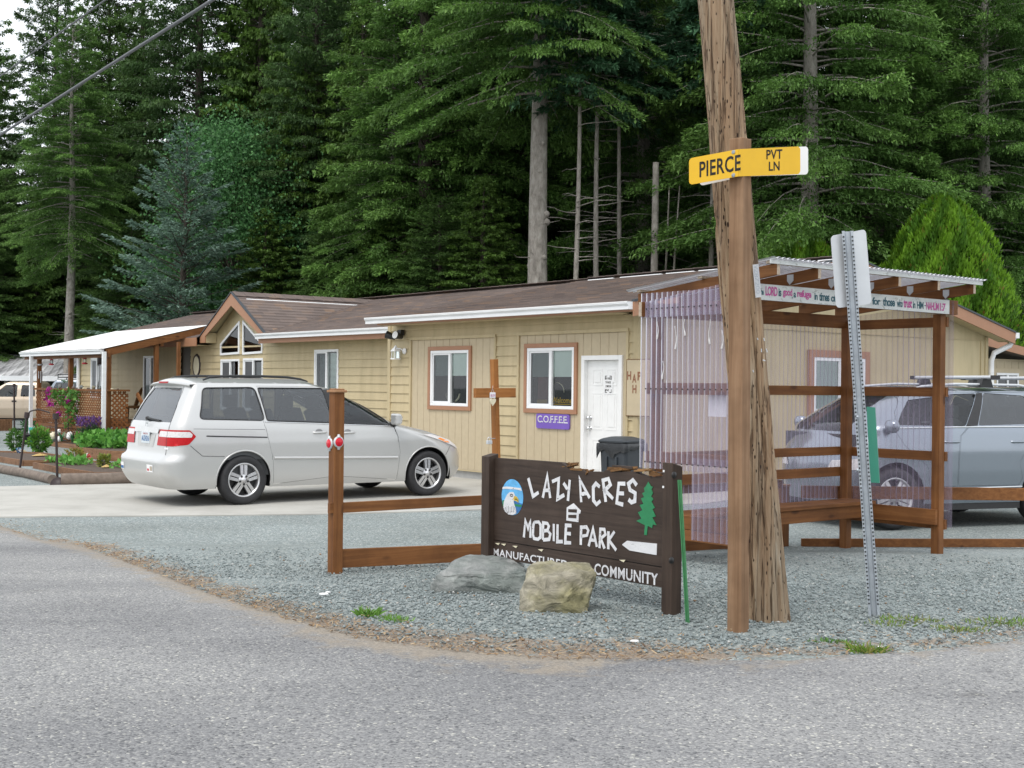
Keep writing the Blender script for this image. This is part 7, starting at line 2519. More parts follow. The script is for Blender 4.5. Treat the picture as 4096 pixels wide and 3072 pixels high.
    mb = MB(); mb.beam((-.17, fo - .005, zroof(fo) + hh + .006), (Wd + .17, fo - .005, zroof(fo) + hh + .006), .012, .034); mb.build('closure_strip', MAT['board_white'], t)
    # wall rails: side walls run in y at x = 0 and x = Wd; back wall runs in x at y = ld
    def rail_side(x, za, zb_, h, w=.038, y0=s, y1=ld - s, inner=0):
        mb = MB(); mb.beam((x, y0, za), (x, y1, zb_), w, h); return mb.build('rail', MAT['cedar_y'], t, bev=.003)
    C5 = 1696 / 2164
    def c5(x, y): return 2400 + x * C5, 1000 + y * C5
    def zx(x, u, v): return on_x(F, u, v, x)[1]
    rx = Wd + s + .02
    for (y0a, y0b, y1a, y1b) in ((355, 405, 345, 395), (697, 742, 702, 750), (1010, 1055, 1028, 1076), (1335, 1385, 1375, 1425)):
        za = (zx(Wd, *c5(1330, y0a)) + zx(Wd, *c5(1330, y0b))) / 2; zb_ = (zx(Wd, *c5(1690, y1a)) + zx(Wd, *c5(1690, y1b))) / 2
        zc = (za + zb_) / 2; h = (zx(Wd, *c5(1690, y1a)) - zx(Wd, *c5(1690, y1b)))
        mb = MB(); mb.box(rx - .02, rx + .02, -s - .01, ld + s, zc - h / 2, zc + h / 2); mb.build('rail', MAT['cedar_y'], t, bev=.003)
    # bench side board
    e8 = .36166
    def b8(x, y): return 3000 + x * e8, 1900 + y * e8
    za = zx(Wd - s, *b8(2000, 375)); zb_ = zx(Wd - s, *b8(2000, 545))
    mb = MB(); mb.box(Wd - s - .042, Wd - s - .002, -s + .01, ld, zb_, za); bs = mb.build('bench_bearer', MAT['cedar_y'], t, bev=.003)
    # back wall rails
    def zy(y, u, v): return on_y(F, u, v, y)[1]
    yb2 = ld + s + .02
    for (va, vb_) in ((c5(900, 378)[1] - 70, c5(900, 378)[1]), (c5(900, 692)[1], c5(900, 740)[1]), (c5(950, 1012)[1], c5(950, 1056)[1]), (c5(950, 1120)[1], c5(950, 1168)[1])):
        if va < 1260: continue
        u = c5(950, 0)[0]; z1, z0 = zy(yb2, u, va), zy(yb2, u, vb_)
        mb = MB(); mb.box(-s, Wd + s, yb2 - .02, yb2 + .018, z0, z1); mb.build('rail', MAT['cedar_x'], t, bev=.003)
    # bench
    sy = ld - .42
    zt = zy(sy, *b8(800, 300)); zt = za + .035
    mb = MB(); mb.box(-s + .05, Wd - s - .005, sy, ld - .06, zt - .038, zt); bn = mb.build('bench_seat', MAT['cedar_x'], t, bev=.004)
    mb = MB(); mb.box(0, Wd - s - .045, sy + .03, sy + .068, zt - .038 - .13, zt - .040); mb.box(0, Wd - s - .045, ld - .10, ld - .062, zt - .17, zt - .040); mb.build('bench_apron', MAT['cedar_x'], bn, bev=.003)
    # left wall: rails traced through the plastic
    def zl(u, v): return on_x(F, u, v, 0)[1]
    for (u0, va0, vb0, u1, va1, vb1) in ((2560, 1225, 1262, 2900, 1205, 1245), (2560, 1532, 1576, 2900, 1532, 1580), (2560, 1800, 1842, 2900, 1820, 1868), (2741, 2057, 2112, 2914, 2077, 2133), (2741, 2114, 2158, 2914, 2134, 2178)):
        z1 = (zl(u0, va0) + zl(u1, va1)) / 2; z0 = (zl(u0, vb0) + zl(u1, vb1)) / 2
        mb = MB(); mb.box(-s - .04, -s - .002, -s, ld + s, z0, z1); mb.build('rail', MAT['cedar_y'], t, bev=.003)
    # corrugated sheets
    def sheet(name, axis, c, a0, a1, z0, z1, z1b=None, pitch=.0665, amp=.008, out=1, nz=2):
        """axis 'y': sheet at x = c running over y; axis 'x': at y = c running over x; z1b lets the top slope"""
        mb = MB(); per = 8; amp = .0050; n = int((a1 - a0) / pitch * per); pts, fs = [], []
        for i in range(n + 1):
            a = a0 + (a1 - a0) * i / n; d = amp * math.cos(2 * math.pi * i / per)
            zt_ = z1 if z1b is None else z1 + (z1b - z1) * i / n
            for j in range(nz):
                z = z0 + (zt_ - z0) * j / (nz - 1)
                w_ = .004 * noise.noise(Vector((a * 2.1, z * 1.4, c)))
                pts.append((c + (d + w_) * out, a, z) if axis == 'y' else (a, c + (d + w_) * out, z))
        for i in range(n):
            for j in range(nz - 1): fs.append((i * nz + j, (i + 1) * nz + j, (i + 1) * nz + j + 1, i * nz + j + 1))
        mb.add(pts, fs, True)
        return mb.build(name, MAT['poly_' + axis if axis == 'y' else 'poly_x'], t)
    zlo_l = (zl(2741, 2150) + zl(2914, 2172)) / 2
    zmid_l = (zl(2548, 1858) + zl(2900, 1900)) / 2
    zov = (zl(2560, 1273) + zl(2900, 1262)) / 2
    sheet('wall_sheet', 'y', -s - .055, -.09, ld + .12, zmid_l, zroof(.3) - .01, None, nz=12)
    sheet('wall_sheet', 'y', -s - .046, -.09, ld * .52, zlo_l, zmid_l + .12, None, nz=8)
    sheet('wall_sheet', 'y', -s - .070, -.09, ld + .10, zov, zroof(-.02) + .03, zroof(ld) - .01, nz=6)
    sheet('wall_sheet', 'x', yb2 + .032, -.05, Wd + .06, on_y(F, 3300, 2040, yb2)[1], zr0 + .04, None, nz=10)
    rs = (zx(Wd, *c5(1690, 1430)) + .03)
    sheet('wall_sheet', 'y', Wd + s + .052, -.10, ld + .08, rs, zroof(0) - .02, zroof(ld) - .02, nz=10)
    # white drips of old sealant on the left sheet, notice behind it
    mb = MB()
    for (x, y0, y1) in ((665, 600, 910), (985, 680, 1090), (1140, 560, 850), (1585, 560, 1000), (1815, 760, 1080), (760, 1300, 1620)):
        ua = 2480 + x * C
        pth = []
        for k in range(7):
            f = k / 6; yv, zv = on_x(F, ua + 3 * math.sin(f * 5 + x), 1150 + (y0 + (y1 - y0) * f) * C, -s - .068)
            pth.append((-s - .068, yv, zv))
        mb.tube(pth, [.004, .003, .003, .004, .005, .009, .010], 5)
    mb.build('sealant_drip', MAT['tail_clear'], t)
    a0, b0 = on_x(F, 2835, 1578, -.02); a1, b1 = on_x(F, 2905, 1668, -.02)
    mb = MB(); mb.box(-.024, -.020, min(a0, a1), max(a0, a1), min(b0, b1), max(b0, b1)); mb.build('notice', MAT['paper'], t)
    # screw heads along the lap
    mb = MB()
    for zc in ((zl(2560, 1555) + zl(2900, 1558)) / 2, zmid_l + .06, (zl(2560, 1240) + zl(2900, 1225)) / 2):
        y = -.06
        while y < ld + .08:
            M = Matrix.Translation((-s - .078, y, zc)) @ Matrix.Rotation(R(-90), 4, 'Y'); mb.lathe([(.008, -.004), (.006, .003), (0, .004)], 6, M, False); y += .0665
    mb.build('screw_heads', MAT['black'], t)
shelter()
# ---------------------------------------------------------------- garden in front of the porch, carport beyond
def e2(x, y): return x * .22604, 1650 + y * .22604
def G2_(x, y): return gpt(*e2(x, y))
def PB(x, y):                      # a spot standing in the raised border in front of the lattice
    s_, z_ = on_y(HF, *e2(x, y), PT - .42)
    return HF @ Vector((s_, PT - .42, z_))
def pw(x, y, d): return d * .22604 / FPX * PB(x, y).y

def leaf_cloud(name, pts, size, cols, parent=None, mat='leaf', seed=1, up=.4, aspect=.5):
    """leaf-sized kites at the given points; returns one mesh object in the parent's space"""
    g = np.random.default_rng(seed)
    P = np.asarray(pts, float); n = len(P)
    d = g.normal(0, 1, (n, 3)); d[:, 2] += up; d /= np.linalg.norm(d, axis=1, keepdims=True)
    s = g.normal(0, 1, (n, 3)); s -= (s * d).sum(1, keepdims=True) * d; s /= np.linalg.norm(s, axis=1, keepdims=True)
    L = size * g.uniform(.6, 1.35, (n, 1))
    V = np.stack([P, P + d * L * .45 + s * L * aspect * .5, P + d * L, P + d * L * .45 - s * L * aspect * .5], 1).reshape(-1, 3)
    F = np.arange(4 * n).reshape(-1, 4)
    C = np.array(cols, float)[g.integers(0, len(cols), n)] * g.uniform(.7, 1.3, (n, 1))
    return numpy_mesh(name, V, F, MAT[mat], np.repeat(C, 4, 0), False, parent)

def blob(n, c, r, seed=1, hollow=.35):
    g = np.random.default_rng(seed)
    d = g.normal(0, 1, (n, 3)); d /= np.linalg.norm(d, axis=1, keepdims=True)
    rad = (hollow + (1 - hollow) * g.random((n, 1)) ** .6)
    # lumpy outline
    lump = 1 + .22 * np.sin(d[:, :1] * 5 + seed) * np.cos(d[:, 1:2] * 4 + seed * 2) + .18 * np.sin(d[:, 2:3] * 7 + seed * 3)
    return np.array(c) + d * rad * np.array(r) * lump

GREENS = [(.05, .13, .025), (.075, .18, .035), (.11, .24, .05), (.035, .09, .02)]
def shrub(label, x, y, w, h, seed, cols=GREENS, size=.07, n=900, name='shrub', stems=True):
    b = G2_(x, y)
    t = thing(name, label, 'shrub', frame(b, 0), None)
    leaf_cloud('foliage', blob(n, (0, 0, h * .58), (w / 2, w / 2, h * .46), seed), size, cols, t, seed=seed)
    if stems:
        mb = MB(); g = random.Random(seed)
        for k in range(7):
            a = g.uniform(0, 6.28); mb.tube([(0, 0, 0), (math.cos(a) * w * .12, math.sin(a) * w * .12, h * .3), (math.cos(a) * w * .3, math.sin(a) * w * .3, h * .75)], [.012, .008, .004], 5)
        mb.build('stem', MAT['bark_dark'], t)
    return t
PX_M = lambda b: b.y / FPX / .22604 ** -1       # metres per crop pixel at a place
def crop_w(x, y, dx): return dx * .22604 / FPX * G2_(x, y).y
shrub('pale green young shrub at the left end of the first garden bed', 260, 735, crop_w(260, 735, 260), crop_w(260, 735, 400), 3, GREENS[:3], .07, 700)
shrub('bright green upright shrub beside the straw patch of the first bed', 690, 770, crop_w(690, 770, 330), crop_w(690, 770, 460), 5, [(.10, .25, .03), (.14, .31, .05), (.06, .16, .03)], .075, 1100)
shrub('dark green bushy plant with grey leaves behind the black tub', 560, 430, crop_w(560, 430, 330), crop_w(560, 430, 300), 8, [(.05, .14, .05), (.08, .19, .07)], .09, 500)
shrub('yellow green wispy plant in the middle of the lower garden bed', 1330, 880, crop_w(1330, 880, 300), crop_w(1330, 880, 230), 12, [(.26, .25, .05), (.17, .21, .05), (.35, .26, .06)], .06, 380)
shrub('golden green leafy plant near the right end of the lower garden bed', 1840, 1040, crop_w(1840, 1040, 200), crop_w(1840, 1040, 290), 14, [(.24, .26, .05), (.16, .24, .05)], .055, 480)

# log edging
def log(name, label, pts, r):
    P = [G2_(x, y) for x, y in pts]
    mb = MB(); mb.tube([(p.x, p.y, r * .75) for p in P], r, 12)
    o = mb.build(name, MAT['log']); tag(o, label, 'log')
log('edging_log', 'long weathered log edging the garden gravel on the left', [(-500, 1000), (0, 1062), (480, 1150), (930, 1258)], .085)
log('edging_log', 'dark weathered log edging beside the concrete driveway behind the van', [(1075, 1285), (1600, 1276), (2212, 1262), (2700, 1255)], .11)

# timber edged beds
def bed(name, label, front, back, h=.115, fill='soil', top_fill=.085):
    """outline given as spots of the photograph on the ground"""
    P = [G2_(x, y) for x, y in front + back]
    c = sum(P, Vector()) / len(P)
    F = frame((c.x, c.y, 0), 0)
    t = thing(name, label, 'garden bed', F)
    L = [p - c for p in P]
    mb = MB(); n = len(L)
    for i in range(n):
        a, b = L[i], L[(i + 1) % n]
        mb.beam((a.x, a.y, h / 2), (b.x, b.y, h / 2), .045, h)
    mb.build('edging_boards', MAT['bedwood'], t)
    m = MB(); m.face([(p.x, p.y, top_fill) for p in L]); m.build('soil', MAT[fill], t)
    return t, F
bed('garden_bed', 'narrow timber edged soil bed with straw patches at the far left', [(-300, 830), (0, 878), (420, 948), (600, 948), (1260, 938)], [(1250, 880), (760, 800), (60, 770), (-300, 760)])
bed('garden_bed', 'lower timber edged soil bed with yellow plants behind the van', [(600, 985), (1050, 1075), (1650, 1170), (2300, 1175)], [(2300, 1040), (1900, 980), (1500, 935), (1270, 930)])
bs, bF = bed('raised_bed', 'raised timber bed overflowing with strawberry plants by the porch corner', [(1350, 780), (1960, 860), (2330, 870)], [(2500, 700), (1900, 620), (1500, 630)], .22, 'soil', .20)
g = np.random.default_rng(5); P = [G2_(x, y) for x, y in ((1350, 780), (1960, 860), (2330, 870), (2500, 700), (1900, 620), (1500, 630))]
cb = sum(P, Vector()) / 6
pts = []
while len(pts) < 1700:
    x = g.uniform(-1.9, 2.2); y = g.uniform(-1.4, 1.5)
    q = np.array([[x, y]])
    if pip(q, [(p.x - cb.x, p.y - cb.y) for p in P])[0]:
        pts.append((x, y, .22 + .18 * g.random() * (1 + .5 * math.sin(x * 4 + y * 3))))
o = leaf_cloud('strawberry_foliage', pts, .12, [(.06, .20, .03), (.10, .28, .04), (.14, .34, .06)], None, seed=6, up=1.0, aspect=.85)
o.matrix_world = frame((cb.x, cb.y, 0), 0); tag(o, 'mass of bright green strawberry leaves in the raised bed by the porch', 'plants', kind='stuff')
def border():
    s0, s1 = on_y(HF, *e2(880, 560), PT - .72)[0], xr0 + .55
    zt_ = on_y(HF, *e2(1200, 552), PT - .72)[1]
    t = thing('porch_border', 'raised timber edged border with figurines and lavender in front of the porch lattice', 'garden bed', HF)
    mb = MB(); mb.box(s0, s1, PT - .75, PT - .70, 0, zt_); mb.box(s0, s0 + .05, PT - .70, PT - .1, 0, zt_); mb.build('edging_boards', MAT['bedwood'], t)
    m = MB(); m.box(s0 + .051, s1, PT - .699, PT - .1, 0, zt_ - .03); m.build('soil', MAT['soil'], t)
border()
# bed contents
for i, (x, y, w, lab) in enumerate(((350, 770, 200, 'straw mulch patch round the pale shrub in the first bed'), (700, 845, 230, 'straw mulch patch round the bright green shrub in the first bed'), (1880, 1060, 150, 'straw mulch patch under the golden plant in the lower bed'))):
    b = G2_(x, y); w_ = crop_w(x, y, w)
    mb = MB(); n = 26; ring = [(b.x + w_ / 2 * math.cos(a) * (1 + .15 * math.sin(a * 5 + i)), b.y + w_ * .9 * math.sin(a) * (1 + .15 * math.cos(a * 4 + i)), .106) for a in np.linspace(0, 2 * math.pi, n + 1)[:-1]]
    mb.add(ring + [(b.x, b.y, .15)], [(k, (k + 1) % n, n) for k in range(n)], True); o = mb.build('straw_patch', MAT['straw']); tag(o, lab, 'mulch', 'straw patches')
o = leaf_cloud('seedlings', np.concatenate([np.array(G2_(x, y)) + np.random.default_rng(i).normal(0, (.12, .2, .03), (60, 3)) + np.array([0, 0, .14]) for i, (x, y) in enumerate(((1060, 960), (1200, 985), (1300, 1000), (1420, 1000), (2120, 1060)))]), .10, [(.12, .32, .06), (.16, .38, .08)], None, seed=9, up=.8, aspect=.7)
tag(o, 'low pale green seedlings along the front of the lower bed', 'plants', kind='stuff')
# lavender
b = PB(1620, 560)
lv = thing('lavender_plant', 'bushy lavender with purple flower spikes in front of the porch lattice', 'plant', frame(b, 0))
w_ = pw(1620, 560, 400); h_ = pw(1620, 560, 350)
leaf_cloud('foliage', blob(1500, (0, 0, h_ * .45), (w_ / 2, w_ / 2, h_ * .5), 21), .10, [(.06, .11, .055), (.09, .15, .075), (.04, .08, .04)], lv, seed=21, up=1.2, aspect=.2)
g = np.random.default_rng(4); a = g.uniform(0, 6.28, 190); r = g.random(190) ** .5 * w_ * .55
leaf_cloud('flower_spikes', np.stack([r * np.cos(a) - w_ * .15, r * np.sin(a), h_ * (.85 + .45 * g.random(190))], 1), .10, [(.12, .05, .19), (.17, .08, .26), (.09, .04, .14)], lv, seed=22, up=2.0, aspect=.35)
# climbing clematis on the lattice (front lattice is in house coordinates at t = PT)
cv = thing('climbing_plant', 'climbing plant with magenta flowers on the porch lattice', 'plant', HF @ Matrix.Translation((on_y(HF, 262, 1650, PT - .15)[0], PT - .18, 0)))
def vine_pts():
    out = []
    g = np.random.default_rng(31)
    E2 = lambda x, y: (x * .22604, 1350 + y * .22604)       # crop of the porch
    x0 = on_y(HF, 262, 1650, PT - .15)[0]
    for (x, y, rx, ry, n) in ((1060, 990, 130, 70, 110), (1310, 1010, 90, 90, 110), (1150, 1130, 100, 80, 80), (1280, 1210, 70, 90, 60), (1270, 1400, 60, 150, 60), (960, 1040, 60, 60, 30), (1190, 1530, 60, 60, 20)):
        for k in range(n):
            a = g.uniform(0, 6.28); r = g.random() ** .5
            u, v = E2(x + rx * r * math.cos(a), y + ry * r * math.sin(a)); q = on_y(HF, u, v, PT - .16)
            out.append((q[0] - x0, g.uniform(-.12, .10), q[1]))
    return out, E2, x0
vp_, E2c, vx0 = vine_pts()
leaf_cloud('foliage', vp_, .10, [(.06, .17, .03), (.10, .25, .045), (.14, .30, .06)], cv, seed=33, up=.2, aspect=.6)
fl = []
g = np.random.default_rng(8)
for (x, y, r) in ((930, 955, 34), (905, 970, 20), (945, 1140, 40), (975, 1170, 34), (960, 1190, 26), (1245, 1110, 30), (1255, 1130, 22), (1120, 1330, 36), (1130, 1370, 26), (885, 1095, 18)):
    for k in range(12):
        u, v = E2c(x + g.normal(0, r * .5), y + g.normal(0, r * .6)); q = on_y(HF, u, v, PT - .2); fl.append((q[0] - vx0, -.12 + g.normal(0, .02), q[1]))
leaf_cloud('flowers', fl, .09, [(.42, .02, .26), (.50, .05, .34), (.32, .015, .2)], cv, seed=35, up=0, aspect=.8)
mb = MB(); mb.tube([(.35, 0, .1), (.28, 0, .6), (.3, 0, 1.0), (.1, 0, 1.35)], .014, 6); mb.build('stem', MAT['bark_dark'], cv)

# pots, ornaments, rods
b = G2_(560, 560); w_ = crop_w(560, 560, 330); h_ = crop_w(560, 560, 190)
mb = MB(); M = Matrix.Translation(b); mb.lathe([(0, 0), (w_ * .38, 0), (w_ * .5, h_), (w_ * .53, h_), (w_ * .53, h_ * .85), (w_ * .46, h_ * .8), (0, h_ * .8)], 24, M); tag(mb.build('planter_tub', MAT['black']), 'wide black plastic planter tub behind the shrubs', 'planter')
b = G2_(715, 600); h_ = crop_w(715, 600, 110); mb = MB(); M = Matrix.Translation(b + Vector((0, -.6, .35))); mb.lathe([(0, 0), (h_ * .36, 0), (h_ * .5, h_ * .9), (h_ * .52, h_), (h_ * .4, h_), (0, h_ * .8)], 20, M); mb.tube([b + Vector((0, -.6, 0)), b + Vector((0, -.6, .36))], .03, 6); tag(mb.build('flower_pot', MAT['teal_pot']), 'small turquoise pot on a stand among the shrubs', 'pot')
for i, (xb, yb, xt, yt, lab) in enumerate(((340, 1085, 470, 95, 'dark iron rod leaning right at the left of the garden beds'), (1015, 1215, 990, 120, 'straight dark iron rod standing at the end of the edging log'), (255, 330, 250, -455, 'thin dark rod in front of the beige pickup'))):
    b = G2_(xb, yb); tp = at_y(*e2(xt, yt), b.y)
    mb = MB(); mb.tube([b, tp], .022 if i < 2 else .03, 6); mb.tube([tp, tp + (tp - b).normalized() * .10], [.05, .05], 8)
    if i == 0:
        hk = [tp, tp + Vector((.06, 0, .12)), tp + Vector((.22, 0, .16)), tp + Vector((.42, 0, .10))]
        mb.tube(hk, .014, 6)
    tag(mb.build('garden_rod', MAT['iron']), lab, 'rod')
b = G2_(1020, 1290); mb = MB(); M = Matrix.Translation(b + Vector((0, .05, 0))) @ Matrix.Rotation(R(75), 4, 'X'); mb.lathe([(0, -.05), (.12, -.05), (.125, .05), (0, .05)], 20, M); tag(mb.build('stump_ball', MAT['iron']), 'dark round stump end where the two edging logs meet', 'stump')
def pinwheel(label, x, y, r, cols, cat='ornament'):
    b = G2_(x, y + 120); c = at_y(*e2(x, y), b.y)
    t = thing('garden_pinwheel', label, cat, frame(b, 0))
    mb = MB(); mb.tube([(0, 0, 0), (0, 0, c.z)], .008, 5); mb.build('stem', MAT['alu'], t)
    for k in range(10):
        a = 2 * math.pi * k / 10; e = Vector((math.cos(a), 0, math.sin(a))); f = Vector((math.cos(a + .5), 0, math.sin(a + .5)))
        m = MB(); p = Vector((0, 0, c.z)); m.face([p, p + e * r * .6 + Vector((0, -.04, 0)), p + e * r, p + f * r * .75 + Vector((0, .03, 0))]); m.build('vane', MAT[cols[k % len(cols)]], t)
pinwheel('red and white garden pinwheel in the lower bed', 1530, 790, crop_w(1530, 900, 85), ['red', 'red', 'paper'])
pinwheel('small blue and white garden pinwheel in the first bed', 325, 665, crop_w(325, 760, 58), ['paper', 'sky_paint', 'deep_blue'])
cols = ['cream', 'paper', 'rock_tan', 'white', 'rock_grey']
for i, (x, y, w, h, lab) in enumerate(((940, 470, 110, 130, 'white garden figurine, leftmost by the lattice'), (1060, 520, 100, 110, 'tan striped stone beside the white figurine'), (1160, 460, 60, 110, 'white lantern ornament by the lattice'), (1230, 480, 120, 140, 'large pale stone with spikes by the lattice'), (1430, 500, 90, 110, 'white figurine beside the lavender'), (640, 350, 110, 130, 'round white ball ornament behind the black tub'), (1040, 370, 80, 80, 'small grey stone behind the white figurine'))):
    onb = 880 < x < 1500
    b = PB(x, y) if onb else G2_(x, y); w_, h_ = (pw(x, y, w), pw(x, y, h)) if onb else (crop_w(x, y, w), crop_w(x, y, h))
    bm = bmesh.new(); bmesh.ops.create_icosphere(bm, subdivisions=3, radius=1)
    for v in bm.verts:
        n = 1 + .25 * noise.noise(v.co * 1.7 + Vector((i, 0, 0))) + .08 * noise.noise(v.co * 5); v.co = Vector((v.co.x * w_ / 2, v.co.y * w_ / 2, (v.co.z + .9) * h_ / 2)) * n
    me = bpy.data.meshes.new('garden_ornament'); bm.to_mesh(me); bm.free(); me.polygons.foreach_set('use_smooth', [True] * len(me.polygons)); me.materials.append(MAT[cols[i % 5]])
    o = bpy.data.objects.new('garden_ornament', me); scene.collection.objects.link(o); o.location = b; tag(o, lab, 'ornament')
for i, (x, y) in enumerate(((1090, 420), (1280, 440), (830, 420))):
    b = PB(x, y + 90)
    g = np.random.default_rng(40 + i)
    V, F_ = [], []
    for k in range(16):
        a = g.uniform(0, 6.28); L = pw(x, y, 200) * g.uniform(.6, 1.1); d = np.array([math.cos(a) * .35, math.sin(a) * .35, 1]); n0 = len(V); sd = np.array([-math.sin(a), math.cos(a), 0]) * .022
        V += [np.array(b) - sd, np.array(b) + sd, np.array(b) + d * L * .6 + sd * .8, np.array(b) + d * L * .6 - sd * .8, np.array(b) + d * L * np.array([1.5, 1.5, .92])]
        F_ += [(n0, n0 + 1, n0 + 2, n0 + 3), (n0 + 3, n0 + 2, n0 + 4, n0 + 4)]
    F_ = [f for f in F_]
    Vt = np.array(V); T_ = np.tile(np.array([[.07, .16, .035]]), (len(Vt), 1)) * np.random.default_rng(i).uniform(.7, 1.4, (len(Vt), 1))
    mb = MB(); mb.add([tuple(v) for v in Vt], [f if f[2] != f[3] else f[:3] for f in F_], False)
    o = mb.build('iris_plant', MAT['green_paint']); tag(o, ('narrow leaved iris clump, middle one by the lattice', 'narrow leaved iris clump, right one beside the lavender', 'narrow leaved iris clump, left one by the lattice')[i], 'plant')

# hanging feeders, chimes and the stones on the deck rail
E1c = lambda x, y: (x * .22604, 1350 + y * .22604)
def feeder(x, ytop, ybot, lab, t=PT + .05):
    c0 = on_y(HF, *E1c(x, ytop), t); c1 = on_y(HF, *E1c(x, ybot), t)
    h = c0[1] - c1[1]
    th = thing('hummingbird_feeder', lab, 'bird feeder', HF @ Matrix.Translation((c0[0], t, c1[1])))
    mb = MB(); mb.lathe([(0, 0), (h * .33, .0), (h * .42, h * .12), (h * .2, h * .25), (0, h * .25)], 18); mb.build('base', MAT['red'], th)
    mb = MB(); mb.lathe([(h * .22, h * .25), (h * .22, h * .72), (h * .2, h * .78)], 16); mb.build('reservoir', MAT['glass'], th)
    mb = MB(); mb.lathe([(0, h), (h * .08, h), (h * .1, h * .9), (h * .3, h * .82), (h * .22, h * .72), (0, h * .72)], 16); mb.tube([(0, 0, h), (0, 0, h + .22)], .004, 4); mb.build('cap', MAT['red'], th)
feeder(912, 370, 488, 'red hummingbird feeder hanging in the open bay of the porch')
feeder(1500, 345, 472, 'red hummingbird feeder hanging in front of the tan porch wall')
def chime(x, y0, y1, lab, cap, t=PT + .04):
    c0 = on_y(HF, *E1c(x, y0), t); c1 = on_y(HF, *E1c(x, y1), t); h = c0[1] - c1[1]
    th = thing('wind_chime', lab, 'wind chime', HF @ Matrix.Translation((c0[0], t, c1[1])))
    mb = MB(); mb.lathe([(0, h), (.075, h), (.075, h * .66 if cap else h - .04), (0, h * .66 if cap else h - .04)], 12); mb.tube([(0, 0, h), (0, 0, h + .15)], .004, 4); mb.build('top_disc', MAT['iron'] if cap else MAT['alu'], th)
    for k in range(6):
        a = k * 1.047; m = MB(); m.tube([(.055 * math.cos(a), .055 * math.sin(a), h * .62), (.055 * math.cos(a), .055 * math.sin(a), .06 * (k % 3))], .012, 6); m.build('chime_tube', MAT['alu'], th)
chime(712, 470, 800, 'long silver wind chime beside the left porch post', False)
chime(1775, 280, 860, 'dark wind chime with a wide top beside the porch downspout', True)
for i, (x, w, h, y) in enumerate(((905, 60, 34, 885), (1060, 70, 80, 885), (1200, 40, 34, 890), (1300, 60, 44, 890), (1360, 36, 26, 892), (1435, 80, 70, 890), (1480, 40, 28, 892), (1565, 70, 28, 893), (1655, 60, 70, 893), (1770, 54, 56, 893), (1980, 46, 26, 905), (2085, 40, 22, 910))):
    c = on_y(HF, *E1c(x, y), PT if x < 1900 else PT)
    if x > 1900:
        q = on_x(HF, *E1c(x, y), xr0 + .24); loc = HF @ Vector((xr0 + .24, max(PT, min(-1.15, q[0])), ZTOP))
    else: loc = HF @ Vector((c[0], PT, ZTOP))
    k = .22604 / FPX * loc.y
    bm = bmesh.new(); bmesh.ops.create_icosphere(bm, subdivisions=3, radius=1)
    for v in bm.verts:
        n = 1 + .3 * noise.noise(v.co * 1.6 + Vector((i * 3, 0, 0))); v.co = Vector((v.co.x * w * k / 2, v.co.y * w * k / 2.4, (v.co.z + .85) * h * k / 2)) * n
    me = bpy.data.meshes.new('rail_stone'); bm.to_mesh(me); bm.free(); me.polygons.foreach_set('use_smooth', [True] * len(me.polygons)); me.materials.append(MAT[('rock_tan', 'rock_grey', 'cream', 'log')[i % 4]])
    o = bpy.data.objects.new('rail_stone', me); scene.collection.objects.link(o); o.location = loc
    tag(o, 'stone ' + ['first', 'second', 'third', 'fourth', 'fifth', 'sixth', 'seventh', 'eighth', 'ninth', 'tenth', 'eleventh', 'last'][i] + ' from the left along the porch rail', 'stone', 'stones on the porch rail')
# wicker chair on the deck
x, z = on_y(HF, 520, 1590, -.2)
ch = thing('wicker_chair', 'round backed wicker chair on the porch deck', 'chair', HF @ Matrix.Translation((x, -.1, .62)) @ Matrix.Rotation(R(-30), 4, 'Z'))
mb = MB(); M = Matrix.Translation((0, .12, .62)) @ Matrix.Rotation(R(72), 4, 'X')
mb.lathe([(.30, -.02), (.325, 0), (.30, .02), (.28, 0), (.30, -.02)], 24, M)
for k in range(-6, 7):
    a = k * .045; hh = math.sqrt(max(0, .29 ** 2 - a * a)); mb.tube([M @ Vector((a, -hh, 0)), M @ Vector((a, hh, 0))], .008, 4); mb.tube([M @ Vector((-hh, a, 0)), M @ Vector((hh, a, 0))], .008, 4)
mb.build('backrest', MAT['rot'], ch)
mb = MB(); mb.lathe([(0, .36), (.28, .36), (.28, .42), (0, .43)], 20); mb.build('seat', MAT['rot'], ch)
for k in range(4):
    a = .78 + k * 1.571; m = MB(); m.tube([(.2 * math.cos(a), .2 * math.sin(a), .38), (.24 * math.cos(a), .24 * math.sin(a), 0)], .02, 6); m.build('leg', MAT['rot'], ch)

# carport with a streaked metal roof, far left
CY = 54.0
a0 = at_y(-60, 1506, CY); a1 = at_y(340, 1514, CY)
zc0 = at_y(0, 1508, CY).z; ze = at_y(100, 1444, CY + 7).z + .3
cf = frame((at_y(-260, 1506, CY).x, CY, 0), R(2))
cp = thing('carport', 'long low carport with a streaked grey metal roof at the far left', 'carport', cf)
L = at_y(420, 1506, CY).x - at_y(-260, 1506, CY).x
mb = MB(); n = int(L / .3) * 4; pts, fs = [], []
for i in range(n + 1):
    x = L * i / n; dz = .03 if i % 4 == 0 else 0
    pts += [(x, 0, zc0 + dz + .04), (x - 1.6, 7, ze + dz)]
for i in range(n): fs.append((2 * i, 2 * i + 2, 2 * i + 3, 2 * i + 1))
mb.add(pts, fs, False); mb.build('roof', MAT['metal_roof'], cp)
mb = MB(); mb.box(0, L, -.06, -.005, zc0 - .15, zc0 + .06); mb.build('fascia', MAT['gutter'], cp)
for k in range(6):
    m = MB(); x = .2 + (L - .4) * k / 5; m.box(x - .06, x + .06, .1, .22, 0, zc0); m.build('post', MAT['bark_grey'], cp)
mb = MB(); mb.box(0, L, 6.6, 6.8, 0, ze - .1); mb.build('back_wall', plain('carport_wall', (.12, .12, .11), .8), cp)
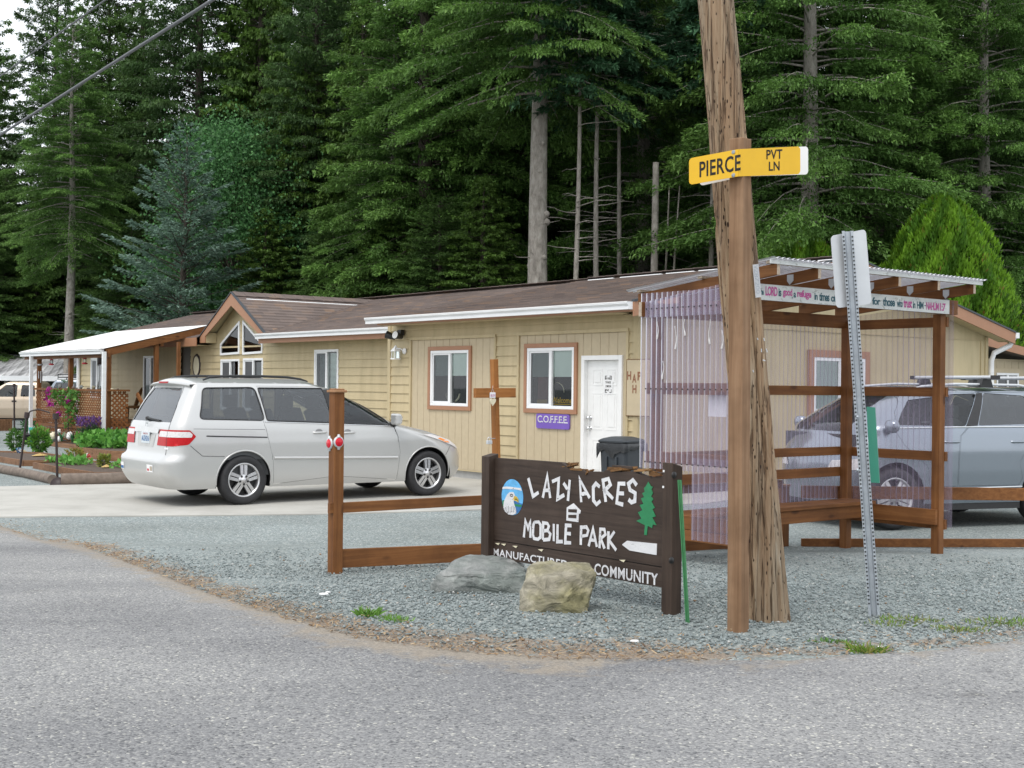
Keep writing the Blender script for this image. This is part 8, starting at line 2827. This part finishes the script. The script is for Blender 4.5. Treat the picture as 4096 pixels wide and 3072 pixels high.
# low timber wall and gravel kerb under the pickup
P0, P1 = G2_(-300, 330), G2_(210, 320)
mb = MB(); n = 9
for k in range(n):
    q = P0.lerp(P1, k / n); r_ = P0.lerp(P1, (k + .92) / n); mb.beam((q.x, q.y, .18), (r_.x, r_.y, .18), .10, .42)
tag(mb.build('timber_wall', MAT['bedwood']), 'short wall of upright brown boards below the beige pickup', 'wall')
# ---------------------------------------------------------------- trees
def conifer_geo(seed, H, RR, zb, nb, dens_, col, tip, droop=.35, spray=.34, hang=.0, wisp=.16, top_el=.55, low_el=-.05, shape=.8, limb_from=0.0, tilt=.5, fill=1.0, one_side=None):
    g = np.random.default_rng(seed)
    Vs, Cs = [], []
    limbs = MB()
    col, tip = np.array(col), np.array(tip)
    for i in range(nb):
        t = (i + g.random()) / nb
        t = t ** .92
        z = zb + (H - zb) * t
        az = i * 2.39996 + g.normal(0, .35)
        L = RR * ((1 - t) ** shape) * g.uniform(.62, 1.12) * (.72 + .28 * min(1, t * 6 + .25)) + .18
        if one_side is not None and t < .25:
            dd_ = math.cos(az - one_side)
            if dd_ < .2: continue
        el = low_el + (top_el - low_el) * t + g.normal(0, .10)
        e = np.array([math.cos(az), math.sin(az), 0.0]); lat = np.array([-math.sin(az), math.cos(az), 0.0])
        dr = droop * (1 - .6 * t) * g.uniform(.7, 1.3)
        upc = .22 * g.uniform(.3, 1.3)
        def P(s):
            s = np.asarray(s)[:, None]
            return np.array([0, 0, z]) + e * (L * s) + np.array([0, 0, 1.0]) * (L * (el * s - dr * s ** 2 + upc * dr * s ** 3 * 1.4))
        if L > .8:
            pp = P(np.linspace(0, .92, 5)); limbs.tube([tuple(q) for q in pp], [.012 + .017 * L * .5, .010 + .012 * L * .5, .008 + .007 * L * .5, .008, .004], 4, cap=False)
        m = int(dens_ * L * (L * .5 + .8) * fill)
        if m < 3: m = 3
        # tufts gather in clumps along the branch
        nc = max(3, int(L * 5)); cs = g.uniform(.12, 1.0, nc) ** .75; co = g.uniform(-1, 1, nc)
        ci = g.integers(0, nc, m)
        s = np.clip(cs[ci] + g.normal(0, .045, m), .05, 1.03)
        w = (.34 * (1 - s) + .09) * L * .9 + .05
        off = np.clip(co[ci] + g.normal(0, .22, m), -1.15, 1.15) * w
        p = P(s) + lat * off[:, None]
        p[:, 2] -= np.abs(off) * .22 + g.random(m) * wisp - .05
        d = e * (.9 + .3 * s[:, None]) + lat * (np.sign(off) * g.uniform(.2, .95, m))[:, None] + g.normal(0, .33, (m, 3))
        d[:, 2] += g.normal(-.12, .25, m)
        if hang > 0:
            hg = g.random(m) < hang
            d[hg] = d[hg] * .35 + np.array([0, 0, -1.0])
        d /= np.linalg.norm(d, axis=1, keepdims=True)
        n_ = np.array([0, 0, 1.0]) + g.normal(0, tilt, (m, 3)); sd = np.cross(d, n_); sd /= np.linalg.norm(sd, axis=1, keepdims=True) + 1e-9
        Ls = spray * g.uniform(.55, 1.25, (m, 1)) * (.75 + .25 * min(1, L))
        W = Ls * g.uniform(.24, .48, (m, 1))
        q = np.stack([p, p + d * Ls * .5 + sd * W * .5, p + d * Ls, p + d * Ls * .5 - sd * W * .5], 1)
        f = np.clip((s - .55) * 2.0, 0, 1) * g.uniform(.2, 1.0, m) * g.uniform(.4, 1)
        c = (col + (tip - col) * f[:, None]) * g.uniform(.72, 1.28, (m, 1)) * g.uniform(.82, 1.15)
        Vs.append(q.reshape(-1, 3)); Cs.append(np.repeat(c, 4, 0))
    return np.concatenate(Vs), np.concatenate(Cs), limbs

def trunk_mb(H, r, seed, mb=None, knots=0, lean=0.0):
    mb = mb or MB()
    n = 18; g = np.random.default_rng(seed); path, rad = [], []
    zs = np.linspace(-.4, H, 26)
    for z in zs:
        path.append((.06 * math.sin(z * .35 + seed) + lean * z, .05 * math.cos(z * .3 + seed), z)); rr = r * max(.04, (1 - max(0, z) / (H * 1.02))) ** .8
        if z < 1: rr *= 1 + .25 * (1 - z)
        rad.append(rr)
    mb.tube(path, rad, 14)
    for k in range(knots):
        z = g.uniform(.5, H * .5); a = g.uniform(0, 6.28); rr = r * (1 - z / H) ** .8
        M = Matrix.Translation((lean * z + rr * .8 * math.cos(a), rr * .8 * math.sin(a), z)); s = rr * g.uniform(.25, .5)
        mb.lathe([(0, -s), (s * .8, -s * .5), (s, 0), (s * .8, s * .5), (0, s)], 8, M)
    return mb

def make_conifer(name, seed, H, RR, zb, nb, dens_, col, tip, r, bark='bark_dark', knots=0, twigs=0, **kw):
    t = bpy.data.objects.new(name, None); scene.collection.objects.link(t)
    V, C, limbs = conifer_geo(seed, H, RR, zb, nb, dens_, col, tip, **kw)
    numpy_mesh('crown', V, np.arange(len(V)).reshape(-1, 4), MAT['leaf'], C, False, t)
    g = random.Random(seed)
    trunk_mb(H * .97, r, seed, limbs, knots)
    for k in range(twigs):                    # dead bare side branches on the stem
        z = g.uniform(2.0, zb + 1.5); a = g.uniform(0, 6.28); L = g.uniform(.5, 1.9)
        pth = [(0, 0, z)]
        for j in range(1, 5): pth.append((math.cos(a + .12 * j) * L * j / 4, math.sin(a + .12 * j) * L * j / 4, z + .12 * L * j / 4 - .10 * L * (j / 4) ** 2 + g.uniform(-.04, .04)))
        limbs.tube(pth, [.022, .016, .012, .008, .004], 4, cap=False)
    limbs.build('trunk', MAT[bark], t)
    return t

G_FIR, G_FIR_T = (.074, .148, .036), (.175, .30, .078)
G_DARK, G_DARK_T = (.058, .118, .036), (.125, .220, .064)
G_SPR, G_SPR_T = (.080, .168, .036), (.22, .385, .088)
PROTO = {}
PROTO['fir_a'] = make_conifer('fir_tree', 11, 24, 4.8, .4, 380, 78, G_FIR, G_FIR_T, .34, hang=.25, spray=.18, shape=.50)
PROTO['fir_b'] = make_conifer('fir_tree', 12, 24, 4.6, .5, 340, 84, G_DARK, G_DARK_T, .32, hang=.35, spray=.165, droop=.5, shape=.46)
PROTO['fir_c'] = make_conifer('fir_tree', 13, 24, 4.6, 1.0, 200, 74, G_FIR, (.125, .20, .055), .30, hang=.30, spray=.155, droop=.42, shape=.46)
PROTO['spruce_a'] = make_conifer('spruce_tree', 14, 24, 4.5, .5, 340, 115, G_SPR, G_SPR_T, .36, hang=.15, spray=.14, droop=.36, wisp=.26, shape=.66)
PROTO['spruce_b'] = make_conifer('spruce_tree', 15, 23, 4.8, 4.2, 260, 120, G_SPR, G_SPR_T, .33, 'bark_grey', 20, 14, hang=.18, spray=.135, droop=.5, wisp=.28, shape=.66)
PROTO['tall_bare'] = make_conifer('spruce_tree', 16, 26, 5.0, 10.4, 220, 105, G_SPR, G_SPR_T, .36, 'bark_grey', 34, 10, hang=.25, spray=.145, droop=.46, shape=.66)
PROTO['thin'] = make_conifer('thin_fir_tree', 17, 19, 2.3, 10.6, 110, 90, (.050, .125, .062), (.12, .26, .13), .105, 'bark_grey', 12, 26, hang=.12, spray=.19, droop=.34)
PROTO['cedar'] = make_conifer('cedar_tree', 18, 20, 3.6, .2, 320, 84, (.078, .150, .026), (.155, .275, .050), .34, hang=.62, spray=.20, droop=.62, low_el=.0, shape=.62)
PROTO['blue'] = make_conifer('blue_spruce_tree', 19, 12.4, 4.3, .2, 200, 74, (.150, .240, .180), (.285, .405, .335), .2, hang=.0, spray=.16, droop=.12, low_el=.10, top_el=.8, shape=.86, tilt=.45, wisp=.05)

used = set()
def plant(kind, u, Y, H, label, cat='tree', group=None, rot=None, wide=1.0):
    p = PROTO[kind]
    o = p if kind not in used else copy_tree(p)
    used.add(kind)
    base = {'fir_a': 24, 'fir_b': 24, 'fir_c': 24, 'spruce_a': 24, 'spruce_b': 23, 'tall_bare': 26, 'thin': 19, 'cedar': 20, 'blue': 12.4, 'maple': 11, 'thuja': 7, 'bush': 3}[kind]
    s = H / base
    X = (u - 2048) / FPX * Y
    o.matrix_world = Matrix.Translation((X, Y, zg(X, Y))) @ Matrix.Rotation(rnd.uniform(0, 6.28) if rot is None else rot, 4, 'Z') @ Matrix.Diagonal((s * wide, s * wide, s, 1))
    tag(o, label, cat, group)
    return o

# broadleaf maple
def make_leafy(name, seed, H, RR, n_clump, n_leaf, cols, zc, rz, r, leaf=.20, bark='bark_dark'):
    t = bpy.data.objects.new(name, None); scene.collection.objects.link(t)
    g = np.random.default_rng(seed); pts = []
    mb = MB()
    trunk_mb(zc, r, seed, mb)
    for k in range(n_clump):
        d = g.normal(0, 1, 3); d /= np.linalg.norm(d); rad = (.45 + .55 * g.random() ** .5)
        c = np.array([0, 0, zc]) + d * rad * np.array([RR, RR, rz])
        cr = g.uniform(.35, .8) * RR * .32
        q = g.normal(0, 1, (n_leaf, 3)) * np.array([cr, cr, cr * .5]); pts.append(c + q)
        if k % 3 == 0: mb.tube([(0, 0, zc * .55), tuple(np.array([0, 0, zc * .6]) * .5 + c * .5), tuple(c)], [.07, .04, .012], 5, cap=False)
    leaf_cloud('crown', np.concatenate(pts), leaf, cols, t, seed=seed, up=.1, aspect=.85)
    mb.build('trunk', MAT[bark], t)
    return t
PROTO['maple'] = make_leafy('maple_tree', 51, 11, 3.6, 200, 560, [(.06, .165, .052), (.082, .21, .07), (.05, .135, .046), (.105, .255, .082)], 6.6, 4.4, .22, .10)
PROTO['bush'] = make_leafy('understory_bush', 52, 3, 1.6, 70, 420, [(.06, .155, .028), (.085, .21, .038), (.13, .29, .055), (.045, .115, .026)], 1.7, 1.5, .06, .055)

# golden thuja: upright flame-shaped sprays over a rounded cone
def make_thuja():
    t = bpy.data.objects.new('thuja_shrub', None); scene.collection.objects.link(t)
    g = np.random.default_rng(61); V, C = [], []
    n = 52000
    z = g.random(n) ** .8 * 6.95
    a = g.uniform(0, 6.28, n)
    def rad(z, a):
        base = 3.0 * np.clip(1 - (z / 7.0) ** 1.9, 0, 1) ** .62 * np.clip(.75 + z * .25, 0, 1)
        return base * (1 + .10 * np.sin(a * 5 + z * 1.7) + .10 * np.sin(a * 9 - z * 3.1) + .06 * np.sin(a * 17 + z * 6))
    rr = rad(z, a) * (1 - .30 * g.random(n) ** 2.2)
    p = np.stack([rr * np.cos(a), rr * np.sin(a), z], 1)
    d = np.stack([np.cos(a) * .45, np.sin(a) * .45, np.full(n, 1.0)], 1) + g.normal(0, .28, (n, 3)); d /= np.linalg.norm(d, axis=1, keepdims=True)
    sd = np.stack([-np.sin(a), np.cos(a), np.zeros(n)], 1) + g.normal(0, .6, (n, 3)); sd -= (sd * d).sum(1, keepdims=True) * d; sd /= np.linalg.norm(sd, axis=1, keepdims=True)
    L = g.uniform(.09, .23, (n, 1)); W = L * g.uniform(.25, .42, (n, 1))
    q = np.stack([p, p + d * L * .5 + sd * W * .5, p + d * L, p + d * L * .5 - sd * W * .5], 1).reshape(-1, 3)
    k = (.5 + .5 * np.sin(a * 9 - z * 3.1 + 1))[:, None]
    c = (np.array([.070, .175, .016]) * (1 - k) + np.array([.165, .325, .022]) * k) * g.uniform(.75, 1.3, (n, 1))
    br = g.random(n) < .015; c[br] = np.array([.20, .14, .03])
    numpy_mesh('crown', q, np.arange(4 * n).reshape(-1, 4), MAT['leaf'], np.repeat(c, 4, 0), False, t)
    trunk_mb(5.5, .16, 61).build('trunk', MAT['bark_dark'], t)
    return t
PROTO['thuja'] = make_thuja()

# --- front row, told apart by what they stand beside
plant('blue', 730, 47.5, 11.2, 'pale blue green spruce rising behind the porch roof', wide=1.12)
plant('maple', 985, 54, 12.6, 'broad dark green maple between the blue spruce and the cedars', wide=.95)
plant('tall_bare', 2150, 40.5, 27, 'tall spruce with a thick bare grey trunk above the roof ridge', rot=1.0)
plant('thin', 2300, 40, 19, 'slim grey fir trunk nearest the thick bare trunk', group='slim grey fir stems', rot=0)
plant('thin', 2384, 41, 20, 'second slim grey fir trunk right of the thick bare trunk', group='slim grey fir stems', rot=2)
plant('thin', 2468, 42.5, 19, 'third slim grey fir trunk right of the thick bare trunk', group='slim grey fir stems', rot=4)
plant('thin', 2846, 40, 20, 'left of the two slim grey trunks behind the utility pole', group='slim grey fir stems', rot=1)
plant('thin', 2884, 42, 20, 'right of the two slim grey trunks behind the utility pole', group='slim grey fir stems', rot=5)
plant('thuja', 3765, 36.0, 7.1, 'large golden green thuja dome behind the shelter roof', 'shrub', wide=.78)
plant('thuja', 3185, 36.0, 6.15, 'smaller golden green thuja dome behind the utility pole', 'shrub', wide=.85)
plant('tall_bare', 278, 55, 17.5, 'fir with a bare grey lower trunk above the left end of the porch roof')
plant('tall_bare', 1562, 47, 15.5, 'fir with a dark bare trunk where the two roof ridges meet')
# snag and saplings behind the ridge
X, Y = (2612 - 2048) / FPX * 40, 40
mb = MB(); ztop = at_y(2612, 650, 40).z
mb.tube([(X - .12, Y, -.2), (X, Y, ztop * .5), (X + .02, Y, ztop)], [.15, .12, .10], 12); tag(mb.build('dead_trunk', MAT['bark_grey']), 'grey dead trunk cut off flat behind the roof ridge', 'tree')
mb = MB()
for k, dx in enumerate((.30, .52)): mb.tube([(X + dx - .1, Y + .3, -.2), (X + dx + .05, Y + .3, 4), (X + dx + .18 + .1 * k, Y + .3, 8)], [.06, .045, .02], 8)
tag(mb.build('sapling_stems', MAT['bark_grey']), 'two bare pale sapling stems beside the cut off dead trunk', 'tree')
# main wall of trees
rows = [
    ('fir_a', -120, 66, 22, 'dense fir at the far left edge with its top below the cables'),
    ('fir_b', 210, 66, 22.5, 'dark fir with a thin pointed top between the far left fir and the cables'),
    ('fir_a', 420, 64, 23, 'green fir just left of the blue spruce'),
    ('fir_c', 560, 64, 25, 'open crowned fir behind the top of the blue spruce'),
    ('fir_b', 780, 60, 27, 'dark tall fir straight behind the blue spruce'),
    ('fir_c', 1000, 63, 27, 'tall fir with hanging twigs above the maple'),
    ('spruce_a', 1260, 60, 27, 'tall full fir right of the maple'),
    ('cedar', 1210, 52, 15.5, 'drooping cedar behind the cross gable, left one'),
    ('cedar', 1440, 51, 17.5, 'drooping cedar behind the cross gable, right one'),
    ('fir_c', 1500, 58, 27, 'open fir between the cedars and the bright spruce'),
    ('spruce_a', 1690, 46.5, 26, 'bright green spruce left of the thick bare trunk'),
    ('spruce_a', 1905, 48, 28, 'bright green spruce with branches reaching the thick bare trunk'),
    ('fir_b', 2130, 58, 28, 'dark fir behind the thick bare trunk'),
    ('spruce_b', 2560, 47, 25, 'spruce with blue green boughs above the slim trunks'),
    ('fir_b', 2400, 55, 28, 'dark fir behind the slim trunks'),
    ('fir_b', 2720, 56, 28, 'dark fir behind the top of the utility pole'),
    ('spruce_b', 3010, 42, 24, 'spruce right of the utility pole with light green tips'),
    ('spruce_b', 3225, 38.5, 24, 'spruce with a bare grey trunk above the smaller golden dome'),
    ('spruce_a', 3500, 41, 24, 'light tipped spruce above the grey sign back'),
    ('fir_b', 3800, 50, 27, 'dark fir with sky showing through above the large golden dome'),
    ('fir_c', 4010, 46, 25, 'open dark fir near the right edge'),
    ('fir_b', 4250, 44, 25, 'dark fir on the right edge of the wood'),
    ('spruce_b', 3930, 41, 20, 'low sweeping spruce boughs over the large golden dome'),
]
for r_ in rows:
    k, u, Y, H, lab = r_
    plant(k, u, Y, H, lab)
# deeper rows
for i, (k, u, Y, H) in enumerate((('fir_a', -60, 64, 9), ('cedar', 150, 65, 11), ('fir_b', 330, 64, 10), ('fir_a', 520, 56, 9), ('cedar', 1060, 50, 8.5), ('fir_a', 1330, 48.5, 8), ('cedar', 1560, 46, 9), ('fir_a', 1750, 43, 8), ('cedar', 1930, 42, 8.5))):
    plant(k, u, Y, H, 'low young conifer at the foot of the wood, ' + ('leftmost', 'second', 'third', 'fourth', 'fifth', 'sixth', 'seventh', 'eighth', 'rightmost')[i] + ' of the row', group='young conifers at the foot of the wood', wide=1.7)
BACK = 'dark conifer deep in the wood behind the front trees'
for i in range(17):
    u = -300 + i * 280 + rnd.uniform(-60, 60)
    Y = rnd.uniform(66, 74)
    H = rnd.uniform(24, 30) if u > 900 else rnd.uniform(17, 20)
    plant(rnd.choice(('fir_b', 'fir_b', 'fir_c', 'fir_a')), u, Y, H, BACK, group='conifers deep in the wood')
for i in range(14):
    u = 1050 + i * 230 + rnd.uniform(-50, 50)
    plant(rnd.choice(('fir_b', 'cedar')), u, rnd.uniform(52, 60), rnd.uniform(16, 24), BACK, group='conifers deep in the wood')
for i in range(18):
    u = -300 + i * 105 + rnd.uniform(-40, 40)
    plant(rnd.choice(('fir_b', 'cedar', 'fir_a')), u, rnd.uniform(60, 66), rnd.uniform(10, 15), BACK, group='conifers deep in the wood')
for i in range(34):
    u = -250 + i * 135 + rnd.uniform(-40, 40)
    if u < 1600: continue
    Y = 43 + rnd.uniform(0, 4) if u < 3000 else 40 + rnd.uniform(0, 5)
    plant('bush', u, Y, rnd.uniform(2.6, 4.6), 'green undergrowth bush in the shade under the conifers', 'bush', 'undergrowth bushes', wide=1.25)

# --- grass tufts and litter at the road edge
def tuft(u, v, n, w, h, lab, cols=((.13, .24, .035), (.20, .32, .05), (.30, .30, .08)), seed=1):
    b = gpt(u, v); g = np.random.default_rng(seed)
    a = g.uniform(0, 6.28, n); r = g.random(n) ** .7 * w / 2
    p = np.stack([r * np.cos(a), r * np.sin(a) * .7, np.full(n, -.01)], 1)
    d = np.stack([np.cos(a) * .5, np.sin(a) * .5, np.ones(n)], 1) + g.normal(0, .35, (n, 3)); d /= np.linalg.norm(d, axis=1, keepdims=True)
    sd = np.cross(d, g.normal(0, 1, (n, 3))); sd /= np.linalg.norm(sd, axis=1, keepdims=True)
    L = h * g.uniform(.5, 1.2, (n, 1)); W = .0045
    V = np.stack([p - sd * W, p + sd * W, p + d * L * .6 + sd * W * .7, p + d * L * np.array([1.25, 1.25, .9])], 1).reshape(-1, 3)
    C = np.array(cols)[g.integers(0, len(cols), n)] * g.uniform(.7, 1.25, (n, 1))
    o = numpy_mesh('grass_tuft', V, np.arange(4 * n).reshape(-1, 4), MAT['grass'], np.repeat(C, 4, 0))
    o.location = (b.x, b.y, b.z + .01); tag(o, lab, 'grass')
tuft(3468, 2608, 182, .22, 0.058, 'yellow green grass tuft at the tarmac edge below the channel post', seed=2)
tuft(3560, 2500, 91, .32, 0.031, 'small weed patch just right of the channel post foot', ((.14, .24, .05), (.20, .30, .07), (.28, .28, .12)), 3)
tuft(3640, 2482, 168, .38, 0.034, 'spreading green weeds right of the channel post, nearer one', ((.14, .24, .05), (.20, .30, .07), (.28, .28, .12)), 4)
tuft(3840, 2520, 154, .34, 0.034, 'spreading green weeds right of the channel post, middle one', ((.14, .24, .05), (.20, .30, .07), (.28, .28, .12)), 5)
tuft(4010, 2495, 224, .50, 0.037, 'long green weed patch at the right edge of the gravel', ((.14, .24, .05), (.20, .30, .07), (.28, .28, .12)), 6)
tuft(3300, 2566, 62, .20, 0.024, 'flat weed sprig right of the pole foot, left one', ((.10, .22, .04),), 7)
tuft(3385, 2572, 49, .16, 0.024, 'flat weed sprig right of the pole foot, right one', ((.10, .22, .04),), 8)
tuft(1472, 2462, 118, .15, 0.068, 'bright green weed at the gravel edge below the fence post', ((.14, .29, .05), (.19, .36, .07)), 9)
tuft(1585, 2482, 105, .22, 0.034, 'low bright green weed right of the taller one at the gravel edge', ((.14, .29, .05), (.19, .36, .07)), 10)
tuft(1545, 2470, 42, .16, 0.027, 'faint weed sprig between the two brighter ones', ((.14, .26, .05),), 11)
def litter():
    g = np.random.default_rng(77); V, C = [], []
    n = 3800; k = 0
    while k < n:
        x = g.uniform(-6, 4); y0 = edge_y(x); y = y0 + abs(g.normal(0, .34)) - .12
        if x > 1 and g.random() > .35: continue
        if x < -4.2 and g.random() > .4: continue
        z = zg(x, y) + .016 + g.random() * .012
        a = g.uniform(0, 6.28); L = g.uniform(.012, .045); W = g.uniform(.003, .008)
        d = np.array([math.cos(a), math.sin(a), g.normal(0, .2)]) * L / 2; s = np.array([-math.sin(a), math.cos(a), g.normal(0, .3)]) * W / 2
        p = np.array([x, y, z]); V += [p - d - s, p + d - s, p + d + s, p - d + s]
        c = np.array([(.30, .19, .10), (.42, .28, .15), (.16, .10, .06), (.50, .38, .24)][g.integers(0, 4)]) * g.uniform(.7, 1.2); C += [c] * 4
        k += 1
    o = numpy_mesh('needle_litter', np.array(V), np.arange(4 * n).reshape(-1, 4), MAT['grass'], np.array(C))
    tag(o, 'brown needles and wood chips scattered along the edge of the tarmac', 'litter', kind='stuff')
litter()
for i, (u, v, s, lab) in enumerate(((1295, 2385, .03, 'white stone chip on the gravel near the fence post'), (2538, 2574, .022, 'round white pebble at the tarmac edge before the name post'), (3524, 2597, .018, 'white wrapper scrap by the yellow grass tuft'), (1312, 2376, .018, 'smaller white chip beside the white stone chip'))):
    b = gpt(u, v); mb = MB()
    mb.lathe([(0, -.2 * s), (s * .8, 0), (s, s * .25), (s * .7, s * .6), (0, s * .7)], 9, Matrix.Translation(b + Vector((0, 0, .01))) @ Matrix.Diagonal((1.2, .7, .7, 1)), False)
    tag(mb.build('white_stone', MAT['paper']), lab, 'stone')
